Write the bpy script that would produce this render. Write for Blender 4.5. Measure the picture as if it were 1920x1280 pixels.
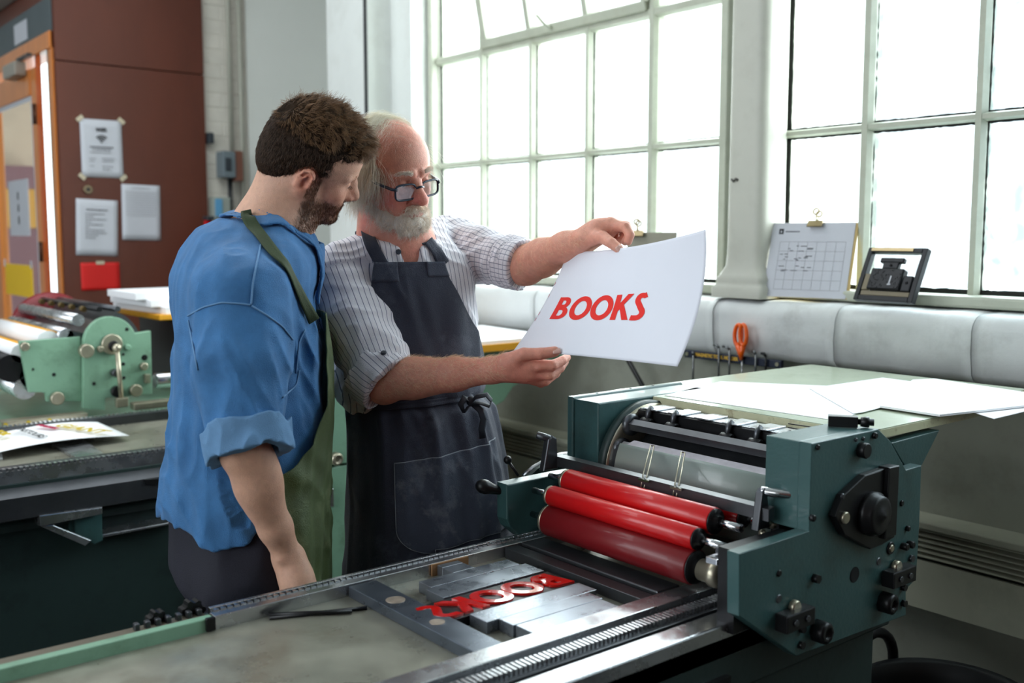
import bpy, bmesh, math, random, time
import numpy as np
from mathutils import Vector, Matrix
for o in list(bpy.data.objects): bpy.data.objects.remove(o)
SC = bpy.context.scene
COL = SC.collection
PI = math.pi
rnd = random.Random(7)
nrs = np.random.RandomState(11)

# ---------------------------------------------------------------- camera
# world axes: X towards the window wall, Y along it away from the camera, Z up; the eye is 1.5 m above the floor
FPX, CXP, CYP, HOR = 1921.0, 960.0, 640.0, 442.0
PITCH = math.atan((CYP - HOR) / FPX)
YAW = math.atan(2390.0 / math.hypot(FPX, CYP - HOR))
EYE = np.array([0.0, 0.0, 1.5])
_h = np.array([math.cos(YAW), math.sin(YAW), 0.0])
RGT = np.array([math.sin(YAW), -math.cos(YAW), 0.0])
FWD = math.cos(PITCH) * _h + np.array([0, 0, -math.sin(PITCH)])
UPV = np.cross(RGT, FWD)
cam_d = bpy.data.cameras.new('camera')
cam = bpy.data.objects.new('camera', cam_d); COL.objects.link(cam)
cam_d.sensor_width = 36.0; cam_d.lens = 36.0 * FPX / 1920.0
cam_d.clip_start = 0.05; cam_d.clip_end = 200
_m = Matrix(((RGT[0], UPV[0], -FWD[0], EYE[0]), (RGT[1], UPV[1], -FWD[1], EYE[1]), (RGT[2], UPV[2], -FWD[2], EYE[2]), (0, 0, 0, 1)))
cam.matrix_world = _m
cam_d.dof.use_dof = True; cam_d.dof.focus_distance = 1.98; cam_d.dof.aperture_fstop = 3.2
SC.camera = cam

# ---------------------------------------------------------------- view, sky, daylight
SC.view_settings.view_transform = 'Standard'
SC.view_settings.look = 'None'
SC.view_settings.gamma = 1.0
SC.view_settings.use_curve_mapping = False
SC.view_settings.exposure = 0.0
W = bpy.data.worlds.new('overcast_sky'); SC.world = W; W.use_nodes = True
_bg = W.node_tree.nodes['Background']
_bg.inputs['Color'].default_value = (0.90, 0.96, 1.0, 1)
_bg.inputs['Strength'].default_value = 3.2
SC.cycles.max_bounces = 7; SC.cycles.diffuse_bounces = 4; SC.cycles.glossy_bounces = 4
SC.cycles.transparent_max_bounces = 12; SC.cycles.transmission_bounces = 4
SC.cycles.caustics_reflective = False; SC.cycles.caustics_refractive = False
SC.cycles.sample_clamp_indirect = 6.0
SC.cycles.use_denoising = True
def area(name, loc, direction, sx, sy, power, color=(1, 1, 1)):
    d = bpy.data.lights.new(name, 'AREA'); d.shape = 'RECTANGLE'; d.size = sx; d.size_y = sy; d.energy = power; d.color = color
    o = bpy.data.objects.new(name, d); COL.objects.link(o); o.location = loc
    o.rotation_euler = Vector(direction).to_track_quat('-Z', 'Y').to_euler()
    return o
# daylight from the bright overcast sky outside each big window
area('window_daylight', (3.3, 2.85, 2.4), (-1, -0.05, -0.34), 2.6, 2.4, 190, (0.94, 0.98, 1.0))
area('window_daylight', (3.3, 0.5, 2.4), (-1, 0.0, -0.34), 3.0, 2.4, 190, (0.94, 0.98, 1.0))
# softer daylight from the windows on the far side of the shop, behind the camera
area('far_side_daylight', (-3.4, 2.6, 2.7), (1, 0.10, -0.28), 4.0, 1.6, 88, (0.86, 0.94, 1.0))

# fill light added overhead to brighten walls and upper surfaces; its source is unseen
area('overhead_fill', (0.7, 3.3, 3.44), (0.05, 0.0, -1), 1.8, 2.4, 48, (0.92, 0.97, 1.0))

# ---------------------------------------------------------------- helpers
def ray(x, y): return FWD * FPX + RGT * (x - CXP) - UPV * (y - CYP)
def at_z(x, y, z):
    d = ray(x, y); return EYE + d * ((z - EYE[2]) / d[2])
def at_x(x, y, X):
    d = ray(x, y); return EYE + d * (X / d[0])
def at_y(x, y, Y):
    d = ray(x, y); return EYE + d * (Y / d[1])
def at_d(x, y, D): return EYE + ray(x, y) * (D / FPX)
def cv(right, up, depth):
    return RGT * right + UPV * up + FWD * depth

def srgb(r, g, b):
    f = lambda c: (c / 255.0 / 12.92) if c / 255.0 <= 0.04045 else ((c / 255.0 + 0.055) / 1.055) ** 2.4
    return (f(r), f(g), f(b), 1.0)

MATS = {}
def mat(name, col, rough=0.6, metal=0.0, var=0.0, scale=8.0, bump=0.0, bscale=60.0, dirt=None, dirt_amt=0.0, dscale=5.0,
        spec=0.5, stretch=None, coat=0.0, attr=None, sss=0.0, trans=0.0, ior=1.45, emis=None, estr=0.0, sheen=0.0, rvar=0.0):
    if name in MATS: return MATS[name]
    m = bpy.data.materials.new(name); m.use_nodes = True; MATS[name] = m
    nt = m.node_tree; N = nt.nodes; L = nt.links; b = N['Principled BSDF']
    b.inputs['Roughness'].default_value = rough; b.inputs['Metallic'].default_value = metal
    b.inputs['Specular IOR Level'].default_value = spec; b.inputs['IOR'].default_value = ior
    b.inputs['Coat Weight'].default_value = coat; b.inputs['Transmission Weight'].default_value = trans
    if sheen: b.inputs['Sheen Weight'].default_value = sheen; b.inputs['Sheen Roughness'].default_value = 0.4
    if sss:
        b.inputs['Subsurface Weight'].default_value = sss; b.inputs['Subsurface Radius'].default_value = (0.012, 0.004, 0.002)
        b.inputs['Subsurface Scale'].default_value = 0.5
    if emis is not None:
        b.inputs['Emission Color'].default_value = emis; b.inputs['Emission Strength'].default_value = estr
    tc = N.new('ShaderNodeTexCoord'); vec = tc.outputs['Object']
    if stretch:
        mp = N.new('ShaderNodeMapping'); mp.inputs['Scale'].default_value = stretch; L.new(vec, mp.inputs['Vector']); vec = mp.outputs['Vector']
    src = None
    if attr:
        a = N.new('ShaderNodeAttribute'); a.attribute_name = attr; src = a.outputs['Color']
    def mix(a, bcol, fac, mode='MIX'):
        x = N.new('ShaderNodeMix'); x.data_type = 'RGBA'; x.blend_type = mode
        if isinstance(a, tuple): x.inputs['A'].default_value = a
        else: L.new(a, x.inputs['A'])
        if isinstance(bcol, tuple): x.inputs['B'].default_value = bcol
        else: L.new(bcol, x.inputs['B'])
        if isinstance(fac, float): x.inputs['Factor'].default_value = fac
        else: L.new(fac, x.inputs['Factor'])
        return x.outputs['Result']
    cur = src if src is not None else col
    nz = None
    if var > 0 or rvar > 0:
        n = N.new('ShaderNodeTexNoise'); n.inputs['Scale'].default_value = scale; n.inputs['Detail'].default_value = 6; n.inputs['Roughness'].default_value = 0.62
        L.new(vec, n.inputs['Vector']); nz = n.outputs['Fac']
    if var > 0:
        r = N.new('ShaderNodeValToRGB'); r.color_ramp.elements[0].position = 0.3; r.color_ramp.elements[1].position = 0.7
        lo = 1 - var; hi = 1 + var * 0.5
        r.color_ramp.elements[0].color = (lo, lo, lo, 1); r.color_ramp.elements[1].color = (hi, hi, hi, 1)
        L.new(nz, r.inputs['Fac']); cur = mix(cur, r.outputs['Color'], 1.0, 'MULTIPLY')
    if rvar > 0:
        mr = N.new('ShaderNodeMapRange'); mr.inputs['From Min'].default_value = 0.3; mr.inputs['From Max'].default_value = 0.7
        mr.inputs['To Min'].default_value = max(0.02, rough - rvar); mr.inputs['To Max'].default_value = min(1, rough + rvar)
        L.new(nz, mr.inputs['Value']); L.new(mr.outputs['Result'], b.inputs['Roughness'])
    if dirt is not None:
        n = N.new('ShaderNodeTexNoise'); n.inputs['Scale'].default_value = dscale; n.inputs['Detail'].default_value = 8; n.inputs['Roughness'].default_value = 0.7
        L.new(vec, n.inputs['Vector'])
        r = N.new('ShaderNodeValToRGB'); r.color_ramp.elements[0].position = 0.52; r.color_ramp.elements[1].position = 0.68
        r.color_ramp.elements[0].color = (0, 0, 0, 1); r.color_ramp.elements[1].color = (dirt_amt,) * 3 + (1,)
        L.new(n.outputs['Fac'], r.inputs['Fac']); cur = mix(cur, dirt, r.outputs['Color'])
    if isinstance(cur, tuple): b.inputs['Base Color'].default_value = cur
    else: L.new(cur, b.inputs['Base Color'])
    if bump > 0:
        n = N.new('ShaderNodeTexNoise'); n.inputs['Scale'].default_value = bscale; n.inputs['Detail'].default_value = 5
        L.new(vec, n.inputs['Vector'])
        bp = N.new('ShaderNodeBump'); bp.inputs['Strength'].default_value = bump; bp.inputs['Distance'].default_value = 0.004
        L.new(n.outputs['Fac'], bp.inputs['Height']); L.new(bp.outputs['Normal'], b.inputs['Normal'])
    return m

def tag(o, label=None, cat=None, group=None, kind=None):
    if label: o['label'] = label
    if cat: o['category'] = cat
    if group: o['group'] = group
    if kind: o['kind'] = kind
    return o
def thing(name, label, cat, loc=(0, 0, 0), rotz=0.0, group=None):
    o = bpy.data.objects.new(name, None); COL.objects.link(o); o.location = loc; o.rotation_euler = (0, 0, rotz)
    o.empty_display_size = 0.05
    return tag(o, label, cat, group)
def link_mesh(name, me, m, parent=None, smooth=False):
    o = bpy.data.objects.new(name, me); COL.objects.link(o)
    if m is not None and not me.materials: me.materials.append(m)
    if smooth:
        me.polygons.foreach_set('use_smooth', np.ones(len(me.polygons), dtype=bool))
    if parent is not None:
        o.parent = parent
        o.matrix_parent_inverse = Matrix.Identity(4) if parent.type != 'EMPTY' and parent.parent is None and parent.location.length == 0 else parent_inv(parent)
    return o
def parent_inv(p):
    # world matrix of the parent without waiting for a depsgraph update
    m = p.matrix_basis.copy(); q = p
    while q.parent is not None:
        m = q.parent.matrix_basis @ q.matrix_parent_inverse @ m if False else (q.parent.matrix_basis @ (q.matrix_parent_inverse @ m)); q = q.parent
    return m.inverted()

class MB:
    """collects shapes in world coordinates and links them as one mesh"""
    def __init__(s): s.v = []; s.f = []; s.sm = []
    def add(s, vs, fs, smooth=False):
        n = len(s.v); s.v += [tuple(map(float, p)) for p in vs]
        s.f += [tuple(i + n for i in f) for f in fs]; s.sm += [smooth] * len(fs); return s
    def box(s, x0, x1, y0, y1, z0, z1, bev=0.0):
        if bev <= 0:
            v = [(x, y, z) for x in (x0, x1) for y in (y0, y1) for z in (z0, z1)]
            return s.add(v, [(0, 1, 3, 2), (4, 6, 7, 5), (0, 4, 5, 1), (2, 3, 7, 6), (0, 2, 6, 4), (1, 5, 7, 3)])
        bev = min(bev, abs(x1 - x0) / 2.01, abs(y1 - y0) / 2.01, abs(z1 - z0) / 2.01)
        bm = bmesh.new(); bmesh.ops.create_cube(bm, size=1)
        bmesh.ops.scale(bm, vec=(x1 - x0, y1 - y0, z1 - z0), verts=bm.verts)
        bmesh.ops.translate(bm, vec=((x0 + x1) / 2, (y0 + y1) / 2, (z0 + z1) / 2), verts=bm.verts)
        bmesh.ops.bevel(bm, geom=bm.edges[:], offset=bev, segments=2, affect='EDGES', profile=0.5)
        return s.bm(bm)
    def bm(s, bm, smooth=False, M=None):
        bm.verts.index_update()
        vs = [(M @ v.co) if M else v.co.copy() for v in bm.verts]
        s.add(vs, [tuple(v.index for v in f.verts) for f in bm.faces], smooth); bm.free(); return s
    def prism(s, pts, axis, a, b, bev=0.0):
        """extrude a 2D outline along an axis: 'Y' takes (x,z), 'X' takes (y,z), 'Z' takes (x,y)"""
        def P(p, t):
            return (p[0], t, p[1]) if axis == 'Y' else ((t, p[0], p[1]) if axis == 'X' else (p[0], p[1], t))
        bm = bmesh.new(); lo = [bm.verts.new(P(p, a)) for p in pts]; hi = [bm.verts.new(P(p, b)) for p in pts]
        n = len(pts)
        f1 = bm.faces.new(lo); f2 = bm.faces.new(hi[::-1])
        for i in range(n): bm.faces.new((lo[(i + 1) % n], lo[i], hi[i], hi[(i + 1) % n]))
        bmesh.ops.recalc_face_normals(bm, faces=bm.faces)
        if bev > 0:
            ed = [e for e in bm.edges if (e.verts[0] in lo) == (e.verts[1] in lo)]
            bmesh.ops.bevel(bm, geom=ed, offset=bev, segments=2, affect='EDGES', profile=0.5)
        bmesh.ops.triangulate(bm, faces=[f for f in bm.faces if len(f.verts) > 4])
        return s.bm(bm)
    def cyl(s, a, b, r, r2=None, n=24, cap=True, smooth=True, bev=0.0):
        a = Vector(a); b = Vector(b); r2 = r if r2 is None else r2
        if bev > 0:
            d = (b - a).normalized() * bev
            return s.lathe(a, b, [(0, r - bev), (bev, r), ((b - a).length - bev, r2), ((b - a).length, r2 - bev)], n)
        return s.lathe(a, b, [(0, r), ((b - a).length, r2)], n, cap)
    def lathe(s, a, b, prof, n=24, cap=True):
        a = Vector(a); b = Vector(b); ax = (b - a).normalized()
        u = ax.orthogonal().normalized(); w = ax.cross(u)
        vs = []; fs = []
        for (t, r) in prof:
            for i in range(n):
                an = 2 * PI * i / n; vs.append(a + ax * t + (u * math.cos(an) + w * math.sin(an)) * max(r, 1e-5))
        for j in range(len(prof) - 1):
            for i in range(n):
                fs.append((j * n + i, j * n + (i + 1) % n, (j + 1) * n + (i + 1) % n, (j + 1) * n + i))
        s.add(vs, fs, True)
        if cap:
            n0 = len(s.v) - len(vs)
            s.f.append(tuple(n0 + i for i in range(n))[::-1]); s.sm.append(False)
            s.f.append(tuple(n0 + (len(prof) - 1) * n + i for i in range(n))); s.sm.append(False)
        return s
    def tube(s, pts, r, n=8, cap=True, flat=1.0):
        pts = [Vector(p) for p in pts]; vs = []; fs = []
        rr = r if isinstance(r, (list, tuple)) else [r] * len(pts)
        t0 = (pts[1] - pts[0]).normalized(); u = t0.orthogonal().normalized()
        for k, p in enumerate(pts):
            t = (pts[min(k + 1, len(pts) - 1)] - pts[max(k - 1, 0)]).normalized()
            u = (u - t * u.dot(t)).normalized(); w = t.cross(u)
            for i in range(n):
                an = 2 * PI * i / n; vs.append(p + (u * math.cos(an) + w * math.sin(an) * flat) * rr[k])
        for k in range(len(pts) - 1):
            for i in range(n): fs.append((k * n + i, k * n + (i + 1) % n, (k + 1) * n + (i + 1) % n, (k + 1) * n + i))
        n0 = len(s.v); s.add(vs, fs, True)
        if cap:
            s.f.append(tuple(n0 + i for i in range(n))[::-1]); s.sm.append(False)
            s.f.append(tuple(n0 + (len(pts) - 1) * n + i for i in range(n))); s.sm.append(False)
        return s
    def grid(s, P, smooth=True, wrap=False):
        """P: (rows, cols, 3) array"""
        P = np.asarray(P); r, c = P.shape[:2]; fs = []
        for i in range(r - 1):
            for j in range(c if wrap else c - 1):
                k = (j + 1) % c; fs.append((i * c + j, i * c + k, (i + 1) * c + k, (i + 1) * c + j))
        return s.add(P.reshape(-1, 3), fs, smooth)
    def quad(s, a, b, c, d): return s.add([a, b, c, d], [(0, 1, 2, 3)])
    def sphere(s, c, r, n=16, sc=(1, 1, 1)):
        bm = bmesh.new(); bmesh.ops.create_uvsphere(bm, u_segments=n, v_segments=max(6, n // 2), radius=r)
        bmesh.ops.scale(bm, vec=sc, verts=bm.verts); bmesh.ops.translate(bm, vec=Vector(c), verts=bm.verts); return s.bm(bm, True)
    def hexnut(s, a, b, r): return s.lathe(a, b, [(0, r), ((Vector(b) - Vector(a)).length, r)], 6)
    def build(s, name, m, parent=None, kind=None):
        me = bpy.data.meshes.new(name); me.from_pydata(s.v, [], s.f); me.polygons.foreach_set('use_smooth', s.sm); me.update()
        o = link_mesh(name, me, m, parent)
        if kind: o['kind'] = kind
        return o
def sheet(P, th, mb=None):
    """a thin closed sheet from a (rows, cols, 3) grid, th thick along its own normal"""
    P = np.asarray(P, float); du = np.gradient(P, axis=1); dv = np.gradient(P, axis=0)
    n = np.cross(du, dv); n /= np.linalg.norm(n, axis=2, keepdims=True) + 1e-12
    A = P + n * th / 2; B = P - n * th / 2; r, c = P.shape[:2]
    mb = mb or MB(); idx = lambda i, j, k: k * r * c + i * c + j; fs = []
    for i in range(r - 1):
        for j in range(c - 1):
            fs.append((idx(i, j, 0), idx(i, j + 1, 0), idx(i + 1, j + 1, 0), idx(i + 1, j, 0)))
            fs.append((idx(i, j, 1), idx(i + 1, j, 1), idx(i + 1, j + 1, 1), idx(i, j + 1, 1)))
    for j in range(c - 1):
        fs.append((idx(0, j, 0), idx(0, j, 1), idx(0, j + 1, 1), idx(0, j + 1, 0)))
        fs.append((idx(r - 1, j, 0), idx(r - 1, j + 1, 0), idx(r - 1, j + 1, 1), idx(r - 1, j, 1)))
    for i in range(r - 1):
        fs.append((idx(i, 0, 0), idx(i + 1, 0, 0), idx(i + 1, 0, 1), idx(i, 0, 1)))
        fs.append((idx(i, c - 1, 0), idx(i, c - 1, 1), idx(i + 1, c - 1, 1), idx(i + 1, c - 1, 0)))
    mb.add(np.concatenate([A.reshape(-1, 3), B.reshape(-1, 3)]), fs, True)
    return mb
def text_mesh(txt, size, M, extrude=0.0002, align='CENTER', shear=0.0, bold=0.0, sx=1.0):
    cu = bpy.data.curves.new('text', 'FONT'); cu.body = txt; cu.size = size; cu.align_x = align; cu.align_y = 'CENTER'
    cu.extrude = extrude; cu.shear = shear; cu.offset = bold; cu.resolution_u = 3
    o = bpy.data.objects.new('text', cu); COL.objects.link(o)
    bpy.context.view_layer.update()
    me = bpy.data.meshes.new_from_object(o.evaluated_get(bpy.context.evaluated_depsgraph_get()))
    me.materials.clear()
    bpy.data.objects.remove(o); me.transform(Matrix.Diagonal((sx, 1, 1, 1))); me.transform(M); return me
def frame_m(o, x, y):
    """matrix with origin o, x axis x, y axis made square to it"""
    x = Vector(x).normalized(); y = Vector(y); z = x.cross(y).normalized(); y = z.cross(x)
    return Matrix(((x.x, y.x, z.x, o[0]), (x.y, y.y, z.y, o[1]), (x.z, y.z, z.z, o[2]), (0, 0, 0, 1)))
# ================================================================ the room
M_white = mat('white_painted_wall', srgb(216, 220, 217), rough=0.7, var=.08, scale=3, bump=.35, bscale=22, dirt=srgb(150, 150, 142), dirt_amt=.25, dscale=3)
M_grey = mat('grey_white_plaster', srgb(214, 217, 212), rough=0.75, var=.05, scale=2, bump=.2, bscale=30)
M_ledge = mat('painted_stone', srgb(214, 217, 217), rough=0.55, var=.08, scale=5, bump=.9, bscale=14, dirt=srgb(150, 150, 146), dirt_amt=.45, dscale=3.2)
M_low = mat('grey_green_wall', srgb(150, 152, 140), rough=0.6, var=.14, scale=3, bump=.4, bscale=16, dirt=srgb(110, 108, 96), dirt_amt=.4, dscale=4)
M_floor = mat('dark_concrete_floor', srgb(62, 62, 62), rough=0.55, var=.3, scale=3, bump=.3, bscale=12)
M_ceil = mat('white_ceiling', srgb(200, 202, 200), rough=.8, var=.04)
M_frame = mat('cream_window_paint', srgb(180, 184, 168), rough=0.45, var=.10, scale=12, bump=.2, bscale=40, dirt=srgb(160, 156, 138), dirt_amt=.35, dscale=11)
M_putty = mat('black_putty', srgb(30, 32, 28), rough=.8, var=.4, scale=60)
def glass_mat(name, tint, pat=0.0):
    m = bpy.data.materials.new(name); m.use_nodes = True; N = m.node_tree.nodes; L = m.node_tree.links
    for n in list(N): N.remove(n)
    o = N.new('ShaderNodeOutputMaterial'); t = N.new('ShaderNodeBsdfTransparent'); g = N.new('ShaderNodeBsdfGlossy'); g.inputs['Roughness'].default_value = .05
    mx = N.new('ShaderNodeMixShader'); mx.inputs[0].default_value = .06; L.new(t.outputs[0], mx.inputs[1]); L.new(g.outputs[0], mx.inputs[2]); L.new(mx.outputs[0], o.inputs[0])
    t.inputs[0].default_value = tint
    if pat > 0:
        tc = N.new('ShaderNodeTexCoord'); v = N.new('ShaderNodeTexVoronoi'); v.feature = 'SMOOTH_F1'; v.inputs['Scale'].default_value = 42
        nz = N.new('ShaderNodeTexNoise'); nz.inputs['Scale'].default_value = 9; mp = N.new('ShaderNodeMixRGB'); mp.inputs[0].default_value = .06
        L.new(tc.outputs['Object'], nz.inputs['Vector']); L.new(tc.outputs['Object'], mp.inputs[1]); L.new(nz.outputs['Color'], mp.inputs[2]); L.new(mp.outputs[0], v.inputs['Vector'])
        r = N.new('ShaderNodeValToRGB'); r.color_ramp.elements[0].position = .12; r.color_ramp.elements[1].position = .62
        r.color_ramp.elements[0].color = tint; r.color_ramp.elements[1].color = tuple(c * (1 - pat) + b * pat for c, b in zip(tint, (.16, .24, .28, 1)))
        L.new(v.outputs['Distance'], r.inputs['Fac']); L.new(r.outputs['Color'], t.inputs[0])
        b = N.new('ShaderNodeBump'); b.inputs['Strength'].default_value = .5; L.new(v.outputs['Distance'], b.inputs['Height']); L.new(b.outputs[0], g.inputs['Normal'])
    return m
M_glass = glass_mat('clear_wired_glass', (.93, .96, .95, 1)); M_patglass = glass_mat('patterned_glass', (.86, .90, .91, 1), .45); M_midglass = glass_mat('faint_patterned_glass', (.9, .93, .93, 1), .35)
def st(name): 
    o = bpy.data.objects.new(name, None); COL.objects.link(o); o['kind'] = 'structure'; return o
def sbox(name, m, *a, bev=0): return MB().box(*a, bev=bev).build(name, m, kind='structure')
GX = 2.60
sbox('floor', M_floor, -4.4, 3.2, -2.4, 8.6, -.1, 0)
sbox('ceiling', M_ceil, -4.4, 3.2, -2.4, 8.6, 3.5, 3.6)
# window wall: lower wall, pier, head
wr = st('wall_right')
MB().box(2.48, 2.95, -2.4, 3.78, 0, 1.16).build('lower_wall', M_low, wr)
MB().box(2.66, 2.95, -2.4, 3.78, 1.16, 1.345).build('wall_core', M_white, wr)
MB().box(2.585, 2.95, 1.937, 2.096, 1.30, 3.5).build('pier', M_white, wr)
MB().box(2.5, 2.95, -2.4, 3.78, 3.15, 3.5).build('window_head', M_white, wr)
MB().box(2.47, 2.95, 3.74, 3.90, 0, 3.5).build('window_jamb', M_white, wr)
MB().box(2.345, 2.95, 3.90, 4.25, 0, 3.5, bev=.01).build('brick_pier', M_white, wr)
MB().box(2.95, 3.1, 4.25, 5.3, 0, 3.5).build('far_wall', M_grey, wr)
MB().box(2.5, 2.95, -2.4, -1.6, 1.30, 3.5).build('near_jamb', M_white, wr)
# rounded stone ledge in separate blocks
ys = [3.74, 3.30, 2.86, 2.45, 2.02, 1.60, 1.22, .84, .42, 0, -.45, -.9, -1.6, -2.4]
for i in range(len(ys) - 1):
    y1, y0 = ys[i] - .0015, ys[i + 1] + .0015; rr = .045; pr = [(2.70, 1.15), (2.435, 1.145), (2.418, 1.165), (2.412, 1.22), (2.414, 1.262)]
    pr += [(2.414 + rr * (1 - math.cos(a)), 1.266 + rr * math.sin(a)) for a in np.linspace(.15, PI / 2, 7)] + [(2.70, 1.322)]
    b = MB(); js = rnd.uniform(-.002, .002)
    n = 14; G = []
    for k in range(n + 1):
        y = y0 + (y1 - y0) * k / n; e = min(k, n - k) / n; ins = .0025 * math.exp(-(e * n) * 1.6)
        G.append([(x + js + ins + .0025 * math.sin(y * 23 + z * 31) + .0018 * math.sin(y * 61 + 2), y, z - ins + .0012 * math.sin(y * 37 + i)) for x, z in pr])
    b.grid(G); nn = len(pr)
    b.f.append(tuple(range(nn))); b.sm.append(False); b.f.append(tuple(n * nn + j for j in range(nn))[::-1]); b.sm.append(False)
    b.build('ledge_block', M_ledge, wr)
# casing with a louvred grille along the foot of the wall
cs = st('trim_1')
M_case = mat('cream_heater_casing', srgb(176, 178, 160), rough=.45, var=.1, scale=4, dirt=srgb(120, 120, 105), dirt_amt=.3)
MB().box(2.385, 2.48, -1.6, 3.72, .765, .785, bev=.004).build('casing_top', M_case, cs)
MB().box(2.40, 2.41, -1.6, 3.72, .555, .68).build('casing_panel', M_case, cs)
MB().box(2.45, 2.478, -1.6, 3.72, .55, .765).build('casing_back', mat('casing_shadow_paint', srgb(60, 62, 56), rough=.7), cs)  # casing colour darkened, so the shade behind the slats is painted in
for i in range(6):
    z = .690 + i * .0135; MB().prism([(2.398, z), (2.43, z + .008), (2.43, z + .011), (2.398, z + .003)], 'Y', -1.6, 3.72).build('grille_slat', M_case, cs)
MB().box(2.30, 2.48, -2.4, 3.74, 0, .10, bev=.01).build('baseboard_right', mat('grey_plinth_paint', srgb(92, 98, 98), rough=.6, var=.2), None, 'structure')
# steel windows
def window(name, y0, y1, ybars, zb, thick, glassf, vent=None, wav=.0):
    w = st(name); zt = 3.14; z0 = 1.345
    MB().box(GX - .05, GX + .03, y0 - .0, y0 + .03, z0, zt, bev=.006).build('window_frame', M_frame, w)
    MB().box(GX - .05, GX + .03, y1 - .03, y1, z0, zt, bev=.006).build('window_frame', M_frame, w)
    MB().box(GX - .09, GX + .05, y0, y1, 1.318, z0 + .004, bev=.008).build('window_sill', M_frame, w)
    MB().box(GX - .04, GX + .03, y0, y1, zt - .04, zt + .02, bev=.006).build('window_frame', M_frame, w)
    ed = [y0 + .03] + ybars + [y1 - .03]
    for yb, tk in zip(ybars, thick):
        MB().prism([(GX - .030, yb - tk * .28), (GX - .030, yb + tk * .28), (GX - .012, yb + tk * .5), (GX + .02, yb + tk * .5), (GX + .02, yb - tk * .5), (GX - .012, yb - tk * .5)], 'Z', z0, zt).build('glazing_bar', M_frame, w)
    zs = [z0] + zb + [zt - .04]
    for z in zb:
        tk = .036 if (vent and abs(z - vent[2]) < .02) else .022
        MB().prism([(GX - .028, z - tk * .28), (GX - .028, z + tk * .28), (GX - .012, z + tk * .5), (GX + .02, z + tk * .5), (GX + .02, z - tk * .5), (GX - .012, z - tk * .5)], 'Y', y0, y1).build('glazing_bar', M_frame, w)
    pt = MB()
    for i in range(len(ed) - 1):
        for j in range(len(zs) - 1):
            a, b, c, d = ed[i] + .004, ed[i + 1] - .004, zs[j] + .004, zs[j + 1] - .004
            if vent and vent[0] <= (a + b) / 2 <= vent[1] and (c + d) / 2 > vent[2]: continue
            MB().box(GX - .002, GX + .002, a, b, c, d).build('pane', glassf(i, j), w)
            if wav > 0:
                rr = random.Random(i * 31 + j); ww = wav * (1.0 if i < 2 else .9)
                for (p, q_) in (((a, c), (b, c)), ((b, c), (b, d)), ((b, d), (a, d)), ((a, d), (a, c))):
                    n = 34; L_ = []; dx, dz = q_[0] - p[0], q_[1] - p[1]; l = math.hypot(dx, dz); nx, nz = -dz / l, dx / l
                    vs = []
                    for k in range(n + 1):
                        t = k / n; e = ww * (.55 + .75 * rr.random()); x = p[0] + dx * t; z = p[1] + dz * t
                        vs += [(GX - .006, x - nx * .002, z - nz * .002), (GX - .006, x + nx * (.009 + e), z + nz * (.009 + e)), (GX - .0025, x + nx * (.010 + e), z + nz * (.010 + e))]
                    pt.add(vs, [(3 * k, 3 * k + 1, 3 * k + 4, 3 * k + 3) for k in range(n)] + [(3 * k + 1, 3 * k + 2, 3 * k + 5, 3 * k + 4) for k in range(n)])
    if wav > 0: pt.build('putty_line', M_putty, w)
    return w
w1 = window('window_1', 2.098, 3.735, [2.44, 2.755, 3.072, 3.385], [1.80, 2.243, 2.69], [.034, .024, .024, .026], lambda i, j: M_glass, vent=(2.44, 3.385, 2.243), wav=.0022)
# tilting vent of the first window: a sash leaning inwards from its bottom hinge
V = Matrix.Translation((GX - .02, 0, 2.252)) @ Matrix.Rotation(-.20, 4, 'Y')
def vbox(mb, *a, bev=0.0):
    t = MB().box(*a, bev=bev); mb.add([V @ Vector(p) for p in t.v], t.f); return mb
vbox(MB(), -.02, .02, 2.46, 3.37, 0, .035, bev=.005).build('vent_rail', M_frame, w1)
vbox(MB(), -.02, .02, 2.46, 3.37, .84, .87, bev=.005).build('vent_rail', M_frame, w1)
for y in (2.46, 2.755, 3.072, 3.345): vbox(MB(), -.014, .014, y - .012, y + .012 + (.01 if y in (2.46, 3.345) else 0), .03, .84).build('glazing_bar', M_frame, w1)
vbox(MB(), -.012, .012, 2.46, 3.37, .42, .44).build('glazing_bar', M_frame, w1)
for a, b in ((2.472, 2.743), (2.767, 3.06), (3.084, 3.345)):
    for c, d in ((.035, .42), (.44, .84)): vbox(MB(), -.002, .002, a, b, c, d).build('pane', M_glass, w1)
p = Vector((GX - .045, 2.93, 2.262)); MB().tube([p, p + Vector((-.03, .004, .012)), p + Vector((-.055, .02, .045))], .006, 6).build('window_handle', M_frame, w1)
w2 = window('window_2', -1.6, 1.935, [-1.2, -.9, -.6, -.3, .03, .35, .67, .99, 1.307, 1.629], [1.80, 2.243, 2.69], [.028] * 9 + [.032], lambda i, j: (M_patglass if i <= 8 else (M_midglass if i == 9 else M_glass)), wav=.0035)
for yy in (1.915,):
    MB().box(2.54, 2.59, yy - .012, yy + .012, 1.32, 3.15, bev=.004).build('trim_2', M_frame, None, 'structure')
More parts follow.
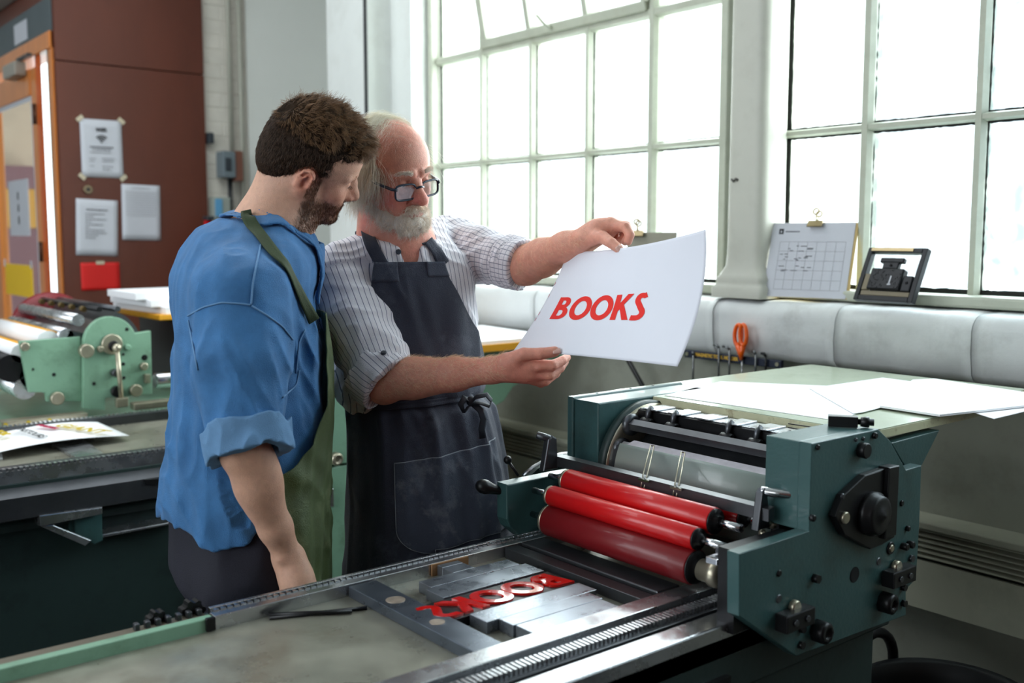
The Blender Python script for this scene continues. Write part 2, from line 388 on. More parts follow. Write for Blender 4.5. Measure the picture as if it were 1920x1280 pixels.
# cased column between the windows
cm = st('trim_3'); cx, cy = 2.52, 1.95
def sq(r, z, cr): return [(cx + sx * (r - cr) + cr * math.cos(a), cy + .0 + sy * (r - cr) + cr * math.sin(a), z) for sx, sy, a0 in ((1, 1, 0), (-1, 1, PI / 2), (-1, -1, PI), (1, -1, 1.5 * PI)) for a in np.linspace(a0, a0 + PI / 2, 5)]
G = [sq(r, z, cr) for r, z, cr in ((.094, 1.316, .01), (.094, 1.345, .01), (.088, 1.352, .012), (.084, 1.362, .014), (.086, 1.372, .014), (.080, 1.384, .02), (.071, 1.41, .03), (.068, 1.45, .030), (.067, 1.9, .031), (.067, 3.5, .031))]
MB().grid(G, wrap=True).build('column', mat('grey_column_paint', srgb(186, 186, 176), rough=.5, var=.05, scale=6, dirt=srgb(140, 138, 126), dirt_amt=.15, dscale=9), cm)
c0 = at_x(1378, 338, cx - .0675); MB().tube([c0 + np.array([-.001, -.012, 0]), c0 + np.array([-.002, -.006, .004]), c0 + np.array([-.002, .004, -.002]), c0 + np.array([-.001, .012, .003])], .004, 5).build('chipped_screw', mat('dull_iron', srgb(86, 84, 80), rough=.5, metal=.6), cm)
# cable down the corner beside the window
tag(MB().tube([(2.335, 3.90 + .02 * 0 - .012, z) for z in np.linspace(.9, 3.45, 12)], .008, 8).build('cable', mat('black_cable', srgb(28, 30, 32), rough=.5)), 'black cable running down the white pier left of the big window', 'cable')

# ---- back wall: white brickwork, pipes, board, notices
wb = st('wall_back')
MB().box(1.475, 3.0, 5.22, 5.40, 0, 3.5).build('wall_surface', M_grey, wb)
bm_ = mat('painted_brick', srgb(204, 200, 190), rough=.75, var=.12, scale=6, bump=.4, bscale=40)
k = 0; z = .02
while z < 3.45:
    off = .0 if k % 2 else .115; y = 5.22; x = 2.15 + rnd.uniform(-.008, .012) - 0.0
    xs = [x, 2.15 + off * .5 + .10, 2.388]
    for i in range(2): MB().box(xs[i] + .002, xs[i + 1] - .002, 5.195 + rnd.uniform(0, .002), 5.225, z, z + .066, bev=.004).build('brick', bm_, wb)
    z += .074; k += 1
MB().box(2.39, 2.93, 5.185, 5.225, 0, 3.5, bev=.003).build('wall_surface', M_grey, wb)
for px_ in (432, 452):
    a = at_y(px_, 200, 5.18); tag(MB().cyl((a[0], 5.178, 1.9 if px_ < 440 else .9), (a[0], 5.178, 3.45), .011 if px_ < 440 else .013).build('conduit', mat('painted_conduit', srgb(158, 158, 146), rough=.5)), 'thin painted pipe above the grey switch box' if px_ < 440 else 'longer painted pipe just right of the grey switch box', 'pipe')
M_board = mat('reddish_brown_board', srgb(92, 44, 29), rough=.5, var=.22, scale=3.0, bump=.15, bscale=9, stretch=(1, 1, .35), dirt=srgb(68, 32, 22), dirt_amt=.5, dscale=2.2)
MB().box(1.425, 2.145, 5.17, 5.22, 0, 2.318, bev=.002).build('panel', M_board, wb); MB().box(1.425, 2.145, 5.17, 5.22, 2.323, 3.3, bev=.002).build('panel', M_board, wb)
MB().box(2.145, 2.39, 5.199, 5.22, 0, 3.5).build('mortar', bm_, wb)
M_pap = mat('notice_paper', srgb(196, 198, 206), rough=.8, var=.03); M_ink = mat('grey_ink', srgb(92, 92, 98), rough=.8); M_blk = mat('black_ink', srgb(34, 34, 38), rough=.7); M_tape = mat('masking_tape', srgb(196, 184, 160), rough=.7)
def poster(name, label, x0, z1, x1, z0, m, cat='notice', tilt=0.0, th=.0012):
    w, h = x1 - x0, z1 - z0; cxp, czp = (x0 + x1) / 2, (z0 + z1) / 2
    root = thing(name, label, cat, (cxp, 5.168, czp)); 
    M = Matrix.Translation((cxp, 5.1675, czp)) @ Matrix.Rotation(tilt, 4, 'Y')
    G = [[M @ Vector((w * (u - .5), -.004 * math.sin(u * PI * 2 + 1) * (.3 + v) * .5 - .0015, h * (.5 - v))) for u in np.linspace(0, 1, 9)] for v in np.linspace(0, 1, 9)]
    sheet(G, th).build('sheet', m, root); return root, M, w, h
def lines(root, M, w, h, rows, m, seed=0):
    r = random.Random(seed); 
    for (x, z, l, t) in rows:
        b = MB(); xx = x
        while xx < x + l:
            wl = r.uniform(.006, .016); b.box(xx, min(xx + wl, x + l), -.0046, -.0042, z - t / 2, z + t / 2); xx += wl + .003
        b.v = [tuple(M @ Vector(v)) for v in b.v]; b.build('text_line', m, root)
rt_, M, w, h = poster('wifi_notice', 'white taped notice with a black wireless symbol, upper left on the brown board', 1.52, 2.058, 1.715, 1.783, M_pap)
for k, r_ in enumerate((.012, .022, .032)):
    b = MB(); b.tube([M @ Vector((r_ * math.sin(a), -.006, .030 + r_ * math.cos(a) + .0)) for a in np.linspace(-.85, .85, 9)], .0026, 4); b.build('wireless_symbol', M_blk, rt_)
MB().sphere(M @ Vector((0, -.006, .030)), .004, 8).build('wireless_symbol', M_blk, rt_)
link_mesh('lettering', text_mesh('WiFi', .026, M @ Matrix.Translation((0, -.0062, .088)) @ Matrix.Rotation(PI / 2, 4, 'X'), bold=.001), M_blk, rt_)
lines(rt_, M, w, h, [(-.055, .006, .11, .007), (-.045, -.006, .09, .004), (-.055, -.020, .10, .003), (-.06, -.05, .03, .003), (.0, -.048, .06, .003), (-.06, -.062, .025, .003), (0, -.060, .055, .003), (-.06, -.086, .02, .003), (.0, -.086, .05, .003), (0, -.1, .04, .003)], M_ink, 1)
for sx in (-1, 1):
    for sz in (-1, 1):
        b = MB().box(-.018, .018, -.0065, -.0055, -.010, .010); MM = M @ Matrix.Translation((sx * w / 2, 0, sz * h / 2)) @ Matrix.Rotation(sx * sz * .7, 4, 'Y'); b.v = [tuple(MM @ Vector(v)) for v in b.v]; b.build('tape', M_tape, rt_)
rt_, M, w, h = poster('notice_sheet', 'white printed sheet, lower left on the brown board beneath the wireless notice', 1.482, 1.675, 1.678, 1.405, M_pap, tilt=.04)
lines(rt_, M, w, h, [(-.05, .085, .10, .006)] + [(-.055, .065 - .013 * i, (.09, .04, .10, .03, .085, .02, .09, .1, .06, .05)[i], .0035) for i in range(10)], M_ink, 2)
rt_, M, w, h = poster('notice_sheet', 'white printed table of rows, right of the other notices on the brown board', 1.702, 1.752, 1.892, 1.479, M_pap, tilt=.02)
lines(rt_, M, w, h, [(-.045, .120, .09, .004)] + [(-.075, .100 - .0115 * i, .15, .002) for i in range(11)], mat('pale_ink', srgb(150, 150, 156), rough=.8), 3)
rt_, M, w, h = poster('red_card', 'plain red card pinned at the foot of the brown board', 1.495, 1.37, 1.680, 1.236, mat('red_card', srgb(205, 22, 18), rough=.6))
b = MB().box(-.02, .02, -.0065, -.0055, -.008, .008); b.v = [tuple(M @ Matrix.Translation((0, 0, h / 2)) @ Vector(v)) for v in b.v]; b.build('tape', M_tape, rt_)
t = thing('round_badge', 'small round metal badge between the notices on the brown board', 'badge')
MB().cyl((1.545, 5.17, 1.722), (1.545, 5.160, 1.722), .022, bev=.003).build('disc', mat('dull_brass', srgb(120, 104, 84), rough=.35, metal=.8), t); MB().cyl((1.545, 5.161, 1.722), (1.545, 5.157, 1.722), .009).build('keyhole_cover', M_blk, t)
M_bx = mat('grey_enamel', srgb(104, 116, 122), rough=.4, var=.1); M_bxd = mat('dark_enamel', srgb(48, 54, 60), rough=.4)
t = thing('switch_box', 'grey electrical switch box with dark window, brown side, on the white bricks', 'switch box')
MB().box(2.20, 2.27, 5.09, 5.18, 1.80, 1.935, bev=.006).build('box_body', M_bx, t); MB().box(2.212, 2.243, 5.083, 5.092, 1.835, 1.90, bev=.003).build('switch_window', M_bxd, t)
MB().box(2.272, 2.315, 5.10, 5.185, 1.785, 1.94, bev=.004).build('backing_block', mat('brown_wood_block', srgb(112, 72, 58), rough=.6), t)
MB().tube([(2.262, 5.15, 1.80), (2.262, 5.155, 1.60), (2.264, 5.15, 1.35)], .013, 8).build('feed_cable', mat('black_cable', srgb(28, 30, 32)), t)
tag(MB().box(2.152, 2.182, 5.15, 5.20, 1.975, 2.03, bev=.004).build('light_switch', M_bxd), 'small dark wall switch at the edge of the brown board', 'switch')
t = thing('control_panel', 'pale grey control panel with a blue label, below the switch box', 'panel')
MB().box(2.16, 2.248, 5.12, 5.19, 1.56, 1.70, bev=.006).build('box_body', mat('pale_enamel', srgb(150, 158, 150), rough=.4), t); MB().box(2.163, 2.20, 5.112, 5.121, 1.60, 1.69).build('blue_label', mat('blue_label', srgb(88, 150, 190), rough=.5), t)
t = thing('fire_extinguisher', 'red fire extinguisher at the right edge of the brown board', 'extinguisher')
MB().lathe((2.11, 5.09, 1.05), (2.11, 5.09, 1.62), [(0, .062), (.01, .07), (.40, .07), (.45, .055), (.49, .022), (.53, .02)], 20).build('cylinder', mat('red_enamel', srgb(176, 22, 30), rough=.3), t)
MB().box(2.09, 2.13, 5.05, 5.11, 1.58, 1.60, bev=.003).build('handle', M_bxd, t)
t = thing('wall_hook', 'dark wall hook holding cables on the white wall between the men', 'hook')
for dx in (0, .03, .055): MB().tube([(2.52 + dx, 5.18, 1.33), (2.52 + dx, 5.14, 1.335), (2.525 + dx, 5.13, 1.38)], .006, 6).build('prong', M_bxd, t)
MB().box(2.50, 2.60, 5.17, 5.19, 1.31, 1.35, bev=.003).build('hook_plate', M_bxd, t)

# ---- doorway at the left end of the back wall
wl_ = st('wall_left'); DX = 1.42
M_dgrey = mat('blue_grey_beam', srgb(84, 94, 98), rough=.6, var=.08)
MB().box(DX, DX + .12, 5.20, 7.6, 2.46, 2.62).build('beam', M_dgrey, wl_)
MB().box(DX, DX + .12, 5.20, 7.6, 2.62, 3.5).build('upper_wall', M_board, wl_)
MB().box(DX, DX + .12, 6.75, 8.6, 0, 2.46).build('wall_surface', M_grey, wl_)
M_org = mat('orange_varnished_wood', srgb(214, 128, 58), rough=.35, var=.16, scale=7, stretch=(4, 4, .4), coat=.2); M_org2 = mat('deep_orange_wood', srgb(205, 88, 20), rough=.4, var=.1)
d1 = st('door_1')
MB().box(DX - .004, DX + .02, 5.205, 5.262, 0, 2.46, bev=.003).build('door_frame', M_org, d1)
MB().box(DX - .012, DX + .10, 5.205, 6.75, 2.38, 2.46, bev=.004).build('door_frame', M_org, d1)
MB().box(DX - .004, DX + .008, 5.43, 5.497, 0, 2.38, bev=.003).build('mullion', M_org2, d1)
MB().box(DX - .002, DX + .010, 5.263, 5.29, 0, 2.38).build('mullion', mat('brown_post', srgb(120, 92, 72), rough=.5), d1)
MB().box(DX + .003, DX + .006, 5.29, 5.43, .1, 2.38).build('pane', M_glass, d1)
# the door leaf, set with glass
MB().box(DX - .004, DX + .018, 5.50, 5.59, .0, 2.33, bev=.003).build('door_stile', M_org, d1)
MB().box(DX - .01, DX + .035, 6.36, 6.60, 0, 2.33, bev=.004).build('door_stile', M_org, d1)
MB().box(DX - .01, DX + .035, 5.60, 6.36, 2.20, 2.33, bev=.004).build('door_rail', M_org, d1)
MB().box(DX - .01, DX + .035, 5.60, 6.36, 0, .35, bev=.004).build('door_rail', M_org, d1)
MB().box(DX + .004, DX + .008, 5.59, 6.36, .35, 2.20).build('pane', M_glass, d1)
MB().box(DX - .002, DX + .003, 5.59, 5.612, .35, 2.20).build('glazing_bead', M_pap, d1)
MB().box(DX - .002, DX + .003, 5.612, 6.36, 2.178, 2.20).build('glazing_bead', M_pap, d1)
for z in (2.10, 1.42): MB().cyl((DX - .015, 5.505, z - .05), (DX - .015, 5.505, z + .05), .009).build('hinge', mat('dark_bronze', srgb(84, 52, 34), rough=.4, metal=.5), d1)
t = thing('door_closer', 'grey door closer box above the glazed orange door', 'door closer')
MB().box(DX - .07, DX - .012, 5.62, 5.86, 2.30, 2.37, bev=.008).build('closer_body', mat('warm_grey_enamel', srgb(150, 144, 134), rough=.4), t); MB().box(DX - .05, DX - .03, 5.44, 5.66, 2.372, 2.385).build('closer_arm', M_bxd, t)
tag(MB().box(DX - .004, DX, 5.62, 5.86, 2.48, 2.58).build('beam_notice', M_pap), 'small white notice on the grey beam over the door', 'notice')
t = thing('wall_clock_box', 'pale box high on the wall at the top left', 'box'); MB().box(DX - .08, DX, 5.72, 6.5, 2.70, 2.95, bev=.008).build('box_body', mat('pale_grey_box', srgb(178, 180, 178), rough=.5), t); MB().box(DX - .084, DX - .078, 5.75, 5.84, 2.74, 2.9).build('side_cap', M_bxd, t)
t = thing('door_sign', 'white sign with three dark characters on the door glass', 'sign'); yy = [at_x(x_, 380, DX)[1] for x_ in (18, 54)]
MB().box(DX - .003, DX + .001, yy[1], yy[0], 1.50, 1.795).build('sheet', M_pap, t)
for k, ch in enumerate('SIS'): link_mesh('lettering', text_mesh('808'[k], .055, frame_m((DX - .0042, (yy[0] + yy[1]) / 2, 1.71 - .065 * k), (0, -1, 0), (0, 0, 1)), bold=.002), M_blk, t)
t = thing('yellow_sheet', 'yellow sheet taped to the door glass', 'notice'); yy = [at_x(x_, 520, DX)[1] for x_ in (11, 60)]
MB().box(DX - .001, DX + .004, yy[1], yy[0], 1.175, 1.345).build('sheet', mat('yellow_paper', srgb(240, 196, 30), rough=.6), t)
for y_ in yy: MB().box(DX - .003, DX - .001, y_ - .015, y_ + .015, 1.33, 1.37).build('tape', M_pap, t)
# what shows through the door: a lobby wall with a shelf
MB().box(1.55, 1.895, 7.4, 7.5, 0, 3.5).build('wall_far', mat('beige_lobby_wall', srgb(190, 170, 150), rough=.7, var=.2, scale=2), None, 'structure')
t = thing('lobby_shelf', 'yellow and purple shelf unit seen through the door glass', 'shelf')
MB().box(1.60, 1.86, 7.2, 7.39, 0, 1.95, bev=.01).build('carcass', mat('plum_shelf', srgb(120, 84, 92), rough=.5), t); MB().box(1.62, 1.84, 7.18, 7.199, 1.55, 1.80, bev=.004).build('yellow_panel', mat('ochre_panel', srgb(190, 140, 50), rough=.5), t)
# the rest of the shop behind the eye
lw = st('wall_far_side')
MB().box(-4.4, -4.2, -2.4, 8.6, 0, 1.15).build('lower_wall', M_grey, lw); MB().box(-4.4, -4.2, -2.4, 8.6, 2.9, 3.5).build('upper_wall', M_grey, lw)
for a, b in ((-2.4, -1.6), (2.6, 3.2), (5.2, 8.6)): MB().box(-4.4, -4.2, a, b, 1.15, 2.9).build('pier', M_grey, lw)
MB().box(-4.4, 3.2, -2.6, -2.4, 0, 3.5).build('wall_near', M_board, None, 'structure')
MB().box(-4.4, 1.42, 8.5, 8.6, 0, 3.5).build('wall_end', M_grey, None, 'structure')
# ================================================================ presses
M_green = mat('dark_green_enamel', srgb(58, 90, 90), rough=.34, var=.10, scale=7, bump=.12, bscale=160, dirt=srgb(48, 66, 60), dirt_amt=.5, dscale=9, coat=.15)
M_grlt = mat('mint_green_enamel', srgb(132, 172, 146), rough=.4, var=.10, scale=6, bump=.12, bscale=120, dirt=srgb(92, 116, 92), dirt_amt=.5, dscale=10)
M_grdk = mat('deep_green_enamel', srgb(40, 56, 54), rough=.45, var=.16, scale=4, bump=.1, bscale=60, dirt=srgb(20, 26, 26), dirt_amt=.6, dscale=5)  # darkest green, for castings, bases and guard plates
M_steel = mat('worn_steel', srgb(196, 198, 202), rough=.27, metal=.92, var=.14, scale=14, rvar=.12, bump=.06, bscale=300, dirt=srgb(120, 116, 110), dirt_amt=.25, dscale=12)
M_bed = mat('stained_bed_steel', srgb(160, 158, 144), rough=.34, metal=.45, var=.18, scale=9, rvar=.12, dirt=srgb(124, 112, 90), dirt_amt=.45, dscale=7)
M_dst = mat('dark_machine_steel', srgb(86, 88, 92), rough=.32, metal=.75, var=.2, scale=12, dirt=srgb(54, 50, 48), dirt_amt=.2, dscale=10)
M_black = mat('black_oiled_metal', srgb(30, 30, 32), rough=.34, metal=.4, var=.2, scale=20)
M_chr = mat('bright_chrome', srgb(205, 205, 208), rough=.14, metal=1.0)
M_nick = mat('aged_nickel', srgb(178, 170, 150), rough=.32, metal=.8, var=.15, scale=30)
M_red = mat('red_rubber', srgb(206, 18, 22), rough=.36, coat=.35, var=.05, scale=10)
M_redd = mat('deep_red_rubber', srgb(120, 18, 24), rough=.42, coat=.2, var=.05, scale=10)
M_cream = mat('cream_board_edge', srgb(206, 204, 168), rough=.45, var=.12, scale=20, dirt=srgb(120, 86, 50), dirt_amt=.6, dscale=24)
M_board2 = mat('pale_green_laminate', srgb(186, 196, 172), rough=.22, var=.06, scale=10, dirt=srgb(150, 156, 130), dirt_amt=.3, dscale=16, coat=.3)
M_paper = mat('white_paper', srgb(240, 240, 243), rough=.8, var=.015)
M_gl2 = mat('grey_packing_sheet', srgb(142, 152, 146), rough=.3, var=.08, coat=.3)
M_letter = mat('inked_letter', srgb(226, 24, 14), rough=.10, coat=1.0, var=.04, ior=2.3)
M_letter.node_tree.nodes['Principled BSDF'].inputs['Coat IOR'].default_value = 2.2
M_furn = mat('type_metal', srgb(150, 156, 166), rough=.3, metal=.85, var=.18, scale=18, rvar=.1, bump=.05, bscale=240, dirt=srgb(110, 108, 104), dirt_amt=.25, dscale=14)
M_wood = mat('old_type_wood', srgb(150, 112, 78), rough=.5, var=.25, scale=12, stretch=(.3, 3, 3))
M_yel = mat('yellow_board_edge', srgb(228, 160, 30), rough=.45, var=.12, scale=8)
def pxz(pts, z): return [tuple(at_z(x, y, z)[:2]) for x, y in pts]
def pxy(pts, Y): return [(at_y(x, y, Y)[0], at_y(x, y, Y)[2]) for x, y in pts]
# ---- letter shapes (flat outlines with holes)
def arc(cx, cy, rx, ry, a0, a1, n=14): return [(cx + rx * math.cos(math.radians(a0 + (a1 - a0) * i / n)), cy + ry * math.sin(math.radians(a0 + (a1 - a0) * i / n))) for i in range(n + 1)]
GLY = {}
GLY['O'] = (.80, [arc(.40, .5, .42, .52, 0, 360, 36)[:-1], arc(.40, .5, .225, .315, 0, -360, 36)[:-1]])
GLY['B'] = (.62, [[(0, 0)] + arc(.31, .285, .285, .285, -90, 62) + arc(.30, .755, .235, .245, -38, 90) + [(0, 1)],
                  [(.195, .42), (.30, .42)] + arc(.30, .290, .095, .130, 90, -90, 8) + [(.195, .16)], [(.195, .85), (.28, .85)] + arc(.28, .755, .065, .095, 90, -90, 8)[1:] + [(.195, .66)]])
GLY['K'] = (.64, [[(0, 0), (.20, 0), (.20, .34), (.25, .42), (.43, 0), (.655, 0), (.36, .60), (.66, 1), (.43, 1), (.20, .66), (.20, 1), (0, 1)]])
def sgl():
    c = arc(.245, .27, .185, .19, -135, 60, 12) + arc(.245, .745, .150, .165, 240, 45, 12)
    c = [(.02, .085)] + [(.10, .075)] + arc(.20, .265, .19, .19, -95, 48, 12) + arc(.30, .745, .15, .165, 225, 60, 12) + [(.46, .925)]
    L_ = []; R_ = []
    for i, p in enumerate(c):
        q = c[min(i + 1, len(c) - 1)]; o = c[max(i - 1, 0)]; dx, dy = q[0] - o[0], q[1] - o[1]; l = math.hypot(dx, dy); n = (-dy / l * .097, dx / l * .097); L_.append((p[0] + n[0], p[1] + n[1])); R_.append((p[0] - n[0], p[1] - n[1]))
    return L_ + R_[::-1]
GLY['S'] = (.50, [sgl()])
def glyph_mesh(ch, depth):
    """flat letter, unit height, extruded by depth, subdivided so it can follow a curved sheet"""
    cu = bpy.data.curves.new('g', 'CURVE'); cu.dimensions = '2D'; cu.fill_mode = 'BOTH'; cu.extrude = depth / 2
    for pl in GLY[ch][1]:
        s = cu.splines.new('POLY'); s.points.add(len(pl) - 1); s.use_cyclic_u = True
        for i, p in enumerate(pl): s.points[i].co = (p[0], p[1], 0, 1)
    o = bpy.data.objects.new('g', cu); COL.objects.link(o); bpy.context.view_layer.update()
    me = bpy.data.meshes.new_from_object(o.evaluated_get(bpy.context.evaluated_depsgraph_get())); bpy.data.objects.remove(o)
    bm = bmesh.new(); bm.from_mesh(me); bmesh.ops.remove_doubles(bm, verts=bm.verts, dist=1e-5)
    bmesh.ops.triangulate(bm, faces=bm.faces); 
    ed = [e for e in bm.edges if e.calc_length() > .12]; bmesh.ops.subdivide_edges(bm, edges=ed, cuts=2); bmesh.ops.triangulate(bm, faces=bm.faces)
    return bm
WORD = []; _x = 0
for ch_ in 'BOOKS': WORD.append((ch_, _x)); _x += GLY[ch_][0] + .055
WLEN = _x - .055

# ---------------------------------------------------------------- the proofing press in front
P1 = thing('proofing_press', 'dark green proofing press with red ink rollers in the foreground', 'printing press')
RZ = .920
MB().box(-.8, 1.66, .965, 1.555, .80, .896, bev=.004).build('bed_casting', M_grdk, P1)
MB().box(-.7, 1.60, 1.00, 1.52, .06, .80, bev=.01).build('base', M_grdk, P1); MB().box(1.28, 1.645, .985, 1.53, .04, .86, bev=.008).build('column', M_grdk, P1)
MB().box(-.8, 1.55, 1.112, 1.468, .8965, .8985).build('bed_plate', M_bed, P1)
MB().box(.600, 1.60, 1.468, 1.489, .80, RZ, bev=.0012).build('rail', M_steel, P1)
MB().box(-.8, .599, 1.468, 1.486, .80, RZ - .001, bev=.002).build('far_rail', M_grlt, P1)
MB().box(.606, 1.60, 1.489, 1.506, .85, RZ - .004).build('rack_bar', M_dst, P1)
bm0 = bmesh.new()
vv = [bm0.verts.new(c) for c in ((-.0046, 0, .0), (.0046, 0, .0), (.0, .012, 0), (-.0046, 0, .006), (.0046, 0, .006), (.0, .012, .006))]
for f_ in ((2, 1, 0), (3, 4, 5), (0, 1, 4, 3), (1, 2, 5, 4), (2, 0, 3, 5)): bm0.faces.new([vv[i] for i in f_])
tooth = bpy.data.meshes.new('tooth'); bm0.to_mesh(tooth); bm0.free(); tooth.materials.append(M_steel)
x = .612; rb = MB().box(.606, 1.60, 1.500, 1.508, .85, RZ + .0022, bev=.001).build('rack', M_steel, P1)
while x < 1.30:
    o = bpy.data.objects.new('tooth', tooth); COL.objects.link(o); o.parent = P1; o.matrix_parent_inverse = Matrix(); o.location = (x, 1.4885, RZ - .004); x += .0112
MB().box(-.8, .600, 1.487, 1.520, .82, RZ - .006, bev=.003).build('far_rail_lip', mat('brown_grey_steel', srgb(118, 110, 96), rough=.4, metal=.4, var=.1), P1)
MB().box(.585, .60, 1.462, 1.47, .90, .921, bev=.002).build('rail_stop', M_black, P1)
# small pinions where the rack begins
for i, (gx, r_) in enumerate(((.53, .016), (.585, .020))):
    pr = []
    for k in range(28):
        a = 2 * PI * k / 28; rr = r_ if k % 4 < 2 else r_ * .8; pr.append((gx + rr * math.cos(a), RZ - .004 + rr * math.sin(a)))
    MB().prism(pr, 'Y', 1.512, 1.530).build('pinion', M_black, P1)
for i in range(7): MB().box(.49 + i * .016, .498 + i * .016, 1.500, 1.512, RZ - .012, RZ + .004, bev=.002).build('pinion_tooth', M_dst, P1)
# near side: inner rail, fine rack, outer rail
MB().box(-.8, 1.60, 1.072, 1.112, .80, RZ, bev=.0015).build('rail', M_steel, P1)
MB().box(-.8, 1.60, 1.022, 1.072, .80, RZ - .010, bev=.001).build('rack_bar', M_dst, P1)
fr = MB(); x = .3
while x < 1.45:
    fr.box(x, x + .0042, 1.030, 1.052, RZ - .010, RZ - .001); x += .0084
tag(fr.build('fine_rack', M_steel, P1), kind='stuff')
MB().box(-.8, 1.60, .965, 1.008, .86, RZ - .006, bev=.003).build('rail', M_steel, P1)
MB().prism([(-.8, .80), (1.20, .80), (1.20, .835), (-.8, .815)], 'Y', .955, .966).build('trim_strip', M_black, P1)
# ---- forme: bars and furniture locked round the letters
FZ = .9175
def rectpx(lf, rn, z=FZ): a = at_z(*lf, z); b = at_z(*rn, z); return a[0], b[0], b[1], a[1]
bar = thing('lockup_bar', 'dark steel lock-up bar lying across the press bed left of the letters', 'metal bar')
MB().prism([(.832, 1.112), (.832, 1.464), (.884, 1.464), (.884, 1.112)], 'Z', .8987, FZ, bev=.0012).build('bar_body', mat('blued_bar_steel', srgb(112, 120, 132), rough=.3, metal=.8, var=.1, scale=20, rvar=.06), bar)
for (a, b, r_) in ((.858, 1.36, .016), (.856, 1.24, .012)): MB().cyl((a, b, FZ - .001), (a, b, FZ + .0006), r_, n=20).build('worn_patch', mat('bare_patch', srgb(176, 160, 146), rough=.4, metal=.5, var=.3, scale=60), bar)
t = thing('steel_rod', 'thin black forked steel rod on the bed left of the lock-up bar', 'rod')
MB().tube([tuple(at_z(505, 1152, .903)), tuple(at_z(660, 1146, .903))], .004, 6).build('rod', M_black, t); MB().tube([tuple(at_z(505, 1158, .902)), tuple(at_z(688, 1139, .902))], .0035, 6).build('rod', M_black, t)
FUR = [('steel_furniture', 'small steel furniture block with pale wood edge by the far rail', (826, 1062), (892, 1064), M_furn), ('steel_furniture', 'short grey steel block second from the far rail of the bed', (846, 1071), (926, 1078), M_furn),
       ('steel_furniture', 'long steel strip farther from the red letters, on their upper side', (814, 1103), (1002, 1068), M_furn), ('steel_furniture', 'long steel strip touching the upper edge of the red letters', (836, 1121), (1050, 1080), M_furn),
       ('steel_furniture', 'long steel strip touching the lower edge of the red letters', (902, 1161), (1140, 1113), M_furn), ('steel_furniture', 'wide steel block second below the red letters', (952, 1168), (1152, 1130), M_furn), ('steel_furniture', 'wide steel block third below the letters, beside the near rail', (986, 1181), (1190, 1148), M_furn)]
rects = []
for nm, lb_, lf, rn, m_ in FUR:
    x0, x1, y0, y1 = rectpx(lf, rn); rects.append([x0, x1, y0, y1, nm, lb_, m_])
# keep the pieces side by side, without overlap
ylist = [(1.445, 1.462), (1.412, 1.444), (1.374, 1.411), (1.322, 1.373), (1.192, 1.236), (1.156, 1.191), (1.1135, 1.155)]
for r_, (ya, yb) in zip(rects, ylist): tag(MB().box(r_[0], min(r_[1], 1.163), ya, yb, .8987, FZ + rnd.uniform(-.0006, .0006), bev=.0008).build(r_[4], r_[6]), r_[5], 'furniture block', 'steel furniture around the letters')
tag(MB().box(1.0, 1.08, 1.4625, 1.4672, .8987, FZ + .002).build('wood_reglet', M_wood), 'thin pale wood strip against the far rail of the bed', 'wood strip')
end = thing('end_bar', 'dark steel bar across the bed just before the red rollers', 'metal bar'); MB().box(1.166, 1.196, 1.1135, 1.464, .8987, FZ + .001, bev=.001).build('bar_body', M_dst, end)
tag(MB().box(1.205, 1.26, 1.1135, 1.464, .8987, FZ + .004, bev=.002).build('end_plate', M_dst), 'wide dark plate on the bed beneath the lower red roller', 'metal plate')
# the letters: word reversed, each a separate piece of type on its block
x0w, x1w = 1.155, .876; hgt = .062; sc_ = (x0w - x1w) / (WLEN + .1)
for i, (ch_, xo) in enumerate(WORD):
    desc = ['B at the right end of the word', 'O next to the letter B', 'O next to the letter K', 'K between the O and the S', 'S at the left end of the word'][i]
    t = thing('type_letter', 'reversed type letter ' + desc + ' on the bed', 'type letter', group='reversed letters on the press bed')
    xa = x0w - (xo - .03) * sc_ - .01; xb = x0w - (xo + GLY[ch_][0] + .025) * sc_ - .01
    MB().box(xb + .0003, xa - .0003, 1.238, 1.3205, .8987, FZ - .0035).build('type_block', M_black if i not in (1, 2) else M_black, t)
    bm = glyph_mesh(ch_, .004)
    for v_ in bm.verts: c = v_.co.copy(); v_.co = (x0w - .012 - (xo + c.x + .20 * (c.y)) * sc_, 1.246 + c.y * hgt, FZ - .0015 + c.z)
    bmesh.ops.reverse_faces(bm, faces=bm.faces); MB().bm(bm).build('letter_face', M_letter, t)
# ---- carriage
CXc, CZc = 1.53, 1.03
plate = pxy([(1386, 1038), (1517, 995), (1522, 831), (1647, 804), (1669, 826), (1699, 881), (1728, 872), (1724, 985), (1718, 1085), (1699, 1105), (1699, 1153), (1493, 1230), (1386, 1155)], .93)
MB().prism(plate, 'Y', .93, .953, bev=.0015).build('near_side_plate', M_green, P1)
MB().box(1.354, 1.545, .953, 1.018, 1.035, 1.1775, bev=.002).build('near_housing', M_green, P1); MB().box(1.545, 1.66, .953, 1.0, .90, 1.10).build('near_housing_back', M_green, P1)
MB().box(1.20, 1.354, .953, .985, .90, 1.030).build('inner_plate', M_black, P1)
def on_plate(px, py, r, l=.010, m=None, nm='screw', hexa=False, y=.93, bev=.0015):
    a = at_y(px, py, y); b = MB()
    if hexa: b.lathe((a[0], y, a[2]), (a[0], y - l, a[2]), [(0, r), (l, r)], 6)
    else: b.cyl((a[0], y + .001, a[2]), (a[0], y - l, a[2]), r, bev=min(bev, r * .4), n=20)
    return b.build(nm, m or M_black, P1)
hub = pxy([(1552, 965), (1568, 925), (1608, 888), (1650, 874), (1666, 874), (1664, 1004), (1640, 1018), (1618, 1026), (1570, 1000)], .93)
MB().prism(hub, 'Y', .916, .930, bev=.002).build('hub_bracket', M_black, P1)
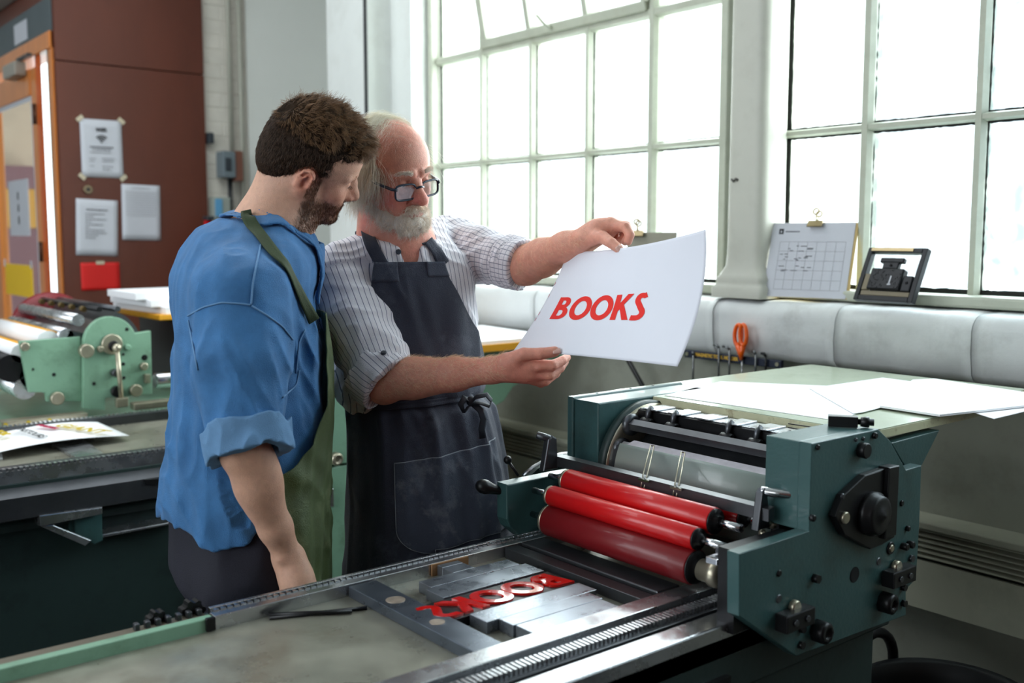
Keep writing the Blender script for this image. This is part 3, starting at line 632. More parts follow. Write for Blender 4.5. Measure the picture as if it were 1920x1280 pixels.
hb = pxy([(1664, 876), (1683, 872), (1677, 1002), (1656, 1010)], .912); MB().prism(hb, 'Y', .908, .929, bev=.0015).build('hub_clamp', M_black, P1)
a = at_y(1632, 962, .916); MB().lathe((a[0], .917, a[2]), (a[0], .88, a[2]), [(0, .037), (.010, .037), (.012, .033), (.020, .032), (.022, .029), (.0225, .024), (.024, .012), (.030, .0015)], 36).build('hub_cap', M_black, P1)
on_plate(1583, 970, .010, .005, M_nick, 'hub_bolt', y=.916); on_plate(1579, 930, .005, .003, M_dst, y=.916)
on_plate(1613, 843, .013, .014, M_black, 'top_bolt'); on_plate(1604, 824, .0035, .003, M_dst); on_plate(1618, 822, .0035, .003, M_dst); on_plate(1638, 816, .0055, .006); on_plate(1532, 838, .0045, .004)
on_plate(1520, 970, .0055, .008); on_plate(1460, 1074, .0055, .003); on_plate(1526, 1083, .0075, .010, hexa=True); on_plate(1602, 1077, .0135, .0015, mat('hole_black', srgb(8, 8, 9), rough=.9), 'bore'); on_plate(1460, 1122, .007, .002, M_dst)
on_plate(1669, 1027, .0115, .003, M_black, 'plug'); on_plate(1669, 1027, .0065, .005, M_nick, 'plug_screw'); on_plate(1647, 1052, .007, .002, M_dst); on_plate(1690, 943, .0055, .003); on_plate(1700, 990, .005, .006); on_plate(1691, 1023, .0065, .012); on_plate(1702, 1019, .0065, .012)
on_plate(1707, 1046, .007, .006, M_dst, hexa=True)
for (bx, by), (kx, ky), (wx, wy) in (((1488, 1158), (1540, 1184), (1489, 1132)), ((1683, 1078), (1664, 1130), (1680, 1057))):
    a = at_y(bx, by, .92); MB().box(a[0] - .036, a[0] + .036, .905, .929, a[2] - .014, a[2] + .014, bev=.002).build('roller_bracket', M_black, P1)
    w_ = at_y(wx, wy, .925); MB().cyl((w_[0], .918, w_[2] - .004), (w_[0], .929, w_[2] - .004), .011, bev=.002).build('guide_wheel', M_nick, P1)
    k_ = at_y(kx, ky, .92); MB().lathe((k_[0], .929, k_[2]), (k_[0], .905, k_[2]), [(0, .019), (.018, .019), (.022, .016), (.0225, .009), (.018, .008)], 8).build('eccentric_nut', M_black, P1)
    on_plate(kx - 38 if kx < 1600 else kx + 28, ky - 6 if kx < 1600 else ky - 30, .0065, .007, hexa=True); on_plate(kx - 40 if kx < 1600 else kx + 28, ky + 24 if kx < 1600 else ky, .0065, .007, hexa=True)
    for dx in (-.015, .015): MB().cyl((a[0] + dx, .905, a[2]), (a[0] + dx, .902, a[2]), .005, n=12).build('screw', M_dst, P1)
# far side: lower frame, cover box
ff = pxy([(940, 905), (1040, 885), (1068, 880), (1068, 1015), (968, 1003), (946, 985), (940, 970)], 1.53)
MB().prism(ff, 'Y', 1.512, 1.545, bev=.003).build('far_side_plate', M_green, P1)
bx_ = MB().prism([(1.405, .985), (1.405, 1.168), (1.72, 1.168), (1.76, 1.13), (1.76, .985)], 'Y', 1.464, 1.535, bev=.003); bx_.build('cover_box', M_green, P1)
MB().prism([(1.403, .985), (1.403, 1.1715), (1.735, 1.1715), (1.77, 1.13), (1.77, .985)], 'Y', 1.537, 1.556, bev=.004).build('cover_plate', M_green, P1)
for xx in (1.48, 1.58, 1.65): MB().cyl((xx, 1.547, 1.171), (xx, 1.547, 1.1725), .003, n=10).build('screw', M_black, P1)
MB().box(1.34, 1.42, 1.49, 1.512, .90, 1.02).build('far_inner_plate', M_black, P1)
# cylinder with its gripper gap
def cpt(r, a): return (CXc + r * math.cos(math.radians(a)), CZc + r * math.sin(math.radians(a)))
prof = [cpt(.122, a) for a in np.linspace(152, 452, 60)] + [cpt(.075, 92), cpt(.062, 110), cpt(.062, 135), cpt(.07, 150)]
b = MB().prism(prof, 'Y', 1.028, 1.440); b.build('impression_cylinder', M_dst, P1)
b = MB(); G = [[(cpt(.1235, a)[0], y, cpt(.1235, a)[1]) for a in np.linspace(150, 215, 20)] for y in (1.045, 1.42)]; sheet(G, .001, b); b.build('packing_sheet', M_gl2, P1)
MB().lathe((CXc, 1.440, CZc), (CXc, 1.462, CZc), [(0, .060), (0, .128), (.004, .133), (.018, .133), (.022, .126)], 64).build('cylinder_flange', M_grdk, P1)
MB().lathe((CXc, 1.4385, CZc), (CXc, 1.4405, CZc), [(0, .112), (0, .128), (.002, .128)], 64).build('flange_rim', M_nick, P1)
for (a0, r_, w_, m_, nm, tw) in (((1.467, 1.122), .017, .013, M_dst, 'gripper_shaft', .5), ((1.440, 1.076), .022, .0165, M_steel, 'packing_bar', .35)):
    pr = [(a0[0] + r_ * math.cos(tw + PI / 3 * k + .2), a0[1] + w_ * math.sin(tw + PI / 3 * k + .2)) for k in range(6)]
    MB().prism(pr, 'Y', 1.022, 1.436, bev=.001).build(nm, m_, P1); MB().lathe((a0[0], 1.425, a0[1]), (a0[0], 1.441, a0[1]), [(0, .014), (.004, .022), (.012, .022), (.016, .020)], 24).build('shaft_bearing', M_dst, P1)
MB().prism([(1.4235, 1.090), (1.447, 1.0965), (1.452, 1.0945), (1.4255, 1.0885)], 'Y', 1.045, 1.405).build('taped_strip', mat('paper_strip', srgb(214, 208, 214), rough=.3, var=.2, scale=40), P1)
MB().prism([(1.4205, 1.071), (1.4235, 1.089), (1.4262, 1.0885), (1.424, 1.070)], 'Y', 1.06, 1.37).build('masking_tape', mat('pinkish_tape', srgb(196, 150, 140), rough=.4, var=.3, scale=30), P1)
tb = MB().box(1.492, 1.548, 1.022, 1.440, 1.118, 1.150, bev=.002); tb.build('gripper_bar', M_black, P1)
MB().box(1.496, 1.546, 1.030, 1.438, 1.1503, 1.1525, bev=.001).build('gripper_bar_cap', M_steel, P1)
for i, y_ in enumerate((1.402, 1.335, 1.268, 1.20, 1.135, 1.07)):
    MB().box(1.486, 1.545, y_ - .018, y_ + .018, 1.1528, 1.1560, bev=.001).build('gripper_finger', M_steel, P1)
    if i != 2: MB().tube([(1.493, y_, 1.158), (1.484, y_, 1.150), (1.480, y_, 1.132)], .006, 8).build('gripper_lever', M_dst, P1); MB().cyl((1.478, y_ - .013, 1.127), (1.478, y_ + .013, 1.127), .012, bev=.003).build('gripper_knob', M_black, P1)
# front tie bar across the carriage and its two wire springs
MB().prism([(1.322, 1.046), (1.322, 1.066), (1.338, 1.068), (1.338, 1.046)], 'Y', .985, 1.50, bev=.0015).build('tie_bar', M_dst, P1)
for y_ in (1.262, 1.185):
    MB().tube([(1.318, y_, 1.044), (1.328, y_ + .004, 1.071), (1.408, y_ + .062, 1.104), (1.414, y_ + .058, 1.103), (1.330, y_ - .003, 1.069), (1.316, y_ - .008, 1.040)], .0014, 6).build('wire_spring', M_nick, P1)
    MB().box(1.315, 1.322, y_ - .022, y_ + .004, 1.062, 1.066).build('spring_clip', M_chr, P1)
# rollers
def roller(nm, x_, z_, r, m, y0=1.075, y1=1.435, core=.6):
    t_ = MB().lathe((x_, y1, z_), (x_, y0, z_), [(0, r - .003), (.002, r), (y1 - y0 - .002, r), (y1 - y0, r - .003)], 48).build(nm, m, P1)
    MB().lathe((x_, y0 + .001, z_), (x_, y0 - .012, z_), [(0, r * .93), (.003, r * .93), (.0035, r * core), (.010, r * core * .8), (.012, r * .3)], 32).build('roller_end', M_black, t_)
    MB().lathe((x_, y1 + .006, z_), (x_, y1 - .001, z_), [(0, r * .95), (.007, r * .95)], 32).build('roller_collar', M_nick, t_)
    MB().cyl((x_, y0, z_), (x_, y0 - .055, z_), .007, n=16).build('roller_spindle', M_chr, t_); MB().cyl((x_, y1, z_), (x_, y1 + .055, z_), .006, n=16).build('roller_spindle', M_chr, t_)
    return t_
roller('ink_roller', 1.258, 1.009, .0195, M_red); roller('ink_roller', 1.300, 1.031, .0230, M_red); roller('ink_roller', 1.374, 1.024, .0190, M_red); 
roller('lower_ink_roller', 1.254, .9625, .0300, M_redd); 
b = at_y(1350, 1080, 1.05); MB().lathe((1.254, 1.062, .9625), (1.254, 1.02, .9625), [(0, .018), (.02, .018), (.024, .022), (.04, .022), (.042, .012)], 32).build('roller_bearing', M_nick, P1)
MB().box(1.215, 1.345, 1.000, 1.022, .992, 1.002, bev=.001).build('roller_fork', M_chr, P1); MB().box(1.235, 1.34, .99, 1.02, 1.004, 1.014, bev=.001).build('roller_fork', M_dst, P1)
for xx, zz in ((1.335, 1.02), (1.345, 1.035), (1.36, 1.03)): MB().sphere((xx, 1.005, zz), .007, 10).build('ball_joint', M_nick, P1)
# trip levers at both ends
MB().prism([(1.312, 1.03), (1.345, 1.03), (1.336, 1.090), (1.330, 1.097), (1.322, 1.090)], 'Y', .998, 1.012, bev=.002).build('trip_lever', M_dst, P1); MB().cyl((1.329, 1.008, 1.091), (1.382, .945, 1.084), .0075, bev=.002).build('trip_handle', M_chr, P1)
a0 = at_y(1030, 880, 1.50); a1 = at_y(1033, 822, 1.50); a2 = at_y(1006, 815, 1.52)
MB().prism([(a0[0] - .019, a0[2]), (a0[0] + .019, a0[2]), (a1[0] + .011, a1[2]), (a1[0], a1[2] + .007), (a1[0] - .010, a1[2])], 'Y', 1.494, 1.510, bev=.003).build('trip_lever', M_dst, P1); MB().cyl(tuple(a1 + [0, 0, -.001]), tuple(a2), .0075, bev=.002).build('trip_handle', M_dst, P1)
k0 = at_y(952, 862, 1.57); k1 = at_y(972, 892, 1.55); MB().tube([tuple(k0), tuple(k1)], .0028, 8).build('ball_lever', M_black, P1); MB().sphere(tuple(k0), .0085, 16).build('ball_knob', M_black, P1)
h0 = at_y(893, 908, 1.55); h1 = at_y(944, 922, 1.535); L_ = float(np.linalg.norm(h1 - h0)); MB().lathe(tuple(h0), tuple(h1), [(0, .001), (.002, .008), (.010, .0135), (.020, .0145), (.032, .011), (L_ - .006, .007), (L_, .009)], 24).build('crank_handle', M_black, P1)
arcp = [at_y(x_, y_, 1.60) for x_, y_ in ((982, 892), (1000, 876), (1025, 862), (1050, 852), (1075, 848))]; MB().tube([tuple(p) for p in arcp], .005, 6, flat=.6).build('guard_rim', M_steel, P1)
MB().prism([(arcp[0][0], arcp[0][2]), (arcp[1][0], arcp[1][2]), (arcp[2][0], arcp[2][2]), (arcp[3][0], arcp[3][2]), (arcp[4][0], arcp[4][2]), (arcp[4][0], .98), (arcp[0][0], .98)], 'Y', 1.585, 1.596).build('guard_plate', M_grdk, P1)
# feed board and its bracket
FB = 1.165
fbp = pxz([(1243, 742), (1541, 697), (1646, 709)], FB); pB = tuple(at_z(1592, 801, FB)[:2]); 
poly = [(1.562, 1.58), (2.275, 1.575), (2.275, 1.02), (1.93, .962), (1.60, .962), (1.562, 1.0)]
MB().prism(poly, 'Z', FB - .016, FB, bev=.001).build('feed_board', M_cream, P1)
MB().prism([(x_ * 1, y_) for x_, y_ in [(1.5625, 1.5795), (2.2745, 1.5745), (2.2745, 1.0205), (1.9295, .9625), (1.6005, .9625), (1.5625, 1.0005)]], 'Z', FB + .0001, FB + .0015).build('board_surface', M_board2, P1)
br = pxy([(1671, 830), (1762, 806), (1729, 872), (1700, 879)], .957); MB().prism(br, 'Y', .957, .985, bev=.0015).build('board_bracket', M_green, P1)
for (xa, ya, xb, yb) in ((1478, 794, 1560, 806), (1478, 801, 1535, 811)):
    a = at_z(xa, ya, FB + .002); b = at_z(xb, yb, FB + .002); MB().tube([tuple(a), tuple(b)], .0013, 4).build('guide_wire', M_black, P1)
a = at_z(1585, 787, 1.190); tswitch = MB().box(-.028, .020, -.010, .010, 0, .018, bev=.001); Mx = Matrix.Translation((a[0], a[1], 1.179)) @ Matrix.Rotation(-.95, 4, 'Z'); tswitch.v = [tuple(Mx @ Vector(v)) for v in tswitch.v]; tswitch.build('micro_switch', M_black, P1)
MB().lathe(tuple(Mx @ Vector((.020, 0, .009))), tuple(Mx @ Vector((.046, 0, .009))), [(0, .005), (.004, .005), (.0045, .008), (.012, .009), (.018, .009), (.019, .006), (.026, .006)], 20).build('switch_knob', M_black, P1)
# blank sheets on the feed board
def psheet(pts, z, label, th=.0012, grp='blank paper sheets on the feed board'):
    p = pxz(pts, z); o = MB().prism(p, 'Z', z - th / 2, z + th / 2).build('paper_sheet', M_paper); tag(o, label, 'paper', grp); return o
psheet([(1246, 741), (1352, 715), (1445, 719), (1640, 727), (1645, 745), (1615, 772), (1560, 792), (1555, 786)], FB + .0024, 'blank white sheet nearest the press cylinder on the feed board')
psheet([(1518, 728), (1655, 708), (1760, 722), (1652, 764), (1616, 773), (1600, 775)], FB + .0042, 'blank white sheet in the middle of the feed board')
psheet([(1650, 762), (1711, 713), (1752, 711), (1960, 742), (1960, 757), (1762, 779), (1756, 778)], FB + .0072, 'pad of white sheets on top at the right of the feed board', th=.004)
psheet([(1818, 771), (1864, 785), (1960, 762), (1960, 750)], FB + .0034, 'white sheet poking out below the pad, right edge of the photo', th=.0012)

# ---------------------------------------------------------------- second press, behind the men
P2 = thing('proofing_press', 'mint green press behind the two men with printed sheets on its bed', 'printing press')
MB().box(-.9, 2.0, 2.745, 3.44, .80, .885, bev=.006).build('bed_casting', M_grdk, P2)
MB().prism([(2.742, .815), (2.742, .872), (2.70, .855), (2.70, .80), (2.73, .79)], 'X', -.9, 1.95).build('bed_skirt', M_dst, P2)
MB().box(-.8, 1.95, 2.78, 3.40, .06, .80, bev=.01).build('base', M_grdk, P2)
MB().prism([(2.775, .79), (2.775, .765), (2.752, .757), (2.745, .775), (2.755, .79)], 'X', -.8, 1.5).build('rim_moulding', M_grdk, P2)
MB().box(-.9, 2.0, 2.80, 3.36, .886, .8885).build('bed_plate', M_bed, P2)
MB().box(-.9, 2.0, 2.765, 2.80, .80, .918, bev=.002).build('rail', M_dst, P2); MB().box(-.9, 2.0, 3.36, 3.385, .80, .918, bev=.002).build('rail', M_dst, P2)
for y_, nm in ((2.752, 'rack_teeth'), (3.390, 'rack_teeth')):
    rk = MB().box(-.9, 2.0, y_ - .006, y_ + .012, .85, .913); x = -.6
    while x < 1.6: rk.box(x, x + .007, y_ - .008, y_ + .010, .913, .921); x += .0135
    tag(rk.build(nm, M_steel, P2), kind='stuff')
# its carriage: near plate seen between and beyond the men
cp2 = pxy([(600, 690), (890, 655), (1060, 664), (1068, 678), (1062, 692), (1040, 702), (985, 712), (962, 726), (945, 752), (928, 762), (900, 765), (890, 866), (660, 868), (600, 874)], 2.66)
MB().prism(cp2, 'Y', 2.66, 2.70, bev=.004).build('carriage_plate', M_grlt, P2)
MB().box(1.30, 2.0, 2.665, 2.75, .10, .815, bev=.004).build('front_panel', M_grlt, P2)
a = at_y(630, 860, 2.65); MB().lathe((a[0], 2.66, a[2]), (a[0], 2.63, a[2]), [(0, .020), (.018, .020), (.024, .017), (.0245, .010), (.018, .009)], 12).build('socket_bolt', M_nick, P2)
a = at_y(622, 799, 2.66); MB().cyl((a[0], 2.662, a[2]), (a[0], 2.656, a[2]), .004, n=10).build('screw', M_dst, P2)
a = at_y(612, 930, 2.655); MB().box(a[0] - .035, a[0] + .022, 2.650, 2.664, a[2] - .035, a[2] + .022, bev=.002).build('clip_plate', M_chr, P2); MB().box(a[0] - .04, a[0] + .005, 2.655, 2.664, a[2] - .075, a[2] + .055, bev=.002).build('clip_plate', M_chr, P2)
for dz in (.04, .005): MB().cyl((a[0] - .012, 2.650, a[2] + dz), (a[0] - .012, 2.646, a[2] + dz), .007, n=14).build('screw', M_nick, P2)
for dy in (-.03, 0): MB().box(1.41, 1.45, 2.655, 2.664, .86, .93, bev=.002).build('gauge_strip', M_chr, P2) if dy else None
bz = 1.150
MB().prism([(1.55, 2.60), (1.55, 3.2), (2.28, 3.2), (2.28, 2.60)], 'Z', bz - .022, bz).build('feed_board', M_yel, P2)
tag(MB().prism([(1.60, 2.61), (1.60, 3.15), (2.36, 3.1), (2.30, 2.61)], 'Z', bz + .0003, bz + .012).build('paper_stack', M_paper), 'white paper stack on the yellow-edged board beyond the older man', 'paper')
MB().box(1.30, 1.56, 2.70, 3.3, .93, 1.13, bev=.02).build('cylinder_housing', M_grlt, P2)
for i in range(4): MB().cyl((1.30 + .05 * i, 2.70, 1.14), (1.30 + .05 * i, 3.2, 1.14), .012).build('gripper_bar', M_steel, P2)
# toggle latch and ledge on its front
a = at_y(70, 968, 2.70); b = at_y(190, 950, 2.70); c = at_y(175, 1018, 2.70)
MB().prism(pxy([(72, 965), (190, 949), (190, 962), (74, 985)], 2.70), 'Y', 2.69, 2.745, bev=.002).build('latch_bar', M_steel, P2)
MB().prism(pxy([(138, 960), (190, 951), (192, 1012), (176, 1020), (140, 1000)], 2.72), 'Y', 2.715, 2.775, bev=.002).build('latch_plate', M_green, P2)
MB().prism(pxy([(72, 985), (100, 984), (172, 1013), (160, 1023)], 2.70), 'Y', 2.70, 2.714, bev=.002).build('latch_lever', M_steel, P2)
MB().prism(pxy([(190, 1000), (345, 972), (345, 976), (190, 1006)], 2.73), 'Y', 2.72, 2.785, bev=.002).build('front_ledge', M_steel, P2)
MB().prism(pxy([(270, 898), (345, 893), (345, 906), (272, 908)], 2.70), 'Y', 2.694, 2.72, bev=.001).build('name_plate', M_black, P2)
# printed sheets and a steel bar on its bed
t = thing('steel_rule', 'flat steel bar under the printed sheet on the rear press bed', 'metal bar')
MB().prism([tuple(at_z(*p, .898)[:2]) for p in ((98, 832), (150, 818), (195, 850), (145, 858))], 'Z', .889, .898, bev=.001).build('bar_body', M_steel, t)
def printed(nm, label, pts, items, z=.905):
    c = [at_z(x_, y_, z) for x_, y_ in pts]; t = thing(nm, label, 'print'); G = []
    def S_(u, v): p = (c[0] * (1 - u) + c[1] * u) * (1 - v) + (c[3] * (1 - u) + c[2] * u) * v; p = np.array(p); p[2] = z + .016 * math.sin(u * 3.1) * (1 - .5 * v) - .010 * smooth(u); return p
    G = [[S_(u, v) for u in np.linspace(0, 1, 16)] for v in np.linspace(0, 1, 10)]; sheet(G, .0012).build('sheet', M_paper, t)
    for (txt, u, v, size, m, bold) in items:
        p = S_(u, v); du = S_(min(u + .1, 1), v) - S_(max(u - .1, 0), v); dv = S_(u, max(v - .1, 0)) - S_(u, min(v + .1, 1)); o = p + np.array([0, 0, .0022])
        link_mesh('lettering', text_mesh(txt, size, frame_m(o, du, dv), bold=bold, sx=.8), m, t)
    return t, S_
def smooth(u): return 0
M_gold = mat('yellow_ink', srgb(196, 168, 40), rough=.6); M_pink = mat('crimson_ink', srgb(190, 40, 84), rough=.6)
M_blk2 = mat('black_print', srgb(60, 60, 62), rough=.7)
tp, Sp = printed('printed_poster', 'printed sheet with yellow, crimson and black lettering on the rear press bed', [(-60, 862), (40, 782), (172, 786), (242, 817)][0:1] + [(242, 817), (170, 786), (35, 784)], [], .905)
c4 = [at_z(-40, 868, .905), at_z(242, 816, .905), at_z(168, 786, .905), at_z(42, 784, .905)]
def on2(px_, py_, z=.9245):
    return at_z(px_, py_, z)
for txt, p0, p1, s_, m_, bo in (('GIANT', (108, 797), (198, 811), .060, M_gold, .002), ('POSTER', (71, 797), (108, 804), .020, M_pink, .004), ('TENSTOURS', (28, 801), (82, 820), .034, M_blk2, .001), ('POR', (-8, 808), (14, 816), .035, M_gold, .003)):
    a, b = on2(*p0), on2(*p1); d = b - a; me = text_mesh(txt, s_, Matrix(), bold=bo); w_ = max(v.co.x for v in me.vertices) - min(v.co.x for v in me.vertices)
    me.transform(Matrix.Diagonal((float(np.linalg.norm(d)) / w_, 1, 1, 1))); me.transform(frame_m((a + b) / 2 + [0, 0, .0015], d, (-d[1], d[0], 0))); link_mesh('lettering', me, m_, tp)
tag(MB().prism([tuple(at_z(*p, .893)[:2]) for p in ((-30, 838), (2, 840), (5, 858), (-30, 862))], 'Z', .889, .893).build('paper_corner', M_paper), 'white sheet corner at the far left on the rear press bed', 'paper')

# ---------------------------------------------------------------- third press, farther back on the left
Y3 = 3.52
P3 = thing('proofing_press', 'mint green press carriage with arched side plate at far left', 'printing press')
MB().prism(pxy([(36, 640), (150, 631), (152, 752), (88, 752), (84, 735), (54, 735)], Y3 + .02), 'Y', Y3 + .015, Y3 + .04, bev=.002).build('left_side_plate', M_grlt, P3)
arch = [(155, 765), (155, 650)] + [(206 + 51 * math.cos(math.radians(a)) * 1.0, 648 - 55 * math.sin(math.radians(a))) for a in np.linspace(180, 25, 14)] + [(257, 624), (281, 620), (284, 738), (196, 745), (195, 768)]
MB().prism(pxy(arch, Y3), 'Y', Y3 - .01, Y3 + .02, bev=.002).build('arched_side_plate', M_grlt, P3)
def k3(px, py, r, l, m, nm, y=Y3 - .01): a = at_y(px, py, y); MB().cyl((a[0], y + .001, a[2]), (a[0], y - l, a[2]), r, bev=min(.003, r * .3), n=20).build(nm, m, P3); return a
for px_, py_, r_, l_, m_, nm_ in ((159, 657, .023, .03, M_nick, 'bolt'), (187, 654, .011, .015, M_nick, 'bolt'), (209, 645, .035, .012, M_nick, 'hub_ring'), (211, 648, .018, .018, M_black, 'hub_core'), (213, 698, .013, .03, M_dst, 'bolt'), (218, 733, .020, .02, M_black, 'bolt'), (253, 731, .021, .02, M_nick, 'bolt'), (268, 686, .013, .02, M_nick, 'bolt'), (271, 670, .010, .003, M_black, 'screw'), (239, 651, .011, .01, M_grlt, 'bolt'), (231, 682, .006, .003, M_black, 'screw'), (231, 664, .005, .003, M_black, 'screw'), (232, 708, .006, .003, M_black, 'screw'), (238, 617, .006, .003, M_black, 'screw'), (176, 719, .006, .003, M_black, 'screw')): k3(px_, py_, r_, l_, m_, nm_)
for px_, py_, r_, l_, m_, nm_ in ((45, 649, .014, .02, M_nick, 'bolt'), (106, 746, .022, .02, M_nick, 'bolt'), (101, 702, .006, .003, M_black, 'screw'), (62, 692, .004, .003, M_black, 'screw')): k3(px_, py_, r_, l_, m_, nm_, Y3 + .015)
MB().prism(pxy([(267, 700), (277, 700), (277, 716), (267, 716)], Y3), 'Y', Y3 - .03, Y3 - .01, bev=.002).build('latch_block', M_nick, P3)
a = at_y(219, 652, Y3 - .05); b = at_y(228, 752, Y3 - .05); MB().tube([tuple(a), tuple(b)], .008, 8).build('crank_rod', M_nick, P3); MB().sphere(tuple(a), .015, 14).build('crank_joint', M_nick, P3); MB().box(b[0] - .02, b[0] + .02, Y3 - .06, Y3 - .04, b[2] - .02, b[2] + .012, bev=.003).build('crank_foot', M_nick, P3)
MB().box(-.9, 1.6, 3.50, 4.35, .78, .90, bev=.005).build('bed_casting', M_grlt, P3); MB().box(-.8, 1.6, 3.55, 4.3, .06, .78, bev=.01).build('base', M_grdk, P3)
MB().box(.74, 1.0, 3.44, 3.49, .905, .925, bev=.002).build('gauge_strip', M_nick, P3)
for px_ in (9, 52, 92): a = at_y(px_, 770, 3.44); MB().cyl((a[0], 3.438, .915), (a[0], 3.436, .915), .006, n=10).build('screw', M_gold, P3)
MB().box(1.15, 1.35, 3.44, 3.49, .915, .94, bev=.004).build('gauge_strip', M_nick, P3)
a = at_y(300, 713, 3.6); MB().cyl((a[0] - .02, 3.6, a[2]), (a[0] + .12, 3.6, a[2]), .028, bev=.004).build('feed_roller', M_chr, P3)
M_brass3 = mat('old_brass', srgb(120, 100, 62), rough=.4, metal=.6)
# drum and rollers between its side plates
c3 = at_y(212, 648, Y3); cyx, cyz = c3[0], c3[2] - .005
prof = [(cyx - .02 + .125 * math.cos(math.radians(a)), cyz + .125 * math.sin(math.radians(a))) for a in np.linspace(150, 430, 40)] + [(cyx, cyz + .08), (cyx - .08, cyz + .05)]
MB().prism(prof, 'Y', Y3 + .03, 4.25).build('impression_cylinder', M_dst, P3)
MB().lathe((cyx, 4.25, cyz), (cyx, 4.29, cyz), [(0, .05), (0, .150), (.02, .155), (.04, .150)], 48).build('cylinder_flange', mat('dark_red_enamel', srgb(120, 20, 30), rough=.4), P3)
for dx, dz, r_, m_ in ((-.10, .095, .020, M_steel), (-.14, .045, .024, M_steel), (-.03, .128, .009, M_black), (.03, .126, .010, M_dst)): MB().cyl((cyx + dx, Y3 + .03, cyz + dz), (cyx + dx, 4.25, cyz + dz), r_).build('gripper_shaft', m_, P3)
for k in range(5): MB().cyl((cyx - .045, Y3 + .15 + .13 * k, cyz + .122), (cyx - .045, Y3 + .18 + .13 * k, cyz + .122), .010).build('gripper_knob', M_brass3, P3)
for (pa, pb, r_, m_) in (((90, 640), (8, 617), .036, M_paper), ((38, 662), (-40, 636), .030, M_paper), ((20, 690), (-60, 655), .045, M_black), ((60, 705), (-40, 665), .04, M_dst), ((45, 728), (-60, 720), .035, M_steel)):
    a = at_y(*pa, Y3 + .06); b = at_y(*pb, Y3 + .06); z_ = a[2]; MB().cyl((a[0], Y3 + .05, z_), (a[0], 4.2, z_), r_).build('ink_roller', m_, P3)
    if m_ is M_paper: MB().cyl((a[0] + .008, Y3 + .052, z_ + .003), (a[0] + .008, 4.2, z_ + .003), r_ * .96).build('roller_band', M_yel, P3)
MB().box(1.33, 2.0, Y3 + .16, 4.2, 1.195, 1.215, bev=.003).build('feed_board', M_yel, P3)
MB().box(1.40, 1.50, Y3 + .18, 4.1, .95, 1.19, bev=.01).build('board_bracket', M_black, P3)
for i in range(3):
    tag(MB().prism([(1.36 - .04 * i, Y3 + .17 + .04 * i), (1.33 - .02 * i, 4.18 - .03 * i), (1.95, 4.14 + .03 * i), (1.97, Y3 + .17 + .03 * i)], 'Z', 1.2155 + .0255 * i, 1.240 + .0255 * i).build('paper_stack', M_paper), ['lowest white paper pile on the yellow board at the left', 'middle white paper pile on the yellow board at the left', 'topmost curling white paper pile on the left yellow board'][i], 'paper')
# ================================================================ things on and under the window ledge
LZ = 1.3215
# clipboard with a chart
def leaner(nm, label, cat, BL, BR, h, lean, X0=2.47):
    """a flat thing standing on the ledge and leaning back towards the window"""
    a = at_z(*BL, LZ + .003); b = at_z(*BR, LZ + .003); w = float(np.linalg.norm(b - a)); y = (a[1] + b[1]) / 2; x = (a[0] + b[0]) / 2
    d = b - a; M = frame_m(((a + b) / 2)[:3], d, (math.sin(lean) * 1.0, 0, math.cos(lean))); return thing(nm, label, cat), M, w
t, M, w = leaner('clipboard', 'white chart on a board with a bulldog clip, on the ledge right of the column', 'clipboard', (1430, 555), (1585, 561), .2, .30)
hh = .222
def mbx(mb, M, *a, bev=0.0):
    q_ = MB().box(*a, bev=bev); mb.add([M @ Vector(v) for v in q_.v], q_.f); return mb
mbx(MB(), M, -w / 2, w / 2 + .008, 0, hh, -.004, 0, bev=.001).build('backing_board', mat('pale_hardboard', srgb(186, 160, 104), rough=.6), t)
mbx(MB(), M, -w / 2, w / 2, 0, hh, .0005, .0016).build('chart_sheet', M_pap, t)
for i in range(8): mbx(MB(), M, -w / 2 + .03 + i * (w - .05) / 7 - .0004, -w / 2 + .03 + i * (w - .05) / 7 + .0004, .022, hh - .058, .0018, .0021).build('grid_line', mat('pale_ink', srgb(150, 150, 156), rough=.8), t)
for i in range(6): mbx(MB(), M, -w / 2 + .03, w / 2 - .02, .022 + i * .0285, .0228 + i * .0285, .0018, .0021).build('grid_line', MATS['pale_ink'], t)
b = MB(); rr = random.Random(4)
for i in range(26): x_ = rr.uniform(-w / 2 + .03, 0); y_ = rr.uniform(.07, .16); mbx(b, M, x_, x_ + rr.uniform(.006, .02), y_, y_ + .0018, .0022, .0025)
b.build('handwriting', M_ink, t)
mbx(MB(), M, -w / 2 + .022, -w / 2 + .036, hh - .034, hh - .018, .0018, .0022).build('printed_mark', M_blk, t); mbx(MB(), M, -w / 2 + .027, -w / 2 + .031, hh - .030, hh - .024, .0023, .0025).build('printed_mark', M_pap, t); mbx(MB(), M, -w / 2 + .042, -w / 2 + .085, hh - .028, hh - .025, .0018, .0022).build('text_line', M_ink, t)
M_brass = mat('brass_clip', srgb(150, 134, 102), rough=.3, metal=.8)
def bull(M, x, y, t):
    b = MB(); q_ = MB().prism([(y - .016, .014), (y - .014, .0165), (y + .004, .008), (y + .008, 0), (y + .004, -.008), (y + .0, -.008), (y + .003, 0), (y, .006)], 'X', x - .022, x + .022); b.add([M @ Vector((v[0], v[1], v[2])) for v in q_.v], q_.f); b.build('clip_jaw', M_brass, t)
    for s in (1, -1): 
        MB().tube([M @ Vector((x, y + .004, .004 * s)), M @ Vector((x, y + .022, .010 * s + .002))], .0055, 8, flat=.35).build('clip_lever', M_brass, t)
        MB().tube([M @ Vector((x + .0085 * math.cos(a), y + .030 + .0085 * math.sin(a), .012 * s + .002)) for a in np.linspace(0, 2 * PI, 15)], .0026, 6, cap=False).build('clip_ring', M_brass, t)
bull(M, .008, hh, t)
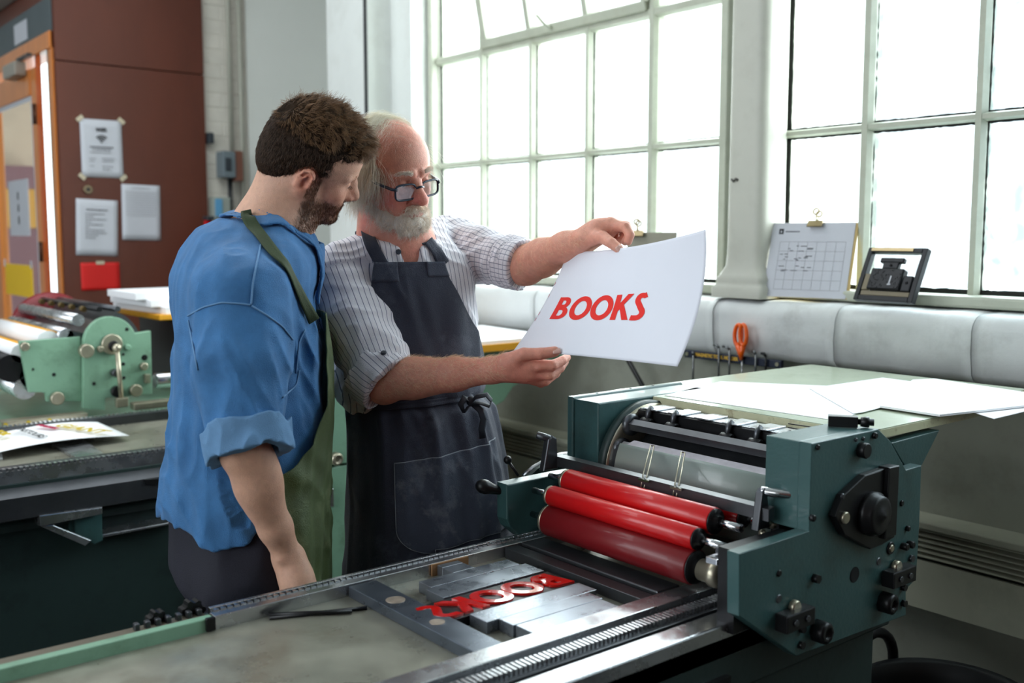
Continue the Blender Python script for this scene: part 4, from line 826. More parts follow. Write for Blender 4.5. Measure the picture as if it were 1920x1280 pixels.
t, M, w = leaner('clipboard', 'second clipboard mostly hidden behind the top of the held sheet', 'clipboard', (1170, 548), (1262, 550), .2, .22)
mbx(MB(), M, -w / 2, w / 2, 0, .19, -.004, 0, bev=.001).build('backing_board', mat('grey_backing_board', srgb(150, 146, 130), rough=.6), t); bull(M, -w / 2 + .03, .19, t)
# black locked-up forme leaning on the window
t, M, w = leaner('locked_forme', 'small black forme with an old engraved block, leaning on the right window', 'printing forme', (1606, 565), (1716, 572), .14, .42)
hh = .150; M_iron = mat('black_iron', srgb(34, 35, 38), rough=.4, metal=.5, var=.2, scale=30)
for a in ((-w / 2, -w / 2 + .014, 0, hh), (w / 2 - .014, w / 2, 0, hh), (-w / 2 + .014, w / 2 - .014, 0, .014), (-w / 2 + .014, w / 2 - .014, hh - .013, hh)): mbx(MB(), M, a[0], a[1], a[2], a[3], 0, .018, bev=.0015).build('chase_bar', M_iron, t)
mbx(MB(), M, -w / 2 + .012, w / 2 - .040, hh - .010, hh - .001, .0185, .020).build('brass_strip', M_brass, t)
mbx(MB(), M, -w / 2 + .034, w / 2 - .046, .030, .090, .002, .024, bev=.004).build('engraved_block', M_iron, t); mbx(MB(), M, -.030, .018, .090, .110, .004, .018, bev=.003).build('quoin', M_iron, t); mbx(MB(), M, -.042, .030, .108, .122, .004, .018, bev=.003).build('quoin', M_iron, t); mbx(MB(), M, w / 2 - .044, w / 2 - .016, .028, .072, .003, .020, bev=.003).build('quoin', M_iron, t)
mbx(MB(), M, -w / 2 + .015, -w / 2 + .032, .030, .075, .003, .017, bev=.002).build('wood_reglet', mat('grey_brown_wood', srgb(128, 118, 98), rough=.6), t); mbx(MB(), M, -w / 2 + .016, w / 2 - .016, .0145, .028, .004, .016, bev=.002).build('wood_reglet', MATS['grey_brown_wood'], t)
b = MB(); rr = random.Random(8)
for i in range(60): x_ = rr.uniform(-w / 2 + .038, w / 2 - .052); y_ = rr.uniform(.034, .084); mbx(b, M, x_, x_ + .003, y_, y_ + .003, .024, .0252)
tag(b.build('raised_engraving', M_iron, t), kind='stuff'); mbx(MB(), M, .010, .014, .044, .068, .024, .0256).build('engraved_figure', M_pap, t); mbx(MB(), M, .007, .017, .042, .046, .024, .0256).build('engraved_figure', M_pap, t)
MB().sphere(M @ Vector((-.004, .100, .019)), .004, 8).build('quoin_socket', M_blk, t); MB().sphere(M @ Vector((w / 2 - .030, .052, .021)), .004, 8).build('quoin_socket', M_blk, t)

# magnetic strip with tools under the ledge
SX = 2.395
a = at_x(1283, 662, SX); b = at_x(1464, 684, SX); t = thing('magnetic_tool_holder', 'dark blue magnetic tool holder strip with yellow lettering under the ledge', 'tool holder')
zz = (a[2] + b[2]) / 2; MB().box(SX, SX + .014, b[1], a[1], zz - .0115, zz + .0115, bev=.002).build('strip', mat('navy_strip', srgb(30, 36, 56), rough=.4), t)
MB().cyl((SX - .0005, b[1] + .012, zz), (SX - .003, b[1] + .012, zz), .006, n=12).build('screw', M_nick, t); MB().cyl((SX - .0005, a[1] - .012, zz), (SX - .003, a[1] - .012, zz), .006, n=12).build('screw', M_nick, t)
a2 = at_x(1304, 667, SX); b2 = at_x(1384, 677, SX); me = text_mesh('MAGNETIC TOOL HOLDER', .014, Matrix(), bold=.0006); wt = max(v.co.x for v in me.vertices) - min(v.co.x for v in me.vertices)
me.transform(Matrix.Diagonal((float(a2[1] - b2[1]) / wt, 1, 1, 1))); me.transform(frame_m((SX - .001, (a2[1] + b2[1]) / 2, zz + .001), (0, -1, 0), (0, 0, 1))); link_mesh('lettering', me, mat('yellow_lettering', srgb(214, 170, 60), rough=.5), t)
M_tool = mat('tool_steel', srgb(120, 122, 124), rough=.3, metal=.8)
for px_, p0, p1, head, lb_ in ((1300, 665, 730, .002, 'thin pale steel rod leftmost on the magnetic strip'), (1348, 652, 716, .010, 'steel key with a small hooked top, left of the orange scissors'), (1368, 655, 716, .013, 'steel tool with a square head, touching the orange scissors at left'), (1417, 664, 712, .006, 'bent steel key first to the right of the scissors'), (1436, 668, 710, .008, 'dark steel key at the right end of the strip')):
    a = at_x(px_, p0, SX - .007); b = at_x(px_ - 1, p1, SX - .007); tt = thing('hanging_tool', lb_, 'tool'); MB().tube([tuple(a), tuple((a + b) / 2), tuple(b - [0, 0, .03])], .0032, 8).build('shaft', M_tool if px_ != 1436 else M_black, tt)
    MB().tube([tuple(a), tuple(a + [0, head, .008]), tuple(a + [0, head * 2, .007])], .0042, 6).build('tool_head', M_tool if px_ != 1436 else M_black, tt)
t = thing('scissors', 'orange-handled scissors hanging on the magnetic strip', 'scissors'); M_or = mat('orange_plastic', srgb(238, 96, 12), rough=.3, coat=.3)
c = at_x(1390, 636, SX - .010)
def ringp(cy_, cz_, ry, rz, tilt): return [((SX - .010), c[1] + cy_ + ry * math.cos(a) * math.cos(tilt) - rz * math.sin(a) * math.sin(tilt), c[2] + cz_ + rz * math.sin(a) * math.cos(tilt) + ry * math.cos(a) * math.sin(tilt)) for a in np.linspace(0, 2 * PI, 25)]
MB().tube(ringp(.012, .012, .0125, .030, .06), .0062, 8, cap=False).build('handle', M_or, t); p_ = ringp(-.013, .014, .0120, .030, -.05); MB().tube([(x_ - .008, y_, z_) for x_, y_, z_ in p_], .0062, 8, cap=False).build('handle', M_or, t)
MB().tube([((SX - .010), c[1] + .012, c[2] - .018), ((SX - .010), c[1] + .002, c[2] - .042), ((SX - .008), c[1] - .001, c[2] - .060)], [.009, .008, .005], 8).build('handle_neck', M_or, t); MB().tube([((SX - .016), c[1] - .012, c[2] - .018), ((SX - .014), c[1] - .004, c[2] - .042), ((SX - .010), c[1] - .001, c[2] - .060)], [.009, .008, .005], 8).build('handle_neck', M_or, t)
for s in (.002, -.002): MB().tube([(SX - .006 + s, c[1] - .001, c[2] - .058), (SX - .006 + s, c[1] - .001 + s, c[2] - .15)], [.006, .002], 6, flat=.3).build('blade', M_chr, t)
# black rod of the bench stay and the rubber trug
a = at_x(1176, 672, 2.40); b = at_x(1212, 736, 2.40); d = b - a; t = thing('stay_rod', 'black diagonal rod below the held sheet, against the wall', 'rod'); MB().tube([tuple(a - d * .6), tuple(b + d * 1.2)], .008, 8).build('rod', M_black, t); MB().sphere(tuple(b + d * 1.2), .012, 10).build('rod_end', M_black, t)
t = thing('rubber_tub', 'black flexible tub with a hoop handle on the floor at lower right', 'tub'); tx, ty = at_z(1740, 1300, .40)[:2]; M_rub = mat('black_rubber', srgb(22, 24, 28), rough=.5)
tx, ty = 2.02, 1.04
MB().lathe((tx, ty, 0.0), (tx, ty, .54), [(0.0, .0), (.0, .13), (.02, .14), (.50, .175), (.53, .185), (.54, .182), (.53, .173), (.50, .165), (.04, .13), (.03, 0)], 40, cap=False).build('tub_body', M_rub, t)
for s in (-1, 1): MB().tube([(tx + .09 * math.cos(a) * 1.0, ty + s * .175, .53 + .085 * math.sin(a)) for a in np.linspace(0, PI, 13)], .012, 8).build('handle', M_rub, t)

# ================================================================ the print being held
hp_ = thing('printed_sheet', 'large white sheet printed BOOKS in red, held up by the bearded person', 'print')
cTL, cTR, cBR, cBL = at_d(1065, 472, 2.06), at_d(1323, 430, 1.70), at_d(1270, 687, 1.68), at_d(963, 657, 2.02)
def bez(p0, p1, bow, t): 
    m = (p0 + p1) / 2 + bow; return (1 - t) ** 2 * p0 + 2 * t * (1 - t) * m + t * t * p1
def SH(u, v):
    """u from left to right, v from top to bottom"""
    top = bez(cTL, cTR, cv(0, -.018, .015), u); bot = bez(cBL, cBR, cv(0, .004, .02), u)
    le = bez(cTL, cBL, cv(.016, -.006, 0), v); ri = bez(cTR, cBR, cv(.030, .0, -.01), v)
    c = (1 - u) * (1 - v) * cTL + u * (1 - v) * cTR + u * v * cBR + (1 - u) * v * cBL
    return (1 - v) * top + v * bot + (1 - u) * le + u * ri - c
nU, nV = 60, 44; G = np.array([[SH(u, v) for u in np.linspace(0, 1, nU)] for v in np.linspace(0, 1, nV)])
sheet(G, .0004).build('sheet', mat('held_paper', srgb(228, 230, 240), rough=.85, trans=0.0, var=.012), hp_)
# the word, laid on the sheet
fine = np.array([[SH(u, v) for u in np.linspace(0, 1, 241)] for v in np.linspace(0, 1, 181)]); rel = fine - EYE; dep = rel @ FWD; FPXs = np.stack([CXP + FPX * (rel @ RGT) / dep, CYP - FPX * (rel @ UPV) / dep], -1)
def uv_of(px_, py_):
    e = ((FPXs - np.array([px_, py_])) ** 2).sum(-1); k = int(e.argmin()); return (k % 241) / 240, (k // 241) / 180
q00, q10, q11, q01 = uv_of(1030, 598), uv_of(1207, 600), uv_of(1217, 548), uv_of(1052, 558)
for i, (ch_, xo) in enumerate(WORD):
    bm = glyph_mesh(ch_, .0)
    for v_ in bm.verts:
        s_, t_ = (v_.co.x + xo) / WLEN, v_.co.y; u = (q00[0] * (1 - s_) + q10[0] * s_) * (1 - t_) + (q01[0] * (1 - s_) + q11[0] * s_) * t_; vv_ = (q00[1] * (1 - s_) + q10[1] * s_) * (1 - t_) + (q01[1] * (1 - s_) + q11[1] * s_) * t_
        p = SH(u, vv_); du = SH(u + .01, vv_) - p; dv = SH(u, vv_ + .01) - p; n = np.cross(dv, du); n /= np.linalg.norm(n); n = n if n @ FWD < 0 else -n; v_.co = p + n * .0008
    MB().bm(bm).build('printed_letter', mat('red_ink', srgb(232, 26, 12), rough=.6), hp_)
for k, vv_ in enumerate((.08, .30, .42, .60, .66)):
    p = SH(.004, vv_); MB().tube([tuple(SH(.004, vv_) - FWD * .0008), tuple(SH(.004, vv_ + .03) - FWD * .0008)], .0007, 4).build('ink_fleck', mat('pink_fleck', srgb(220, 150, 160), rough=.6), hp_)
# ================================================================ organic surfaces: distance fields meshed by surface nets
_tab = np.random.RandomState(5).rand(32, 32, 32).astype(np.float32)
def noise3(P, sc):
    """trilinear value noise, 0..1; sc = scale per axis"""
    Q = P * np.asarray(sc, np.float32); F = np.floor(Q).astype(np.int32); T = (Q - F).astype(np.float32); T = T * T * (3 - 2 * T)
    i0 = F & 31; i1 = (F + 1) & 31
    x, y, z = T[:, 0], T[:, 1], T[:, 2]
    def g(a, b, c): return _tab[a, b, c]
    c00 = g(i0[:, 0], i0[:, 1], i0[:, 2]) * (1 - x) + g(i1[:, 0], i0[:, 1], i0[:, 2]) * x
    c10 = g(i0[:, 0], i1[:, 1], i0[:, 2]) * (1 - x) + g(i1[:, 0], i1[:, 1], i0[:, 2]) * x
    c01 = g(i0[:, 0], i0[:, 1], i1[:, 2]) * (1 - x) + g(i1[:, 0], i0[:, 1], i1[:, 2]) * x
    c11 = g(i0[:, 0], i1[:, 1], i1[:, 2]) * (1 - x) + g(i1[:, 0], i1[:, 1], i1[:, 2]) * x
    return (c00 * (1 - y) + c10 * y) * (1 - z) + (c01 * (1 - y) + c11 * y) * z
f32 = lambda a: np.asarray(a, np.float32)
class Frm:
    """a local frame: x forward, y to the left, z up"""
    def __init__(s, o, fwd, up, roll=0.0, sc=1.0):
        s.sc = sc
        s.o = np.asarray(o, float); f = np.asarray(fwd, float); f = f / np.linalg.norm(f)
        l = np.cross(up, f); l /= np.linalg.norm(l); u = np.cross(f, l)
        if roll:
            c, sn = math.cos(roll), math.sin(roll); l, u = l * c + u * sn, u * c - l * sn
        s.R = np.stack([f, l, u], 1)
    def p(s, x, y, z): return s.o + s.R @ np.array([x, y, z], float) * s.sc
    def v(s, x, y, z): return s.R @ np.array([x, y, z], float)
    def loc(s, P): return (P - f32(s.o)) @ f32(s.R) / np.float32(s.sc)
    def rot(s, rx=0, ry=0, rz=0):
        m = Matrix.Rotation(rz, 3, 'Z') @ Matrix.Rotation(ry, 3, 'Y') @ Matrix.Rotation(rx, 3, 'X')
        return s.R @ np.array(m)
class Field:
    def __init__(s, sc=1.0): s.ops = []; s.disp = []; s.sc = sc
    def _add(s, fn, c, r, k, mode): s.ops.append((fn, f32(c), float(r), float(k), mode)); return s
    def cone(s, a, b, ra, rb, k=0.01, mode='u'):
        ra *= s.sc; rb *= s.sc; k *= s.sc
        a = f32(a); b = f32(b); ba = b - a; bb = float(ba @ ba) + 1e-12
        def fn(P):
            pa = P - a; h = np.clip(pa @ ba / bb, 0, 1); d = pa - h[:, None] * ba
            return np.sqrt(np.einsum('ij,ij->i', d, d)) - (ra + (rb - ra) * h)
        return s._add(fn, (a + b) / 2, math.sqrt(bb) / 2 + max(ra, rb), k, mode)
    def chain(s, pts, rs, k=0.01, mode='u'):
        for i in range(len(pts) - 1): s.cone(pts[i], pts[i + 1], rs[i], rs[i + 1], k, mode)
        return s
    def ball(s, c, r, k=0.01, mode='u'):
        c = f32(c); r = r * s.sc; k = k * s.sc
        return s._add(lambda P: np.linalg.norm(P - c, axis=1) - r, c, r, k, mode)
    def ell(s, c, r, R, k=0.01, mode='u'):
        c = f32(c); r = f32(r) * np.float32(s.sc); R = f32(R); k = k * s.sc
        def fn(P):
            q = (P - c) @ R; a = q / r; k0 = np.sqrt((a * a).sum(1)) + 1e-9; b = a / r; k1 = np.sqrt((b * b).sum(1)) + 1e-9
            return k0 * (k0 - 1) / k1
        return s._add(fn, c, float(r.max()), k, mode)
    def rbox(s, c, r, R, rad, k=0.01, mode='u'):
        c = f32(c); r = f32(r); R = f32(R)
        def fn(P):
            q = np.abs((P - c) @ R) - (r - rad); return np.linalg.norm(np.maximum(q, 0), axis=1) + np.minimum(q.max(1), 0) - rad
        return s._add(fn, c, float(np.linalg.norm(r)), k, mode)
    def fn(s, fn, c, r, k=0.01, mode='u'): return s._add(fn, c, r, k, mode)
    def ev(s, P, cen=None, rad=0.0):
        d = np.full(len(P), 0.2, np.float32)
        for fn, c, r, k, mode in s.ops:
            if cen is not None and float(np.linalg.norm(cen - c)) > rad + r + k + 0.035: continue
            e = fn(P).astype(np.float32)
            if mode == 'u':
                if k > 0: h = np.maximum(k - np.abs(d - e), 0) / k; d = np.minimum(d, e) - h * h * k * 0.25
                else: d = np.minimum(d, e)
            elif mode == 's':
                if k > 0: h = np.maximum(k - np.abs(d + e), 0) / k; d = np.maximum(d, -e) + h * h * k * 0.25
                else: d = np.maximum(d, -e)
            elif mode == 'i': d = np.maximum(d, e)
        for fn in s.disp: d = d + fn(P)
        return d
    def mesh(s, lo, hi, h):
        lo = np.asarray(lo, float); hi = np.asarray(hi, float); B = 8
        nb = np.ceil((hi - lo) / (h * B)).astype(int) + 1; n = nb * B
        g = np.stack(np.meshgrid(*[np.arange(k) for k in nb], indexing='ij'), -1).reshape(-1, 3)
        cen = (lo + (g * B + (B - 1) / 2) * h).astype(np.float32)
        cd = np.empty(len(g), np.float32)
        for sup in _groups(g, 8):
            c = cen[sup]; m = c.mean(0); cd[sup] = s.ev(c, m, float(np.linalg.norm(c - m, axis=1).max()) + B * h * 1.2)
        V = np.repeat(np.repeat(np.repeat(cd.reshape(nb), B, 0), B, 1), B, 2)
        act = np.abs(cd) < h * B * 0.87 * 1.25 + 0.012
        ga = g[act]; off = np.stack(np.meshgrid(*[np.arange(B)] * 3, indexing='ij'), -1).reshape(-1, 3)
        for sup in _groups(ga, 3):
            gg = ga[sup]; idx = (gg[:, None, :] * B + off[None]).reshape(-1, 3)
            P = (lo + idx * h).astype(np.float32); m = (P.min(0) + P.max(0)) / 2
            V[idx[:, 0], idx[:, 1], idx[:, 2]] = s.ev(P, m, float(np.linalg.norm(P.max(0) - P.min(0))) / 2)
        V[0] = V[-1] = 1; V[:, 0] = V[:, -1] = 1; V[:, :, 0] = V[:, :, -1] = 1
        S = V < 0
        cnt = np.zeros((n[0] - 1, n[1] - 1, n[2] - 1), np.int8); sl = [slice(0, -1), slice(1, None)]
        for a in range(2):
            for b in range(2):
                for c in range(2): cnt += S[sl[a], sl[b], sl[c]]
        ci = np.argwhere((cnt > 0) & (cnt < 8)); del cnt
        ids = np.full((n[0] - 1, n[1] - 1, n[2] - 1), -1, np.int32); ids[ci[:, 0], ci[:, 1], ci[:, 2]] = np.arange(len(ci))
        co = [(a, b, c) for a in range(2) for b in range(2) for c in range(2)]
        cval = {t: V[ci[:, 0] + t[0], ci[:, 1] + t[1], ci[:, 2] + t[2]] for t in co}
        acc = np.zeros((len(ci), 3)); w = np.zeros(len(ci))
        for t in co:
            for ax in range(3):
                if t[ax] == 0:
                    u = list(t); u[ax] = 1; u = tuple(u); a = cval[t]; b = cval[u]; x = (a < 0) != (b < 0)
                    tt = np.where(x, a / np.where(x, a - b, 1), 0)
                    p = np.tile(np.array(t, float), (len(ci), 1)); p[:, ax] += tt; acc += p * x[:, None]; w += x
        verts = lo + (ci + acc / np.maximum(w, 1)[:, None]) * h
        quads = []
        for ax in range(3):
            A = S.take(range(0, n[ax] - 1), ax); Bm = S.take(range(1, n[ax]), ax)
            e = np.argwhere(A != Bm); e = e[(e > 0).all(1)]
            o1, o2 = [(ax + 1) % 3, (ax + 2) % 3]
            d1 = np.zeros(3, int); d1[o1] = 1; d2 = np.zeros(3, int); d2[o2] = 1
            e = e[(e[:, o1] < n[o1] - 1) & (e[:, o2] < n[o2] - 1)]
            G = lambda q: ids[q[:, 0], q[:, 1], q[:, 2]]
            q = np.stack([G(e), G(e - d1), G(e - d1 - d2), G(e - d2)], 1)
            fl = ~S[e[:, 0], e[:, 1], e[:, 2]]; q[fl] = q[fl][:, ::-1]
            quads.append(q[(q >= 0).all(1)])
        return verts, np.concatenate(quads)
def _groups(g, S):
    key = (g // S) @ np.array([1, 4096, 4096 * 4096]); o = np.argsort(key, kind='stable'); k = key[o]
    cut = np.flatnonzero(np.diff(k)) + 1
    return np.split(o, cut)
def np_mesh(name, v, q, m, parent=None, cols=None, attrs=None):
    me = bpy.data.meshes.new(name); me.vertices.add(len(v)); me.vertices.foreach_set('co', np.asarray(v, np.float32).ravel())
    me.loops.add(len(q) * 4); me.loops.foreach_set('vertex_index', q.ravel().astype(np.int32))
    me.polygons.add(len(q)); me.polygons.foreach_set('loop_start', np.arange(0, len(q) * 4, 4, dtype=np.int32))
    me.polygons.foreach_set('use_smooth', np.ones(len(q), bool)); me.update(calc_edges=True); me.validate()
    if cols is not None:
        a = me.color_attributes.new('Col', 'FLOAT_COLOR', 'POINT'); c = np.ones((len(v), 4), np.float32); c[:, :3] = cols; a.data.foreach_set('color', c.ravel())
    for k, x in (attrs or {}).items():
        a = me.attributes.new(k, 'FLOAT', 'POINT'); a.data.foreach_set('value', np.asarray(x, np.float32))
    return link_mesh(name, me, m, parent)
def strands(name, pts, radii, m, parent):
    """pts: (n, k, 3) hair strands; radii: (k,) from root to tip"""
    n, k = pts.shape[:2]
    hc = bpy.data.hair_curves.new(name); hc.add_curves([k] * n)
    hc.attributes['position'].data.foreach_set('vector', pts.astype(np.float32).ravel())
    a = hc.attributes.get('radius') or hc.attributes.new('radius', 'FLOAT', 'POINT')
    a.data.foreach_set('value', np.tile(np.asarray(radii, np.float32), n))
    hc.materials.append(m)
    o = bpy.data.objects.new(name, hc); COL.objects.link(o)
    o.parent = parent; o.matrix_parent_inverse = parent_inv(parent)
    return o
def smooth01(x, a, b):
    t = np.clip((x - a) / (b - a), 0, 1); return t * t * (3 - 2 * t)
def gauss(x, c, w): return np.exp(-((x - c) / w) ** 2)

# ---- the head: all measures in metres from the point between the ear canals; x forward, y left, z up
def add_head(F, f, old=False):
    R = f.R; P = f.p
    F.ell(P(-.008, 0, .043), (.096, .075, .086), R, 0)
    F.ell(P(.040, 0, .045), (.052, .060, .058), R, .03)
    F.ell(P(.042, 0, -.030), (.050, .054, .070), R, .03)
    for s in (-1, 1):
        F.cone(P(.008, s * .052, -.045), P(.070, s * .018, -.083), .016, .016, .03)      # jaw
        F.cone(P(.0, s * .056, -.01), P(.010, s * .052, -.05), .014, .015, .025)
        F.ball(P(.063, s * .042, -.020), .018, .02)                                      # cheekbone
        F.ell(P(.070, s * .028, -.045), (.018, .018, .020), R, .018)                      # cheek
    F.ball(P(.080, 0, -.088), .0155, .02)
    F.cone(P(.077, -.012, -.087), P(.077, .012, -.087), .014, .014, .012)
    F.ell(P(.076, 0, -.062), (.017, .027, .024), R, .014)
    for s in (-1, 1):
        F.ell(P(.096, s * .031, .004), (.0145, .0165, .0125), R, .014, 's')                 # eye sockets
        F.cone(P(.0875, s * .013, .0225), P(.071, s * .046, .0225), .0078, .0065, .012)      # brow ridge
        F.ball(P(.073, s * .0315, .003), .0145, .003)                                       # lids
        F.cone(P(.084, s * .018, -.003), P(.078, s * .042, -.006), .0035, .0035, .006)
    # nose
    F.chain([P(.084, 0, .020), P(.096, 0, .001), P(.108, 0, -.020), P(.1125, 0, -.0275)], [.0065, .0070, .0082, .0098], .012)
    F.cone(P(.085, 0, -.005), P(.092, 0, -.03), .012, .014, .012)
    for s in (-1, 1):
        F.ell(P(.0985, s * .0125, -.0315), (.0105, .0062, .0078), R, .006)
        F.ell(P(.1035, s * .0075, -.0395), (.0045, .0032, .0040), R, .003, 's')
    # lips
    for s in (-1, 1):
        F.cone(P(.0945, s * .004, -.0560), P(.084, s * .024, -.0600), .0050, .0022, .004)
        F.cone(P(.0930, 0, -.0665), P(.083, s * .022, -.0620), .0058, .0024, .004)
    F.chain([P(.086, .026, -.0612), P(.0985, .008, -.0612), P(.0985, -.008, -.0612), P(.086, -.026, -.0612)], [.0008] * 4, .003, 's')
    F.ell(P(.0905, 0, -.0775), (.006, .015, .0045), R, .008, 's')
    F.cone(P(.0985, 0, -.046), P(.0975, 0, -.051), .002, .002, .004, 's')
    # ears
    for s in (-1, 1):
        E = f.rot(rx=s * -.12, ry=.18, rz=s * .38)
        c = P(-.006, s * .076, -.004)
        e = lambda x, y, z: c + E @ np.array([x, s * y, z]) * f.sc
        F.ell(c, (.0165, .0050, .0300), E, .006)
        F.ell(e(.001, .006, -.002), (.0095, .0055, .0165), E, .003, 's')
        F.chain([e(.012, .003, .004), e(.011, .006, .020), e(.0, .009, .0295), e(-.012, .009, .022), e(-.0155, .008, .004), e(-.010, .007, -.014)],
                [.0024, .0028, .0030, .0030, .0028, .0026], .003)
        F.chain([e(-.002, .0075, .014), e(-.008, .008, .004), e(-.005, .007, -.012)], [.002, .0024, .002], .004)
        F.ell(e(.002, .003, -.0245), (.0075, .0042, .0085), E, .004)
        F.ball(e(.0125, .001, -.003), .0042, .005)
def head_frame_young():
    f = cv(math.cos(.44), -math.sin(.44), .06)
    F = Frm((0, 0, 0), f, UPV, 0); 
    return F
# ================================================================ the two men
def hit(F, px, py, near=1.2, far=3.2, off=0.0):
    """the point of a field's surface that lies on the line from the eye through a spot of the photograph"""
    d = ray(px, py); d = d / np.linalg.norm(d); t = near
    for _ in range(90):
        P = (EYE + d * t).astype(np.float32)[None]; v = float(F.ev(P)[0])
        if v < 0.0008: break
        t += max(v * 0.6, 0.0006)
        if t > far: return None
    return EYE + d * (t - off)
def lift_off(F, C, off=.0055):
    """keep the middle line of a ribbon just clear of the cloth under it"""
    C = np.array(C, float)
    for _ in range(5):
        d = F.ev(C.astype(np.float32)).astype(float)
        for i in range(len(C)):
            if d[i] < off: C[i] += grad(F, C[i]) * (off - d[i])
        C[1:-1] = (C[:-2] + 2 * C[1:-1] + C[2:]) / 4
    return C
def grad(F, p):
    e = 0.003; p = np.asarray(p, float)
    P = np.array([p + [e, 0, 0], p - [e, 0, 0], p + [0, e, 0], p - [0, e, 0], p + [0, 0, e], p - [0, 0, e]], np.float32)
    v = F.ev(P); g = np.array([v[0] - v[1], v[2] - v[3], v[4] - v[5]], float); return g / (np.linalg.norm(g) + 1e-9)
class Loft:
    """a trunk of horizontal superellipse sections; keys: (px, py, depth, half depth, half width)"""
    def __init__(s, keys, yaw, n=2.3):
        C = np.array([at_d(k[0], k[1], k[2]) for k in keys]); o = np.argsort(C[:, 2])
        s.z = C[o, 2]; s.cx = C[o, 0]; s.cy = C[o, 1]; s.a = np.array([keys[i][3] for i in o]); s.b = np.array([keys[i][4] for i in o]); s.n = n
        f = cv(math.cos(yaw), 0, -math.sin(yaw)); f[2] = 0; s.f = f / np.linalg.norm(f); s.l = np.cross([0, 0, 1], s.f)
    def at(s, z):
        i = lambda A: np.interp(z, s.z, A)
        # smooth the piecewise keys a little
        w = 0.02; g = lambda A: (np.interp(z - w, s.z, A) + 2 * np.interp(z, s.z, A) + np.interp(z + w, s.z, A)) / 4
        return g(s.cx), g(s.cy), g(s.a), g(s.b)
    def local(s, P):
        cx, cy, a, b = s.at(P[:, 2]); dx = P[:, 0] - cx; dy = P[:, 1] - cy
        return dx * s.f[0] + dy * s.f[1], dx * s.l[0] + dy * s.l[1], a, b
    def sdf(s, lo=None, hi=None, round_=0.03):
        def fn(P):
            x, y, a, b = s.local(P); r = np.sqrt(x * x + y * y) + 1e-6
            k = (np.abs(x / a) ** s.n + np.abs(y / b) ** s.n) ** (1 / s.n) + 1e-6
            d = r * (1 - 1 / np.maximum(k, 1e-3)); d = np.where(k < .3, -np.minimum(a, b) * (1 - k), d)
            for q in ([] if lo is None else [lo - P[:, 2]]) + ([] if hi is None else [P[:, 2] - hi]):
                h = np.maximum(round_ - np.abs(d - q), 0) / round_; d = np.maximum(d, q) + h * h * round_ / 4
            return d
        c = np.array([s.cx.mean(), s.cy.mean(), s.z.mean()]); r = float(np.hypot(s.z.max() - s.z.min(), .6)) / 2 + .15
        return fn, c, r
    def pt(s, z, th, off=0.0):
        cx, cy, a, b = s.at(z); c, sn = np.cos(th), np.sin(th); n = s.n
        k = (np.abs(c / a) ** n + np.abs(sn / b) ** n) ** (-1 / n) + off
        x = k * c; y = k * sn
        return np.stack([cx + x * s.f[0] + y * s.l[0], cy + x * s.f[1] + y * s.l[1], z + 0 * x], -1)
def zat(py, D, px=800): return float(at_d(px, py, D)[2])
def skin_mat(name):
    return mat(name, (1, 1, 1, 1), rough=0.5, attr='Col', bump=0.25, bscale=420, sss=0.16, spec=0.45, var=0.10, scale=90)
M_skin_y = skin_mat('skin_fair'); M_skin_o = skin_mat('skin_ruddy')
def hair_mat(name, c1, c2, rough=0.45):
    m = bpy.data.materials.new(name); m.use_nodes = True; N = m.node_tree.nodes; L = m.node_tree.links; b = N['Principled BSDF']
    hi = N.new('ShaderNodeHairInfo'); r = N.new('ShaderNodeValToRGB'); r.color_ramp.elements[0].color = c1; r.color_ramp.elements[1].color = c2
    ad = N.new('ShaderNodeMath'); ad.operation = 'MULTIPLY_ADD'; L.new(hi.outputs['Random'], ad.inputs[0]); ad.inputs[1].default_value = 0.6
    mu = N.new('ShaderNodeMath'); mu.operation = 'MULTIPLY'; L.new(hi.outputs['Intercept'], mu.inputs[0]); mu.inputs[1].default_value = 0.5
    L.new(mu.outputs[0], ad.inputs[2]); L.new(ad.outputs[0], r.inputs['Fac']); L.new(r.outputs['Color'], b.inputs['Base Color'])
    b.inputs['Roughness'].default_value = rough; b.inputs['Specular IOR Level'].default_value = 0.35
    return m
def surf_samples(v, q, n, rs):
    a = v[q[:, 0]]; b = v[q[:, 1]]; c = v[q[:, 2]]; d = v[q[:, 3]]
    N = np.cross(c - a, d - b); A = np.linalg.norm(N, axis=1) + 1e-12
    i = rs.choice(len(q), n, p=A / A.sum()); s = rs.rand(n, 1); t = rs.rand(n, 1)
    return (a[i] * (1 - s) + b[i] * s) * (1 - t) + (d[i] * (1 - s) + c[i] * s) * t, N[i] / A[i][:, None]
def unit(a): return a / (np.linalg.norm(a, axis=-1, keepdims=True) + 1e-9)
def grow(p, n, t, L, K, lift, curl, rs, grav=None, wave=0.0, wf=30.0):
    """strands from roots p, along tangent t, lifting off by lift (root value, fading), random curl"""
    out = [p]; cur = p.copy(); n = n.copy(); t = unit(t); step = (L / (K - 1))[:, None]
    side = np.cross(n, t); ph = rs.rand(len(p), 1) * 6.28
    w = rs.randn(len(p), 3) * curl
    for i in range(1, K):
        u = i / (K - 1)
        d = t * 1.0 + n * (lift[:, None] if isinstance(lift, np.ndarray) else lift) * (1 - 1.25 * u) + w * u + side * wave * math.sin(u * 5.0) * np.cos(ph)
        if grav is not None: d = d + grav * u
        cur = cur + unit(d) * step; out.append(cur)
    return np.stack(out, 1)

